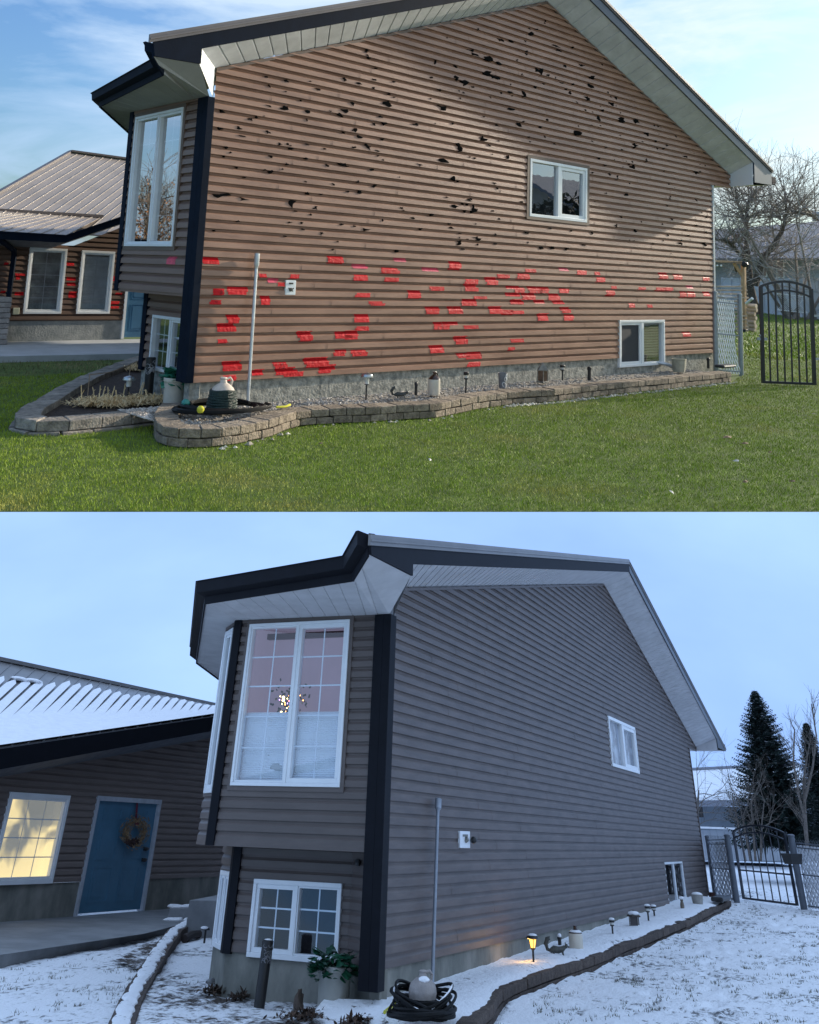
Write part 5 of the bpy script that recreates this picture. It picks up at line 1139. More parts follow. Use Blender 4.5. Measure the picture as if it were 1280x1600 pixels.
for j, (x_, y_, h_, lab) in enumerate(((24, -12.5, 5.4, 'dark bushy tree nearest the house, mirrored in the gable window'), (25.5, -16.5, 4.6, 'dark bushy tree in the middle of the row by the pale gable'), (26, -20.5, 5.0, 'dark bushy tree farthest from the taped house by the pale gable'))):
    t = thing('bushy_tree', (x_, y_, GZ), lab, 'tree', 'dark trees beside the neighbouring gable'); lf = MB(); b0_ = Vector((x_, y_, GZ)); mt = MB(); mt.tube([b0_, b0_+Vector((0, 0, h_*.7))], [.15, .06], 7)
    for i in range(3800):
        v_ = Vector((rnd.gauss(0, 1), rnd.gauss(0, 1), rnd.gauss(0, 1))).normalized()*rnd.random()**.4; c = b0_+Vector((v_.x*2.1, v_.y*2.4, h_*.5+v_.z*h_*.5)); d_ = Vector((rnd.uniform(-1, 1), rnd.uniform(-1, 1), rnd.uniform(-1, 1))).normalized()*.16; s_ = d_.cross(Vector((.3, .2, 1))).normalized()*.10; lf.quad(c-d_, c-s_, c+d_, c+s_)
    obj('trunk', mt, m_bark, t); obj('crown', lf, m_dkl, t)
# ================================================================== WINTER PLACE
PL = W
WS, BW, LW = .0155, -.28, -.445       # slope of the lot, bed height, lawn height
zb = lambda x: BW+WS*x
zl_ = lambda x: LW+WS*x
KV = .735
m_wside = mat('new_brown_vinyl', (.100, .078, .070), .5, .2, 1.8, .1, 60, stretch=(1, 1, 6))
m_wfront = mat('dark_new_vinyl', (.105, .083, .076), .5, .1, 1.5, .1, 60, stretch=(1, 1, 6))
m_wfound = mat('plain_concrete', (.13, .135, .12), .9, .3, 2.2, .5, 18, col2=(.26, .255, .225), stretch=(1, 1, .6))
m_wsoff = mat('white_soffit_winter', (.55, .55, .57), .8, .08, 3, .3, 200, spec=0)
m_wtrim = mat('navy_black_trim', (.005, .006, .010), .6, .15, 5, spec=.15)
m_wroof = mat('grey_brown_roof_metal', (.16, .155, .155), .38, .12, 2)
m_snow = mat('snow', (.86, .87, .90), .75, .04, 6, .5, 30, spec=.3)
m_wdark = mat('night_room', (.03, .022, .024), .8, .4, 2)
m_mauve = mat('glowing_mauve_room_wall', (.20, .15, .18), .8, .15, 1.2, emit=(.40, .36, .52), es=.17)  # room light put into the wall lining as a faint glow of its own
m_gw = glassmat('winter_glass', refl=.13, bump=.002); m_gw2 = glassmat('winter_side_glass', refl=.22)
MW_ = dict(side=m_wside, front=m_wfront, found=m_wfound, soffit=m_wsoff, soffit2=m_wsoff, soffit_plain=m_wsoff, trim=m_wtrim, trim2=mat('dark_rake_metal', (.03, .036, .045), .35, .1, 3, spec=.6), trim_far=m_wfront, roof=m_wroof, channel=m_wfront, side2=m_wfront)
q = W.z(320, 1312, 1.0); P2 = (q.x, q.y)
DW = dict(label='house in new grey-brown siding with black corner trim, standing in snow', Wc=23.0, Wr=24.57, gz=BW, apex=(13.0, 6.37), zl=3.82, zr=3.68, o=.7, lift=.25, s=1.9,
          holes=[(12.05, 14.9, 2.49, 3.44), (16.9, 19.4, -.05, .80)], sx0=-1.02, nL=60, nR=50, fh=.17, rt=.12, e=(-2.27, 3.70), f=(-1.05, 3.72), xe=26.3,
          xw=-.13, L1=2.35, ct=.19, trim_z=-.17, bayhole=(.56, 2.13, 1.605, 3.43), P2=(.36, 2.85), dhole=(.13, .60, 1.53, 3.42), r=.40, ly=(.60, 2.27), lowhole=(.12, 1.35, -.03, .69), P3=(.92, 2.79), ldhole=(.10, .62, .0, .74), lt=-.02,
          c3=tuple(W.z(553, 906, 3.55)), a3=tuple(W.z(322, 942, 3.52)), d3=tuple(W.z(308, 1035, 3.50)), d4=tuple(W.z(352, 1068, 3.49)), ns=10, gh=.24, gd=.15, dh=.04)
set_profile([.027, .025, .015, .006, .003])
hW = house(DW, MW_)
wf, wl, lw, rw, wd, ldw = DW['wf'], DW['wl'], DW['lw'], DW['rw'], DW['wd'], DW['ldw']
m_wwhite = mat('white_vinyl_winter', (.74, .77, .80), .35, .04, 3)
def shade(name): return mat(name, (.78, .80, .82), .7, .04, 3)
window(hW, wf, *DW['holes'][0], m_wwhite, m_gw2, mat('pale_patterned_curtain', (.30, .24, .19), .8, .3, 3, col2=(.70, .66, .62), lo=.42, hi=.56), 2, (0, 0), [.001, .07], .06, mul=.14, room=.12)
window(hW, wf, *DW['holes'][1], m_wwhite, m_gw2, m_wdark, 2, (0, 0), [.015, .01], .035, mul=.07, proud=.02)
bw = window(hW, wl, *DW['bayhole'], m_wwhite, m_gw, m_mauve, 2, (1, 4), [.05, .025], .035, mul=.03, proud=.06, room=.7, blind=(shade('white_pleated_blind'), 1.66, 2.40, 'pleat'))
mb = MB()
wl.box(mb, .3, 2.4, 3.31, 3.38, -.5, -.42)
obj('curtain_rod', mb, mat('dark_red_wood', (.06, .02, .02), .6), bw)
# Christmas things in the window: garland with lights, little deer and tree on the sill
mb = MB()
for i in range(110):
    c = wl.P(1.66+rnd.gauss(0, .12), 2.57+rnd.gauss(0, .10), -.45+rnd.gauss(0, .05)); d_ = Vector((rnd.uniform(-1, 1), rnd.uniform(-1, 1), rnd.uniform(-1, 1))).normalized()*.05; s_ = d_.cross(Vector((1, .2, .3))).normalized()*.012
    mb.quad(c-s_, c+s_, c+d_+s_, c+d_-s_)
ga = obj('garland', mb, mat('dark_fir', (.02, .035, .025), .8), base=wl.P(1.66, 2.35, -.45), label='dark fir garland with coloured lights inside the tall bay window', cat='garland')
ecol = [mat('yellow_bulb', (1, .8, .4), emit=(1, .75, .25), es=7), mat('red_bulb', (1, .2, .2), emit=(1, .15, .12), es=5), mat('violet_bulb', (.6, .3, 1), emit=(.5, .25, 1), es=5), mat('orange_bulb', (1, .5, .2), emit=(1, .4, .1), es=6)]
for i in range(26):
    big = i < 4; c = wl.P(1.64+rnd.gauss(0, .10), 2.55+rnd.gauss(0, .09), -.38); mb = MB(); mb.blob(c, .018 if big else .007, 8, 5); obj('light_bulb', mb, ecol[0] if big else rnd.choice(ecol), ga, smooth=True)
def mini(P, kind):
    if kind == 'tree':
        t = thing('toy_tree', P, 'tiny red cone tree on the sill of the tall bay window', 'ornament'); mb = MB()
        for q_ in range(4): mb.lathe(P+Vector((0, 0, .02+q_*.035)), [(.045-.009*q_, 0), (.008, .045)], 8)
        obj('cone', mb, mat('red_glitter', (.32, .03, .04), .4), t); mb = MB(); mb.tube([P, P+Vector((0, 0, .03))], .008, 6); obj('trunk', mb, m_wood, t)
    else:
        t = thing('deer_figure', P, 'small pale deer figure behind the left sash of the bay window', 'ornament'); m_ = mat('pale_grey_resin', (.40, .42, .42), .5); s = .32; d_ = wl.d; X = Vector((d_.x, d_.y, 0))*s; U = Vector((0, 0, s)); c = lambda a, b: P+X*a+U*b
        mb = MB(); mb.tube([c(-.25, .45), c(0, .5), c(.25, .5), c(.33, .72), c(.36, .86)], [.05, .065, .06, .035, .03], 8); mb.blob(c(.43, .88), (.05, .04, .03), 8, 6)
        for a_ in (-.22, -.16, .2, .26): mb.tube([c(a_, .45), c(a_, .2), c(a_+.02, 0)], [.025, .014, .012], 6)
        for sg in (-1, 1): mb.tube([c(.36, .92), c(.30+sg*.08, 1.08), c(.34+sg*.16, 1.18)], [.009, .007, .004], 5)
        obj('body', mb, m_, t, smooth=True)
mini(wl.P(.92, 1.65, -.13)-Vector((0, 0, 0)), 'tree'); mini(wl.P(1.55, 1.65, -.13), 'deer')
window(hW, lw, *DW['lowhole'], m_wwhite, m_gw, m_wdark, 2, (1, 2), [.02, .045], .045, mul=.03, room=.5)
window(hW, wd, *DW['dhole'], m_wwhite, m_gw2, m_wdark, 1, (0, 0), [.03], .06)
if DW['ldhole']: window(hW, ldw, *DW['ldhole'], m_wwhite, m_gw2, m_wdark, 2, (0, 2), [.03, .03], .05, mul=.05)
mb = MB(); H = DW['bayhole']
for (a, b, c, d) in ((H[0]-.05, H[1]+.05, H[3], H[3]+.05), (H[0]-.05, H[1]+.05, H[2]-.05, H[2]), (H[0]-.05, H[0], H[2], H[3]), (H[1], H[1]+.05, H[2], H[3])): wl.box(mb, a, b, c, d, -.02, .040)
obj('window_trim', mb, m_wfront, hW)
mb = MB(); q = rw.P(rw.hit(564, 1348)[0], rw.hit(564, 1348)[1], .04); mb.lathe(q, [(.035, -.03), (.04, 0), (.035, .03)], 10); obj('small_camera', mb, m_blackp, hW)
mb = MB(); c3 = Vector(DW['c3']); 
q = W.y(671, 883, -.5); mb.blob(q, (.09, .09, .05), 10, 6); obj('soffit_light', mb, m_wwhite, hW, smooth=True)
# snow lying on the bay roof edge
mb = MB(); a3, c3 = Vector(DW['a3']), Vector(DW['c3']); up = Vector((0, 0, .24)); n_ = 26
for i in range(n_):
    p0, p1 = a3.lerp(c3, .02+.93*i/n_), a3.lerp(c3, .02+.93*(i+1)/n_); h0 = .035+.02*math.sin(i*1.3); mb.hexa([p0+up, p1+up, p1+up+Vector((.3, .1, 0)), p0+up+Vector((.3, .1, 0))], [p0+up+Vector((.02, 0, h0)), p1+up+Vector((.02, 0, .035+.02*math.sin((i+1)*1.3))), p1+up+Vector((.3, .1, .10)), p0+up+Vector((.3, .1, .10))])
obj('roof_snow', mb, m_snow, hW)

# utility box and pole
mb = MB(); u0, z0 = wf.hit(714, 1325); u1, z1 = wf.hit(729.5, 1299); mb.box(u0, u1, -.05, -.012, z0, z1)
bx = obj('wall_box', mb, m_wwhite, base=((u0+u1)/2, 0, z0), label='white utility box with a black cap on the new siding right of the pole', cat='utility box', bevel=.006)
mb = MB(); mb.box(u0+.1, u1-.1, -.056, -.051, z1-.06, z1-.035); mb.blob(((u0+u1)/2+.02, -.06, z0+.09), (.05, .03, .035), 8, 5, .2); obj('tap', mb, mat('grey_metal', (.22, .22, .20), .5, metal=.6), bx)
mb = MB(); mb.blob(((u1)-.03, -.11, z0+.09), (.05, .05, .04), 10, 6); obj('tap_cap', mb, m_blackp, bx, smooth=True)
m_gal2 = mat('dull_steel', (.28, .31, .36), .5, .12, 8, metal=.4)
stuck_pole((685, 1247), (676, 1524), m_gal2, 'tall grey pole leaning against the new siding in the snow', .022, (.045, .13))

# ------------------------------------------------------------------ snow-covered ground
def snowgrid(name, xs, ys, fn, m, label=None, kind='structure', keep=None):
    mb = MB(); nx, ny = len(xs), len(ys)
    for y in ys:
        for x in xs: mb.v.append((x, y, fn(x, y)))
    for j in range(ny-1):
        for i in range(nx-1):
            if keep and not keep((xs[i]+xs[i+1])/2, (ys[j]+ys[j+1])/2): continue
            a_ = j*nx+i; mb.f.append((a_, a_+1, a_+nx+1, a_+nx))
    return obj(name, mb, m, kind=kind, smooth=True, base=(0, 0, 0))
def fbm(x, y, s, o=3): return noise.fractal(Vector((x*s, y*s, 3.3)), 1.0, 2.0, o)
# patchy snow: dark tufts and footprints break through
def snow_patch(name, dlo, dhi, dark=(.045, .04, .035), sc=9.0, big=.8, bias=0.0, streak=(1, 1, 1), base=(.85, .87, .90)):
    m = bpy.data.materials.new(name); m.use_nodes = True; t = m.node_tree; pr = t.nodes['Principled BSDF']; pr.inputs['Roughness'].default_value = .75; pr.inputs['Specular IOR Level'].default_value = .3
    tcn = t.nodes.new('ShaderNodeTexCoord'); mpn = t.nodes.new('ShaderNodeMapping'); mpn.inputs['Scale'].default_value = streak; t.links.new(tcn.outputs['Object'], mpn.inputs[0])
    n1 = t.nodes.new('ShaderNodeTexNoise'); n1.inputs['Scale'].default_value = sc; n1.inputs['Detail'].default_value = 7; n1.inputs['Roughness'].default_value = .68
    n2 = t.nodes.new('ShaderNodeTexNoise'); n2.inputs['Scale'].default_value = big; n2.inputs['Detail'].default_value = 3
    t.links.new(mpn.outputs[0], n1.inputs['Vector']); t.links.new(tcn.outputs['Object'], n2.inputs['Vector'])
    ma = t.nodes.new('ShaderNodeMath'); ma.operation = 'MULTIPLY_ADD'; ma.inputs[1].default_value = .55; t.links.new(n2.outputs['Fac'], ma.inputs[0]); t.links.new(n1.outputs['Fac'], ma.inputs[2])
    r = t.nodes.new('ShaderNodeValToRGB'); t.links.new(ma.outputs[0], r.inputs[0]); r.color_ramp.elements[0].position = dlo; r.color_ramp.elements[1].position = dhi
    r.color_ramp.elements[0].color = (*base, 1); r.color_ramp.elements[1].color = (*dark, 1); t.links.new(r.outputs[0], pr.inputs['Base Color'])
    nb = t.nodes.new('ShaderNodeTexNoise'); nb.inputs['Scale'].default_value = 16; nb.inputs['Detail'].default_value = 8; t.links.new(tcn.outputs['Object'], nb.inputs['Vector'])
    bn = t.nodes.new('ShaderNodeBump'); bn.inputs['Strength'].default_value = .7; bn.inputs['Distance'].default_value = .03
    su = t.nodes.new('ShaderNodeMath'); su.operation = 'MULTIPLY_ADD'; su.inputs[1].default_value = -1.2; t.links.new(ma.outputs[0], su.inputs[0]); t.links.new(nb.outputs['Fac'], su.inputs[2])
    t.links.new(su.outputs[0], bn.inputs['Height']); t.links.new(bn.outputs[0], pr.inputs['Normal']); return m
m_sn_lawn = snow_patch('patchy_snow', .83, .95, dark=(.11, .115, .12), sc=6.5, streak=(1, 1.6, 1))
m_sn_bed = snow_patch('bed_snow', .92, 1.02, dark=(.07, .06, .05), sc=9)
m_sn_left = snow_patch('trodden_snow', .70, .85, dark=(.05, .038, .03), sc=7, streak=(1.2, 1, 1))
def frange(a, b, s, g=1.0):
    o = [a]
    while o[-1] < b: o.append(o[-1]+s); s *= g
    return o
EW = [W.z(x, y, BW+.01, WS) for x, y in [(742, 1600), (752, 1584), (771, 1570), (777, 1556), (790, 1540.5), (825, 1527), (857, 1515.5), (900, 1502), (940, 1489), (985, 1470), (1015, 1461), (1055, 1444), (1075, 1437), (1115, 1418), (1142, 1405.5)]]
EW = [EW[0]+Vector((-.35, -.07, -.06)), EW[0]+Vector((-.2, -.04, -.02))]+EW[1:]
LWp = [W.z(x, y, -.36, WS) for x, y in [(283, 1441), (262, 1452), (240, 1478), (212, 1520), (186, 1560), (166, 1604), (150, 1640), (128, 1690)]]
bedp = [(v.x, v.y) for v in EW]+[(24, 1), (-2, 1)]
def ptin(x, y, P):
    c = False; j = len(P)-1
    for i in range(len(P)):
        xi, yi, xj, yj = P[i][0], P[i][1], P[j][0], P[j][1]
        if (yi > y) != (yj > y) and x < (xj-xi)*(y-yi)/(yj-yi)+xi: c = not c
        j = i
    return c
ex = [v.x for v in EW]; ey = [v.y for v in EW]
def ledge_y(x): return float(np.interp(x, ex, ey))
FPR = []
fr = random.Random(21)
for (sx_, sy_, ex_, ey_, n_) in ((1.5, -3.4, 12, -1.6, 15), (3, -2.2, 20, -2.6, 16), (5, -4.5, 22, -1.8, 20), (8, -3.2, 24, -3.5, 18), (-3.4, 3.2, -.8, 4.4, 6), (-1.5, 4.8, 4, 6.2, 9), (2.2, -2.0, 5, -4.5, 7)):
    L_ = math.hypot(ex_-sx_, ey_-sy_); ca, sa = (ex_-sx_)/L_, (ey_-sy_)/L_
    for i in range(n_):
        f_ = (i+fr.uniform(-.2, .2))/n_; o_ = .11*(1 if i % 2 else -1)+fr.uniform(-.04, .04); a_ = fr.uniform(-.15, .15); FPR.append((sx_+(ex_-sx_)*f_-sa*o_, sy_+(ey_-sy_)*f_+ca*o_, math.cos(a_)*ca-math.sin(a_)*sa, math.cos(a_)*sa+math.sin(a_)*ca))
def lawn_h(x, y):
    z = zl_(x)+.018*fbm(x, y, .9)+.014*fbm(x, y, 4.0, 2)
    yl = ledge_y(x)-.04
    if x > -2 and y < yl: z += .05*math.exp(-(yl-y)/.35)       # drift against the stones
    for fx, fy, ca, sa in FPR:
        dx, dy = x-fx, y-fy
        if abs(dx) < .5 and abs(dy) < .5: a_, b_ = (dx*ca+dy*sa)/.24, (-dx*sa+dy*ca)/.10; r2_ = a_*a_+b_*b_; z -= .035*math.exp(-r2_**2)-.010*math.exp(-(r2_-1.6)**2*3)
    if x < -0.5 or y > 1: z = -.44+.01*x*.5+.02*fbm(x, y, 1.6)+.012*fbm(x, y, 6.0, 2)
    return z
xs = frange(-4.2, 30, .055, 1.007); ys = frange(-12, -4.8, .25)[:-1]+frange(-4.8, 3.2, .05)[:-1]+frange(3.2, 14, .12)
def split_keep(x, y): return not (x > .5 and y > .3 and y < 2 and x > 1)
snowgrid('snowy_ground', xs, ys, lawn_h, m_sn_lawn)
mb = MB(); mb.quad((-4.2, -12, -.62), (75, -12, .70), (75, 60, .70), (-4.2, 60, -.62)); obj('snowfield', mb, m_snow, kind='structure', base=(0, 0, 0))
# grass tufts poking through the thin snow
mb = MB(); tr = random.Random(8)
for i in range(1500):
    f_ = tr.random(); x = .3+22*f_**1.4; y = tr.uniform(-5, -1.0) if tr.random() < .8 else None
    if y is None: x, y = tr.uniform(-3.5, 3), tr.uniform(3, 6.4)
    elif y > ledge_y(x)-.08: continue
    if noise.noise(Vector((x*.7, y*1.5, 5))) < -.05: continue
    z = lawn_h(x, y)
    for k in range(tr.randint(5, 12)):
        px_, py_ = x+tr.gauss(0, .06), y+tr.gauss(0, .03); a_ = tr.random()*6.3; d_ = Vector((math.cos(a_)*.03, math.sin(a_)*.02, tr.uniform(.015, .045))); s_ = Vector((-math.sin(a_)*.005, math.cos(a_)*.005, 0)); c = Vector((px_, py_, z-.004)); mb.poly([c-s_, c+s_, c+d_])
obj('grass_tufts', mb, mat('frosted_grass', (.045, .055, .035), .9, .3, 3, col2=(.12, .12, .08), island=.4), kind='stuff', label='dull grass tips sticking out of the thin snow')
# snow on the planting strip
mb = MB(); inn = offin(EW, .04); K = 8; rows = []
pl_ = resample([(v.x, v.y, v.z) for v in inn], .10)
for v in pl_:
    yw = .05 if v.x > -.1 else .6; row = []
    for j in range(K+1):
        f_ = j/K; y = v.y+(yw-v.y)*f_; row.append((v.x, y, zb(v.x)+.012+.03*math.sin(math.pi*min(1, f_*1.3))+.018*fbm(v.x, y, 3.0)+(.03*f_**3)-(.03 if j == 0 else 0)-.15*max(0, min(1, (-.0-v.x)/.55))**1.5))
    rows.append(row)
n0 = 0
for row in rows: mb.v += row
for i in range(len(rows)-1):
    for j in range(K): a_ = i*(K+1)+j; mb.f.append((a_, a_+K+1, a_+K+2, a_+1))
obj('bed_snow', mb, m_sn_bed, kind='structure', smooth=True, base=(0, 0, 0))
m_wblk = mat('dark_brown_block', (.050, .036, .030), .92, .3, 14, 1.0, 38, col2=(.105, .080, .066), island=.22)
EL = [v+Vector((0, -.0, -.005)) for v in EW]
ledge('retaining_wall', EL, .20, (.11, .07), m_wblk, 'dark wet stone edging with snow piled on the strip behind it', 'garden wall', .55, slump=.006)
# snow-capped wall of the left bed
m_capsnow = snow_patch('cap_snow', .84, .94, dark=(.06, .045, .035), sc=8)
ledge('retaining_wall', [v for v in LWp], .27, (.10, .12), m_wblk, 'snow-capped stone wall running down to the left of the bed', 'garden wall', .4, side=1)
mb = MB(); RR = resample([(v.x, v.y, v.z) for v in LWp], .06); rows = []
for i, v in enumerate(RR):
    d_ = RR[min(i+1, len(RR)-1)]-RR[max(i-1, 0)]; n_ = Vector((-d_.y, d_.x, 0)).normalized(); row = []
    wv = .05*noise.noise(Vector((v.x*3, v.y*3, 1))); wv2 = .06*noise.noise(Vector((v.x*4, v.y*4, 7)))
    for f_, h_ in ((.03, -.012), (.045, .012), (.09, .02), (.16, .022), (.205, .012), (.22, -.012)): q = v+n_*(f_+(wv if f_ < .05 else wv2 if f_ > .15 else 0)); row.append((q.x, q.y, v.z+h_+.01*noise.noise(Vector((q.x*7, q.y*7, 2)))))
    rows.append(row)
for r_ in rows: mb.v += r_
for i in range(len(rows)-1):
    for j in range(5): a_ = i*6+j; mb.f.append((a_, a_+1, a_+7, a_+6))
obj('snow_cap', mb, m_capsnow, kind='stuff', smooth=True, label='soft snow lying on top of the left bed wall')
# trodden bed between that wall and the house
bl = [(v.x, v.y) for v in LWp]; pol = [(v.x, v.y) for v in offin(LWp, .12)]+[(-2.6, -1.2), (-.6, -1.2), (-.2, .3), (.4, .6), (.4, 2.3), (2.3, 5.3), (7.3, 7.6)]
def bed_h(x, y): return -.395+.005*x+.03*fbm(x, y, 2.2)+.02*fbm(x, y, 8.0, 2)
snowgrid('trodden_bed', frange(-3.2, 8, .05, 1.01), frange(-1.8, 8, .055, 1.006), bed_h, m_sn_left, keep=lambda x, y: ptin(x, y, pol))
m_mulch = mat('brown_mulch', (.03, .018, .012), .95, .4, 12, 1.0, 40, col2=(.10, .06, .04), island=.4)
def debris(px, py, n, sx, sy, label):
    c = W.z(px, py, -.38); mb = MB()
    for i in range(n):
        p = c+Vector((rnd.gauss(0, sx), rnd.gauss(0, sy), rnd.uniform(0, .04))); d_ = Vector((rnd.uniform(-1, 1), rnd.uniform(-1, 1), rnd.uniform(-.2, .5))).normalized()*rnd.uniform(.03, .10); s_ = d_.cross(Vector((0, 0, 1))).normalized()*rnd.uniform(.006, .016)
        mb.poly([p-s_, p+s_, p+d_*.6+s_*1.2, p+d_]); mb.poly([p-s_, p+d_, p+d_*.5-s_*1.3])
    obj('plant_debris', mb, m_mulch, kind='stuff', label=label)
debris(335, 1552, 260, .12, .07, 'brown plant debris melted out beside the lamp'); debris(480, 1590, 420, .20, .10, 'dark mulch showing through the snow by the crock'); debris(372, 1562, 120, .10, .05, 'brown debris near the bollard'); debris(560, 1600, 260, .18, .06, 'mulch at the bottom edge below the crock'); debris(612, 1596, 200, .12, .05, 'mulch and twigs by the yellow hose end')
mb = MB(); q = W.z(466, 1578, -.38); mb.blob(q, (.07, .05, .16), 9, 7, .25); obj('rock', mb, mat('brown_rock', (.10, .075, .06), .9, .3, 10, .8, 30), base=q, label='upright brown rock in the mulch left of the crock', cat='rock')
# walkway, steps
m_wcon = mat('damp_concrete', (.17, .18, .19), .7, .2, 1.5, .3, 20, col2=(.26, .27, .28))
YW = 9.95
mb = MB(); w0, w1, w2_ = W.z(0, 1496, -.33, WS*.3), W.z(225, 1460, -.33, WS*.3), W.z(272, 1447, -.33, WS*.3)
mb.poly([(w0.x-4, w0.y-.4, -.30), (w0.x, w0.y, -.30), (w1.x, w1.y, -.30), (w2_.x, w2_.y, -.30), (11, 8.2, -.30), (11, YW, -.30), (0, YW, -.30)]); mb.poly([(w0.x-4, w0.y-.4, -.5), (w0.x, w0.y, -.5), (w0.x, w0.y, -.30), (w0.x-4, w0.y-.4, -.30)]); mb.poly([(w0.x, w0.y, -.5), (w2_.x, w2_.y, -.5), (w2_.x, w2_.y, -.30), (w0.x, w0.y, -.30)])
obj('walkway', mb, m_wcon, kind='structure')
s1 = W.z(262, 1452, -.3); t = thing('concrete_steps', W.z(300, 1440, -.3), 'two damp concrete steps with snow in front of the bay', 'steps')
a_ = W.z(262, 1447, -.30)
def stepbox(px0, px1, pyb, ztop, dy): p0, p1 = W.z(px0, pyb, -.30), W.z(px1, pyb, -.30); mb = MB(); n_ = Vector((.95, .30, 0)).normalized()*dy; mb.hexa([(p0.x, p0.y, -.5), (p1.x, p1.y, -.5), (p1.x+n_.x, p1.y+n_.y, -.5), (p0.x+n_.x, p0.y+n_.y, -.5)], [(p0.x, p0.y, ztop), (p1.x, p1.y, ztop), (p1.x+n_.x, p1.y+n_.y, ztop), (p0.x+n_.x, p0.y+n_.y, ztop)]); return mb, p0, p1
mb, p0, p1 = stepbox(262, 296, 1438, -.12, 1.4); obj('step', mb, m_wcon, t, bevel=.01)
mb, q0, q1 = stepbox(290, 350, 1452, .10, 1.9); obj('step', mb, m_wcon, t, bevel=.01)
mb = MB()
for i in range(8):
    c = p0.lerp(p1, i/7)+Vector((.35+rnd.uniform(-.2, .5), .12+rnd.uniform(-.1, .2), 0)); mb.blob((c.x, c.y, -.12), (rnd.uniform(.1, .28), .15, .035), 10, 5, .2)
for i in range(7): c = p0.lerp(p1, rnd.random()); mb.blob((c.x-.1, c.y-.05, -.30), (rnd.uniform(.06, .2), .08, .05), 9, 5, .25)
obj('snow_patch', mb, m_snow, t, smooth=True)

# ------------------------------------------------------------------ low wing with blue door, winter
g = thing('garage_wing', (7, YW, -.3), 'low wing in dark siding with lit window, blue door and snow-streaked roof', 'building')
wg = Wall((-2, YW), (14, YW), (0, -1))
def gh_(px, py): return wg.hit(px, py)
ua, za_ = gh_(14, 1383); ub, zb2 = gh_(93, 1240); ub -= .0
GH = (gh_(4, 1310)[0]-.12, gh_(94, 1310)[0], .22, 1.60); dl, dr_ = gh_(133, 1335)[0], gh_(237, 1335)[0]; DHW = (dl, dr_, -.30, 1.63)
mb = MB(); t0, t1 = gh_(0, 1213), gh_(340, 1150)
topf = lambda u: float(np.interp(u, [t0[0]-8, t1[0]+3], [t0[1]-8*(t1[1]-t0[1])/(t1[0]-t0[0]), t1[1]+3*(t1[1]-t0[1])/(t1[0]-t0[0])]))
inv = lambda z: (z-t0[1])/((t1[1]-t0[1])/(t1[0]-t0[0]))+t0[0]
siding(mb, wg, .30, 3.6, lambda z: max(0, min(16, inv(z))), 16, [GH, DHW]); siding(mb, wg, .2301, .2999, 0, 16, [GH, DHW])
obj('siding', mb, mat('dark_brown_siding', (.18, .145, .13), .5, .1, 1.5, .1, 60, stretch=(1, 1, 6)), g)
mb = MB(); found(mb, wg, 0, DHW[0], -.6, .22, 0, [(GH[0], GH[1], .22)]); found(mb, wg, DHW[1], 16, -.6, .25, 0); obj('foundation', mb, m_wfound, g)
lit = bpy.data.materials.new('lit_curtain'); lit.use_nodes = True; t_ = lit.node_tree; pr = t_.nodes['Principled BSDF']; tcn = t_.nodes.new('ShaderNodeTexCoord')
nz_ = t_.nodes.new('ShaderNodeTexNoise'); nz_.inputs['Scale'].default_value = 1.7; nz_.inputs['Detail'].default_value = 2; nz_.inputs['Distortion'].default_value = .6; t_.links.new(tcn.outputs['Object'], nz_.inputs['Vector'])
r_ = t_.nodes.new('ShaderNodeValToRGB'); r_.color_ramp.elements[0].position = .36; r_.color_ramp.elements[1].position = .52; r_.color_ramp.elements[0].color = (.16, .17, .17, 1); r_.color_ramp.elements[1].color = (.95, .74, .36, 1)
sx2 = t_.nodes.new('ShaderNodeSeparateXYZ'); t_.links.new(tcn.outputs['Object'], sx2.inputs[0]); mm2 = t_.nodes.new('ShaderNodeMath'); mm2.operation = 'MULTIPLY_ADD'; mm2.inputs[1].default_value = -.30; mm2.inputs[2].default_value = .36; t_.links.new(sx2.outputs['Z'], mm2.inputs[0]); mm3 = t_.nodes.new('ShaderNodeMath'); t_.links.new(mm2.outputs[0], mm3.inputs[0]); t_.links.new(nz_.outputs['Fac'], mm3.inputs[1]); t_.links.new(mm3.outputs[0], r_.inputs[0]); t_.links.new(r_.outputs[0], pr.inputs['Emission Color']); pr.inputs['Emission Strength'].default_value = .62; pr.inputs['Base Color'].default_value = (.4, .36, .3, 1)
lw_ = window(g, wg, *GH, m_wwhite, m_gw, lit, 1, (2, 3), [.04], .07, room=.3)
door(g, wg, *DHW, mat('blue_door_winter', (.065, .17, .26), .4, .1, 2), mat('grey_white_frame', (.42, .45, .50), .5), .08, handle=(1.05, .86))
u_, z_ = gh_(206, 1300); wc = wg.P(u_, z_, .06); mb = MB(); sx_ = 1.75
t = thing('door_wreath', wg.P(u_, z_-.2, .05), 'brown twig wreath hanging on the blue door by a red ribbon', 'wreath')
m_wr = mat('dry_wreath_twigs', (.16, .10, .05), .9, .3, 20, col2=(.32, .22, .12), island=.4)
for i in range(620):
    a_ = rnd.random()*2*math.pi; r_ = .20+rnd.gauss(0, .045); c = wc+Vector((math.cos(a_)*r_*sx_, -rnd.random()*.07, math.sin(a_)*r_)); d_ = Vector((-math.sin(a_)*sx_+rnd.uniform(-.6, .6), rnd.uniform(-.6, .3), math.cos(a_)+rnd.uniform(-.6, .6))).normalized()*.06; s_ = d_.cross(Vector((0, 1, .1))).normalized()*.008
    mb.quad(c-s_, c+s_, c+d_+s_, c+d_-s_)
obj('twig_ring', mb, m_wr, t)
mb = MB()
for i in range(60): c = wc+Vector((rnd.gauss(-.10, .10), -.06-rnd.random()*.03, -.17+rnd.gauss(0, .03))); mb.blob(c, (.03, .02, .02), 6, 4, .2)
obj('cone_cluster', mb, mat('dark_cones', (.04, .018, .015), .8), t)
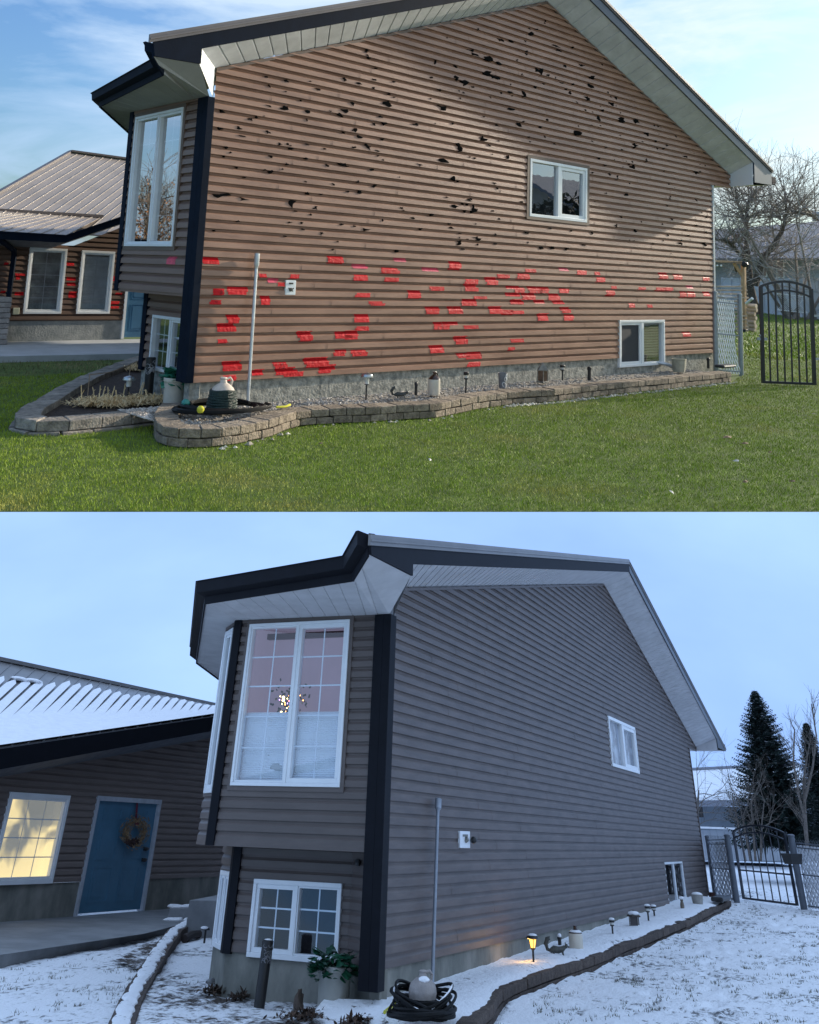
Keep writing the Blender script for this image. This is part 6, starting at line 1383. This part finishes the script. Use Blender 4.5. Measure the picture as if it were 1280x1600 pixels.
mb = MB(); tp = wg.P(gh_(214, 1252)[0], 1.58, .012); mb.quad(wc+Vector((-.03, 0, .15)), wc+Vector((.05, 0, .15)), tp+Vector((.03, 0, 0)), tp+Vector((-.03, 0, 0))); mb.poly([wc+Vector((-.07, -.03, .12)), wc+Vector((.09, -.03, .13)), wc+Vector((.03, -.03, .26))]); obj('ribbon', mb, mat('dark_red_ribbon', (.13, .012, .03), .5), t)
# roof with ribs, rake fascia, snow
ra, rb = W.y(-300, 1214, 9.28), W.y(345, 1117, 9.28); rc, rd = W.y(356, 1106, 14), W.y(-60, 1018, 14)
rfm = MB(); ribbed(rfm, ra, rb, rc, rd, 27, .02, .03, .03); rf_ = obj('roof', rfm, m_wroof, g)
mb = MB(); mb.bar(rd, rc, .3, .08); obj('ridge_cap', mb, m_wroof, g)
mb = MB(); a_, b_ = W.y(-60, 1212, 9.28), W.y(345, 1139, 9.28); mb.hexa([a_+Vector((0, -.10, 0)), b_+Vector((0, -.10, 0)), b_, a_], [W.y(-60, 1178, 9.28)+Vector((0, -.14, 0)), rb+Vector((0, -.14, 0)), rb, W.y(-60, 1178, 9.28)]); obj('gutter', mb, m_wtrim, g)
mb = MB(); mb.quad(a_, b_, Vector((b_.x+.7, YW-.03, topf(b_.x+2.7)-.01)), Vector((a_.x-.0, YW-.03, topf(a_.x+2)-.01))); obj('soffit', mb, mat('grey_soffit_winter', (.16, .165, .18), .9, spec=0), g)
mb = MB(); n_ = 27; upv = Vector((0, 0, .05))
def rp_(s, t2): return ra.lerp(rb, s).lerp(rd.lerp(rc, s), t2)
for i in range(n_):              # one tongue of snow per roof pan, rounded at its upper end
    s0, s1 = (i+.10)/n_, (i+.90)/n_; top = .80+.03*math.sin(i*.7)-.05*abs(math.sin(i*.31+.4))+rnd.uniform(-.015, .02)+.08*(i/n_)**.5; top = min(top, .955)
    m_ = 16; prv = None
    for j in range(m_+1):
        f_ = j/m_; w_ = (1-max(0, (f_-.9)/.1)**2)**.5 if f_ > .9 else 1; tt = top*f_; sc_ = (s0+s1)/2; hw = (s1-s0)/2*max(.05, w_)*(1.26 if f_ < .40 else 1.26-.30*min(1, (f_-.40)/.3)); l_, r_ = rp_(sc_-hw, tt)+upv, rp_(sc_+hw, tt)+upv
        if prv: mb.quad(prv[0], prv[1], r_, l_)
        prv = (l_, r_)
obj('roof_snow', mb, m_snow, g)
mb = MB()
for px, py in ((30, 1061), (52, 1064)): c = rp_(.1, .5); q = W.y(px, py, 12.9); mb.blob(q, (.28, .12, .05), 12, 6)
obj('roof_snow', mb, m_snow, g, smooth=True)

# ------------------------------------------------------------------ things on the winter bed
def base_at(px, py, z=None, sl=None): return PL.z(px, py, (BW if z is None else z)+.02, WS if sl is None else sl)
def snowcap(mb_parent, P, r, h=.02):
    mb = MB(); mb.blob(P, (r, r, h), 12, 6, .05); obj('snow', mb, m_snow, mb_parent, smooth=True)
# lit lantern stake light
P = base_at(834, 1507); k = W.m(P); h = 49*k*KV
t = thing('lit_stake_lantern', P, 'glowing amber stake lantern with snow on its hood, first on the winter bed', 'garden light')
mb = MB(); mb.tube([P, P+Vector((0, 0, h*.52))], 1.6*k, 8); obj('stake', mb, m_blackp, t)
amber = mat('amber_glow', (1, .6, .15), emit=(1, .50, .10), es=1.3)
mb = MB(); mb.lathe(P, [(3.2*k, h*.52), (5.8*k, h*.82)], 8); obj('lamp_glass', mb, amber, t)
mb = MB(); mb.lathe(P, [(2*k, h*.45), (4*k, h*.5), (4*k, h*.53), (3.0*k, h*.53)], 10); mb.lathe(P, [(6*k, h*.81), (10*k, h*.84), (9*k, h*.90), (5*k, h*.95)], 16)
for i in range(4):
    a_ = i*math.pi/2+.5; mb.tube([P+Vector((3.4*k*math.cos(a_), 3.4*k*math.sin(a_), h*.52)), P+Vector((6*k*math.cos(a_), 6*k*math.sin(a_), h*.83))], .5*k, 5)
obj('hood', mb, m_blackp, t); snowcap(t, P+Vector((0, 0, h*.94)), 7.5*k, h*.06)
mb = MB(); mb.blob(P+Vector((0, 0, h*.68)), 1.6*k, 8, 6); obj('flame_bulb', mb, mat('hot_bulb', (1, .9, .6), emit=(1, .75, .3), es=8), t)
ll = bpy.data.lights.new('lantern_bulb', 'POINT'); ll.energy = 1.6; ll.color = (1, .55, .15); ll.shadow_soft_size = .05
lo = bpy.data.objects.new('lantern_bulb', ll); COL.objects.link(lo); lo.parent = t; lo.location = (0, .09, h*.68); W.all.append(lo)
P = base_at(871, 1494); squirrel(P, W.m(P)*26, 1, 'dark squirrel figure dusted with snow right of the glowing lantern', m_sq)
sq = pipe(875, 1478, 1462, 6, 'short black pipe topped with snow behind the winter squirrel', z=BW+.0, sl=WS); snowcap(sq, BASE[sq.name]+Vector((0, 0, 16*W.m(BASE[sq.name])*KV)), .035, .03)
t, P, r, h = stone_jug(901, 1484, 1446, 22, 'stoneware jug with snow on its shoulder and dark neck', sl=WS)
snowcap(t, P+Vector((-.0, 0, h*.74)), r*.9, .03)
def spotW(px, py, top, lab, tilt=0):
    o_ = path_light(px, py, top, lab, 'spot', 'stake_light', sl=WS, group='black stake lights on the winter bed'); P = BASE[o_.name]; k = W.m(P); snowcap(o_, P+Vector((0, 0, (py-top)*k*KV+.01)), 4.6*k, .022); return o_
spotW(958, 1462, 1437, 'snow-topped black stake light left of the hooded lantern'); spotW(1014, 1441, 1415, 'front snow-topped stake light of the close pair'); spotW(1023, 1433, 1416, 'rear black stake light of the close pair')
P = base_at(992, 1449); h = 28*W.m(P)*KV; lantern(P, h, 7*W.m(P), 'small hooded garden lantern under a snow cap, between stake lights', mat('dark_bronze', (.05, .04, .03), .5), mat('old_glass', (.10, .09, .09), .3)); tl = W.roots[-1]; snowcap(tl, P+Vector((0, 0, h*.80)), 9*W.m(P), h*.14)
po, P, r, h = pot(1091, 1414, 1397, 18, 'round grey pot heaped with snow by the far basement window', mat('grey_clay', (.30, .29, .27), .8, .15, 10), sl=WS); snowcap(po, P+Vector((0, 0, h*.98)), r*.95, .05)
P = base_at(1067, 1421); k = W.m(P); t = thing('gnome_figure', P, 'small snow-dusted garden figure beneath the far basement window', 'garden figure')
mb = MB(); mb.lathe(P, [(3*k, 0), (3.2*k, 5*k), (2.2*k, 9*k)], 12); mb.blob(P+Vector((0, 0, 11*k)), 2.4*k, 10, 7); obj('body', mb, mat('weathered_resin', (.16, .13, .10), .7), t, smooth=True); snowcap(t, P+Vector((0, 0, 13.5*k)), 4.5*k, 2*k)
P = PL.z(1129, 1407, BW+.05, WS); mb = MB(); mb.box(P.x-.9, P.x+.6, P.y-.15, P.y+.15, P.z, P.z+.09); obj('plastic_tray', mb, m_blackp, bevel=.03, base=P, label='dark tray on the snowy far end of the stone edging', cat='tray')
mb = MB(); q = W.y(1113, 1402, -.1); mb.lathe(q-Vector((0, 0, .05)), [(.09, 0), (.09, .16)], 10); obj('drain_spout', mb, mat('dark_red_clay', (.08, .03, .025), .7), base=q, label='dark red drain end at the far corner of the winter house', cat='spout')
# clay jug in hose coils, dusted
JP = W.z(660, 1592, -.27); k = W.m(JP); h = 76*k*KV; r = 22*k
th = hose(JP, 'black hose loops round the clay jug, streaked with snow', m_hoseb, 6, .19, .33, ht=.03, rr=.018)
mb = MB()
rX = Vector(W.M[0]); rX.z = 0; rX.normalize(); rY = Vector((-rX.y, rX.x, 0)); LOOPS = []
for i in range(11):
    pts = []; a0 = rnd.random()*6; rr_ = rnd.uniform(.21, .34); ta, tb = rnd.uniform(-.35, .35), rnd.uniform(.05, .45); zc = rnd.uniform(.06, .16)
    for j in range(27): a_ = a0+j*.24; u_, v_ = math.cos(a_)*rr_*1.05, math.sin(a_)*rr_*.9; pts.append(JP+rX*u_+rY*v_+Vector((0, 0, max(.015, zc+u_*ta+v_*tb*.6+.012*math.sin(3*a_+i)))))
    mb.tube(pts, .014, 7); LOOPS.append(pts)
obj('coil', mb, m_hoseb, th, smooth=True)
mb = MB()
for i in range(26):
    lp = rnd.choice(LOOPS); j0 = rnd.randint(0, 20); seg_ = [v+Vector((0, 0, .011)) for v in lp[j0:j0+rnd.randint(3, 6)]]; mb.tube(seg_, [.004]+[.010]*(len(seg_)-2)+[.004], 6)
obj('snow', mb, m_snow, th, smooth=True)
q0_ = W.z(601, 1582, -.24); q1_ = q0_+Vector((.02, -.13, .03)); mb = MB(); mb.tube([W.z(601, 1582, -.26), W.z(612, 1573, -.24), W.z(619, 1568, -.22)], .016, 8); obj('yellow_end', mb, m_yel, th, smooth=True)
t = thing('clay_jug', JP, 'clay jug with loop handle standing in snowy black hose', 'jug')
mb = MB()
for i in range(9):
    rr_ = r*(1.22-.02*i); zz = .02+i*.013
    mb.tube([JP+Vector((rr_*math.cos(a), rr_*math.sin(a), zz+.005*math.sin(3*a+i))) for a in [j*math.pi/14 for j in range(29)]], .015, 6, cap=False)
mb.lathe(JP, [(r*1.1, .01), (r*1.0, .145)], 22); obj('hose_wrap', mb, m_hoseb, t, smooth=True)
m_clw = mat('damp_clay', (.30, .27, .255), .6, .15, 9, .3, 40)
mb = MB(); mb.lathe(JP, [(r*.95, .1), (r*.98, h*.46), (r*1.02, h*.52), (r*1.0, h*.56), (r*.98, h*.62), (r*.88, h*.72), (r*.55, h*.82), (r*.3, h*.86), (r*.24, h*.93), (r*.30, h*.97), (r*.2, h), (.001, h*.99)], 28); obj('body', mb, m_clw, t, smooth=True)
mb = MB(); X = Vector((.5, -.86, 0)); mb.tube([JP+X*r*.2+Vector((0, 0, h*.95)), JP+X*r*.5+Vector((0, 0, h*.98)), JP+X*r*.68+Vector((0, 0, h*.9)), JP+X*r*.6+Vector((0, 0, h*.78))], r*.1, 8); obj('handle', mb, m_clw, t, smooth=True)
snowcap(t, JP+Vector((-.04, -.03, h*.80)), r*.42, .03)
# crock with leaves, bollard, half-buried lamp
CP = W.z(520, 1583, -.385); k = W.m(CP); h = 74*k*KV; r = 26*k
t = thing('crock_planter', CP, 'cream crock with dark green trailing leaves in the snow by the black trim', 'planter')
m_crw = mat('crock_glaze_winter', (.34, .34, .31), .4, .1, 4, coat=.3)
mb = MB(); mb.lathe(CP, [(r*.95, 0), (r*.97, h*.8), (r, h*.86), (r*1.06, h*.88), (r*1.06, h*.98), (r, h), (r*.93, h), (r*.92, h*.85), (.001, h*.84)], 28); obj('crock', mb, m_crw, t, smooth=True)
m_lw = mat('dark_ivy_leaf', (.006, .045, .028), .35, .4, 8, col2=(.02, .11, .055), island=.35)
mb = MB(); leaves(mb, CP+Vector((-.05, 0, h*1.08)), 170, r*1.1, .115); leaves(mb, CP+Vector((-r*.8, .1, h*.95)), 40, r*.45, .11); leaves(mb, CP+Vector((r*.6, -r*.7, h*.9)), 30, r*.3, .11); obj('foliage', mb, m_lw, t)
P = W.z(405, 1573, -.385); k = W.m(P)
t, top, ax = column_box(P, 105*k*KV, 8.7*k, 'leaning black bollard with white scroll marks before the winter basement window', m_blackp, mat('white_scroll_paint', (.16, .16, .17), .6), lean=(0.03, -.02)); snowcap(t, top, 6.5*k, .012)
P = W.z(332, 1545, -.38); k = W.m(P); t = thing('solar_light', P, 'half-buried dome light with snow round its rim, left of the bollard', 'garden light')
mb = MB(); mb.lathe(P+Vector((0, 0, .05)), [(12*k, 0), (11.5*k, .02), (7*k, .04), (.001, .05)], 18); obj('hood', mb, mat('grey_steel_hood', (.10, .10, .10), .4, metal=.5), t, smooth=True); mb = MB(); mb.lathe(P, [(7*k, 0), (9*k, .055)], 14); obj('lamp_glass', mb, m_wwhite, t)
for px, py, lab in ((319, 1474, 'small dark solar light sunk in snow near the far end of the bed'), ):
    P = W.z(px, py, -.38); k = W.m(P); t = thing('solar_light', P, lab, 'garden light'); mb = MB(); mb.tube([P, P+Vector((0, 0, .18))], .02, 6); obj('stake', mb, m_blackp, t); mb = MB(); mb.lathe(P+Vector((0, 0, .17)), [(7*k, 0), (5*k, .03), (.001, .04)], 12); obj('hood', mb, m_blackp, t); snowcap(t, P+Vector((-.05, 0, .20)), 6*k, .02)
mb = MB(); q = W.z(300, 1465, -.37); mb.tube([W.z(288, 1467, -.36), W.z(300, 1461, -.34), W.z(311, 1460, -.36)], .06, 8); obj('branch_piece', mb, mat('wet_wood', (.03, .022, .02), .8), smooth=True, base=q, label='short dark log lying in the snow at the top of the bed', cat='log')

# ------------------------------------------------------------------ winter fence, gate, yard
G0 = lambda px, py: W.z(px, py, LW+.01, WS)
pl, pr_ = G0(1163, 1409), G0(1247, 1420)
m_bgw = mat('blue_black_metal', (.016, .02, .03), .4)
gate(pl, pr_, 1299, 1302, 1290, 6, 'arched black gate closed across the snowy gap between fences', m_bgw, .16, mid=.70, latch=False, gz=.06)
m_gpw = mat('dull_fence_post', (.10, .115, .14), .5)
PA, PB, PC = G0(1118, 1404), G0(1152, 1411), G0(1257, 1421)
fpost(PA, 1306, .06, 'dull steel post against the corner of the snowy house', m_gpw); fpost(PB, 1304, .085, 'thick grey gate post between slatted panel and closed gate', m_gpw); fpost(PC, 1304, .09, 'thick grey post on the right side of the closed gate', m_gpw)
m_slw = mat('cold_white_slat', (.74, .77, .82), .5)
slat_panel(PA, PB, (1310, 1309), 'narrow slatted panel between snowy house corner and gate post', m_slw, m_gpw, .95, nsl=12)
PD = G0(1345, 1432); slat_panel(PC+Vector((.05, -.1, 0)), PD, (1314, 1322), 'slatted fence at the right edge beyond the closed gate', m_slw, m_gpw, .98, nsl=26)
mb = MB(); q = W.z(1232, 1341, .9); q = dpt(1232, 1341, float(W.M[2] @ np.array(pr_)+W.t[2])-.1); mb.hexa([q+Vector((-.25, -.1, -.12)), q+Vector((.25, -.3, -.12)), q+Vector((.25, -.1, -.12)), q+Vector((-.25, .1, -.12))], [q+Vector((-.3, -.1, .1)), q+Vector((.3, -.35, .1)), q+Vector((.3, -.1, .1)), q+Vector((-.3, .15, .1))]); obj('hanging_box', mb, m_blackp, base=q, label='black box hung on the right side of the closed gate', cat='box')
DT = 46.0
# vinyl fence in the snow
rtW = Vector(W.M[0]); rtW = Vector((rtW.x, rtW.y, 0)).normalized(); upW = Vector((0, 0, 1)); bkW = Vector((-rtW.y, rtW.x, 0))
rtA, bk = rtW, bkW
def vwW(px0, px1, py0, py1, D, th=.1): 
    a_, b_ = dpt(px0, py1, D), dpt(px1, py1, D); h_ = (py1-py0)*PL.m(a_)*.735; o_ = bkW*th; a_.z = b_.z = (a_.z+b_.z)/2
    return [a_, b_, b_+o_, a_+o_], [v+Vector((0, 0, h_)) for v in (a_, b_, b_+o_, a_+o_)]
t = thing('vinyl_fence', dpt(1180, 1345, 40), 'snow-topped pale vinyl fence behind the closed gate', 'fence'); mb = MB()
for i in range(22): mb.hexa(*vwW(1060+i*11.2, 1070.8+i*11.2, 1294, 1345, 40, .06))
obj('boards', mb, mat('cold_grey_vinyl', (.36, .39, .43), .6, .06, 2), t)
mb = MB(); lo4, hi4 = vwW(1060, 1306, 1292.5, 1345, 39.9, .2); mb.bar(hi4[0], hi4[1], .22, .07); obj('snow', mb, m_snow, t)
t = thing('neighbour_house', dpt(1150, 1340, 48), 'pale house with snow-covered roof beside the tall spruce', 'house')
mb = MB(); mb.hexa(*vwW(1020, 1260, 1253, 1345, 48, 5)); obj('wall', mb, mat('cold_stucco', (.26, .30, .34), .9, .1, 2), t)
mb = MB(); mb.hexa(*vwW(1166, 1186, 1254, 1300, 47.8, .1)); obj('dark_wood_panel', mb, mat('dark_boards', (.05, .04, .045), .8), t)
mb = MB(); mb.hexa(*vwW(1176, 1200, 1254, 1300, 47.7, .1)); obj('door', mb, mat('dark_door', (.02, .02, .025), .7), t)
mb = MB(); mb.hexa(*vwW(1085, 1100, 1259, 1277, 47.8, .1)); obj('window', mb, mat('dark_pane', (.03, .03, .035), .2), t)
ea_, eb_ = dpt(1010, 1252, 47), dpt(1270, 1249, 47); ra_, rb_ = dpt(1010, 1212, 52), dpt(1250, 1200, 52)
mb = MB(); mb.hexa([ea_-upW*.25, eb_-upW*.25, rb_-upW*.3, ra_-upW*.3], [ea_, eb_, rb_, ra_]); r2 = obj('roof', mb, m_nr, t); mb = MB(); mb.hexa([ea_+upW*.01, eb_+upW*.01, rb_+upW*.01, ra_+upW*.01], [ea_+upW*.14, eb_+upW*.14, rb_+upW*.14, ra_+upW*.14]); obj('snow', mb, m_snow, r2)
mb = MB(); mb.bar(ra_+upW*.2, rb_+upW*.2, .15, .12); obj('ridge_cap', mb, m_nr, r2)
# spruces
def spruce(px, pyt, pyb, wpx, D, label, seed, m_n):
    rnd.seed(seed); base = dpt(px, pyb, D); k = D/F; h = (pyb-pyt)*k*.80; t = thing('spruce_tree', base, label, 'tree'); R0 = wpx*k/2
    mb = MB(); mb.tube([base, base+Vector((0, 0, h*.6)), base+Vector((0, 0, h*.99))], [R0*.09, R0*.05, .015], 8); obj('trunk', mb, m_bark, t, smooth=True)
    fol = MB(); sn = MB(); n = 1000
    for i in range(n):
        f_ = (i/n)**.85; z_ = h*(.06+.93*f_); a_ = i*2.39996+rnd.uniform(-.3, .3); R_ = 1.55*R0*(1-f_)**.75*rnd.uniform(.55, 1.15)+.05
        st_ = base+Vector((0, 0, z_)); out = Vector((math.cos(a_), math.sin(a_), 0)); side = Vector((-out.y, out.x, 0)); dr = .30*R_; ns = max(3, int(R_/.10))
        pv = None
        for s in range(ns+1):
            u_ = .25+.75*s/ns; c = st_+out*R_*u_+Vector((0, 0, -dr*u_+dr*.9*u_*u_*u_))
            wd_ = R_*.20*(1-u_)+.07
            for sg in (-1, 1):
                for q_ in range(2):
                    d_ = (side*sg*rnd.uniform(.6, 1)+out*rnd.uniform(.2, .9)+Vector((0, 0, rnd.uniform(-.7, .15)))).normalized()*wd_*rnd.uniform(.8, 1.7); w2_ = d_.cross(Vector((rnd.uniform(-.3, .3), 0, 1))).normalized()*.035
                    fol.poly([c-w2_, c+w2_, c+d_])
            if rnd.random() < .20 and s > 0:
                b_ = .07*rnd.uniform(.6, 1.4); p_ = c+Vector((0, 0, .03)); sn.poly([p_+side*b_, p_+out*b_*1.3, p_-side*b_, p_-out*b_])
    for i in range(5): z_ = h*(1-.008*i); c = base+Vector((0, 0, z_)); fol.poly([c+Vector((.04, 0, -.05)), c+Vector((-.04, 0, -.05)), c+Vector((0, 0, .12))])
    obj('crown', fol, m_n, t); obj('snow', sn, m_snow, t); return t
m_needle = mat('dark_spruce_needles', (.014, .022, .022), .9, .4, 3, spec=.1, col2=(.050, .075, .068), island=.4)
spruce(1224, 1062, 1330, 108, 36, 'tall dark spruce dusted with snow rising behind the closed gate', 11, m_needle)
spruce(1300, 1120, 1330, 56, 37, 'second spruce at the right edge, partly cut off by the frame', 12, m_needle)
rnd.seed(5)
t = thing('bare_tree', dpt(1262, 1330, 34), 'grey leafless tree standing in front of the right-hand spruces', 'tree'); mt = MB(); tw = MB(); k = 34/F
for (pts, rs) in (([(1262, 1330), (1258, 1270), (1256, 1220), (1262, 1180), (1268, 1150)], 3), ([(1260, 1290), (1248, 1240), (1240, 1190), (1242, 1140)], 2.2), ([(1258, 1250), (1270, 1200), (1276, 1150), (1268, 1100)], 2)):
    v = [dpt(x, y, 34+i*.1) for i, (x, y) in enumerate(pts)]; mt.tube(v, [rs*k*(1-.2*i) for i in range(len(v))], 7)
    for i in range(1, len(v)):
        for r_ in range(4): twigs(tw, v[i-1].lerp(v[i], rnd.random()), Vector((rnd.uniform(-.6, .6), rnd.uniform(-.6, .6), 1)).normalized(), rnd.uniform(.6, 1.2), .014, 1, .5, .05)
obj('trunk', mt, m_bark, t, smooth=True); obj('crown', tw, m_bark, t)
t = thing('bare_shrub', dpt(1152, 1345, 33), 'snow-dusted leafless shrub behind the closed gate', 'shrub'); mt = MB(); tw = MB(); k = 33/F
for i in range(4):
    q = dpt(1165+i*8, 1345, 33); tp = dpt(1140+i*17+rnd.uniform(-6, 6), 1250, 33); mt.tube([q, q.lerp(tp, .5)+Vector((0, 0, .15)), tp], [.05, .03, .015], 6)
    for r_ in range(6): twigs(tw, q.lerp(tp, rnd.uniform(.2, 1)), Vector((rnd.uniform(-.8, .8), rnd.uniform(-.6, .6), rnd.uniform(.1, 1))).normalized(), rnd.uniform(.7, 1.4), .014, 2, .6)
obj('stem', mt, m_bark, t, smooth=True); obj('crown', tw, m_bark, t)
t = thing('bare_tree', dpt(1102, 1345, 44), 'thin leafless tree against the snowy neighbouring roof at the house corner', 'tree'); mt = MB(); tw = MB()
q = dpt(1085, 1345, 44); tp = dpt(1092, 1235, 44); mt.tube([q, tp], [.12, .04], 6)
for r_ in range(16): twigs(tw, q.lerp(tp, rnd.uniform(.4, 1)), Vector((rnd.uniform(-.2, 1), rnd.uniform(-.5, .5), rnd.uniform(.0, 1))).normalized(), rnd.uniform(1, 2.2), .02, 2, .6)
obj('trunk', mt, m_bark, t, smooth=True); obj('crown', tw, m_bark, t)

# ------------------------------------------------------------------ move the winter lot to its place on the falling ground
bpy.context.view_layer.update()
for o in W.roots: o.matrix_world = TWIN @ o.matrix_basis
# the dusk sky over the winter lot: a closed drum below the autumn lawn, open on the side of the lens
fwd = Vector((MA[2][0], MA[2][1], 0)).normalized(); rgt = Vector((fwd.y, -fwd.x, 0)); C0 = Vector(CAMW)
cen = C0+fwd*45; RD = 52.0; zt, zbm = GZ-.06, -62.0; mb = MB(); seg = 72; rows = 10
cut = C0+fwd*6.9
for j in range(rows):
    z0, z1 = zt+(zbm-zt)*j/rows, zt+(zbm-zt)*(j+1)/rows
    for i in range(seg):
        a0, a1 = 2*math.pi*i/seg, 2*math.pi*(i+1)/seg; p0, p1 = cen+rgt*RD*math.cos(a0)+fwd*RD*math.sin(a0), cen+rgt*RD*math.cos(a1)+fwd*RD*math.sin(a1)
        if (p0-cut).dot(fwd) < .5 or (p1-cut).dot(fwd) < .5: continue
        mb.quad((p0.x, p0.y, z0), (p1.x, p1.y, z0), (p1.x, p1.y, z1), (p0.x, p0.y, z1))
el, er = A.z(-400, 800, GZ), A.z(1700, 800, GZ); ed = (er-el); ed.z = 0; ed.normalize(); en = Vector((-ed.y, ed.x, 0)); ec = Vector((el.x, el.y, 0))+en*.35
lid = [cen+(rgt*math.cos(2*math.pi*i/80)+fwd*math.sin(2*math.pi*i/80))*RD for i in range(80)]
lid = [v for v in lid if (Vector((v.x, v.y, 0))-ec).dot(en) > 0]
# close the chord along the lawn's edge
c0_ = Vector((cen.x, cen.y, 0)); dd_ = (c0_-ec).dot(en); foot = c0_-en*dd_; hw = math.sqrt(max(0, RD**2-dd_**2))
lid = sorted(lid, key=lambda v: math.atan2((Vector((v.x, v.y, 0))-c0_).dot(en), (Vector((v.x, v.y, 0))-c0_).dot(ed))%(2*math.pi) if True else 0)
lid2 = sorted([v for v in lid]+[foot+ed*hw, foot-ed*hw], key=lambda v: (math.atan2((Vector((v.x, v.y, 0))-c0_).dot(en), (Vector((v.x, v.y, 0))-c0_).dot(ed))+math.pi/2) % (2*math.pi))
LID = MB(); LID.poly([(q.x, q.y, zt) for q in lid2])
msky = bpy.data.materials.new('dusk_sky'); msky.use_nodes = True; t_ = msky.node_tree; t_.nodes.clear()
o_ = t_.nodes.new('ShaderNodeOutputMaterial'); em = t_.nodes.new('ShaderNodeEmission'); tcn = t_.nodes.new('ShaderNodeTexCoord')
nz_ = t_.nodes.new('ShaderNodeTexNoise'); nz_.inputs['Scale'].default_value = .028; nz_.inputs['Detail'].default_value = 5; nz_.inputs['Roughness'].default_value = .5
mp_ = t_.nodes.new('ShaderNodeMapping'); mp_.inputs['Scale'].default_value = (1, 1, 2.2); t_.links.new(tcn.outputs['Object'], mp_.inputs[0]); t_.links.new(mp_.outputs[0], nz_.inputs['Vector'])
r_ = t_.nodes.new('ShaderNodeValToRGB'); r_.color_ramp.elements[0].position = .3; r_.color_ramp.elements[1].position = .72; r_.color_ramp.elements[0].color = (.22, .36, .68, 1); r_.color_ramp.elements[1].color = (.31, .475, .77, 1)
t_.links.new(nz_.outputs['Fac'], r_.inputs[0]); t_.links.new(r_.outputs[0], em.inputs[0]); em.inputs[1].default_value = 1.0; t_.links.new(em.outputs[0], o_.inputs[0])
PL = A
obj('sky', mb, msky, kind='structure', base=(cen.x, cen.y, zbm))
mz = bpy.data.materials.new('unseen_lid_glow'); mz.use_nodes = True; t_ = mz.node_tree; t_.nodes.clear(); o_ = t_.nodes.new('ShaderNodeOutputMaterial'); em = t_.nodes.new('ShaderNodeEmission'); em.inputs[0].default_value = (.34, .47, .70, 1); em.inputs[1].default_value = 1.1; t_.links.new(em.outputs[0], o_.inputs[0])
obj('sky', LID, mz, kind='structure', base=(cen.x, cen.y, zt))  # unseen glowing lid overhead, added brighter than the drum to light the snow
# the autumn sun belongs to the autumn lot
cA = bpy.data.collections.new('autumn_sunlit'); 
for o in A.all:
    if o.type == 'MESH' and not o.name.startswith('sky'): cA.objects.link(o)
sun.light_linking.receiver_collection = cA; sun.light_linking.blocker_collection = cA
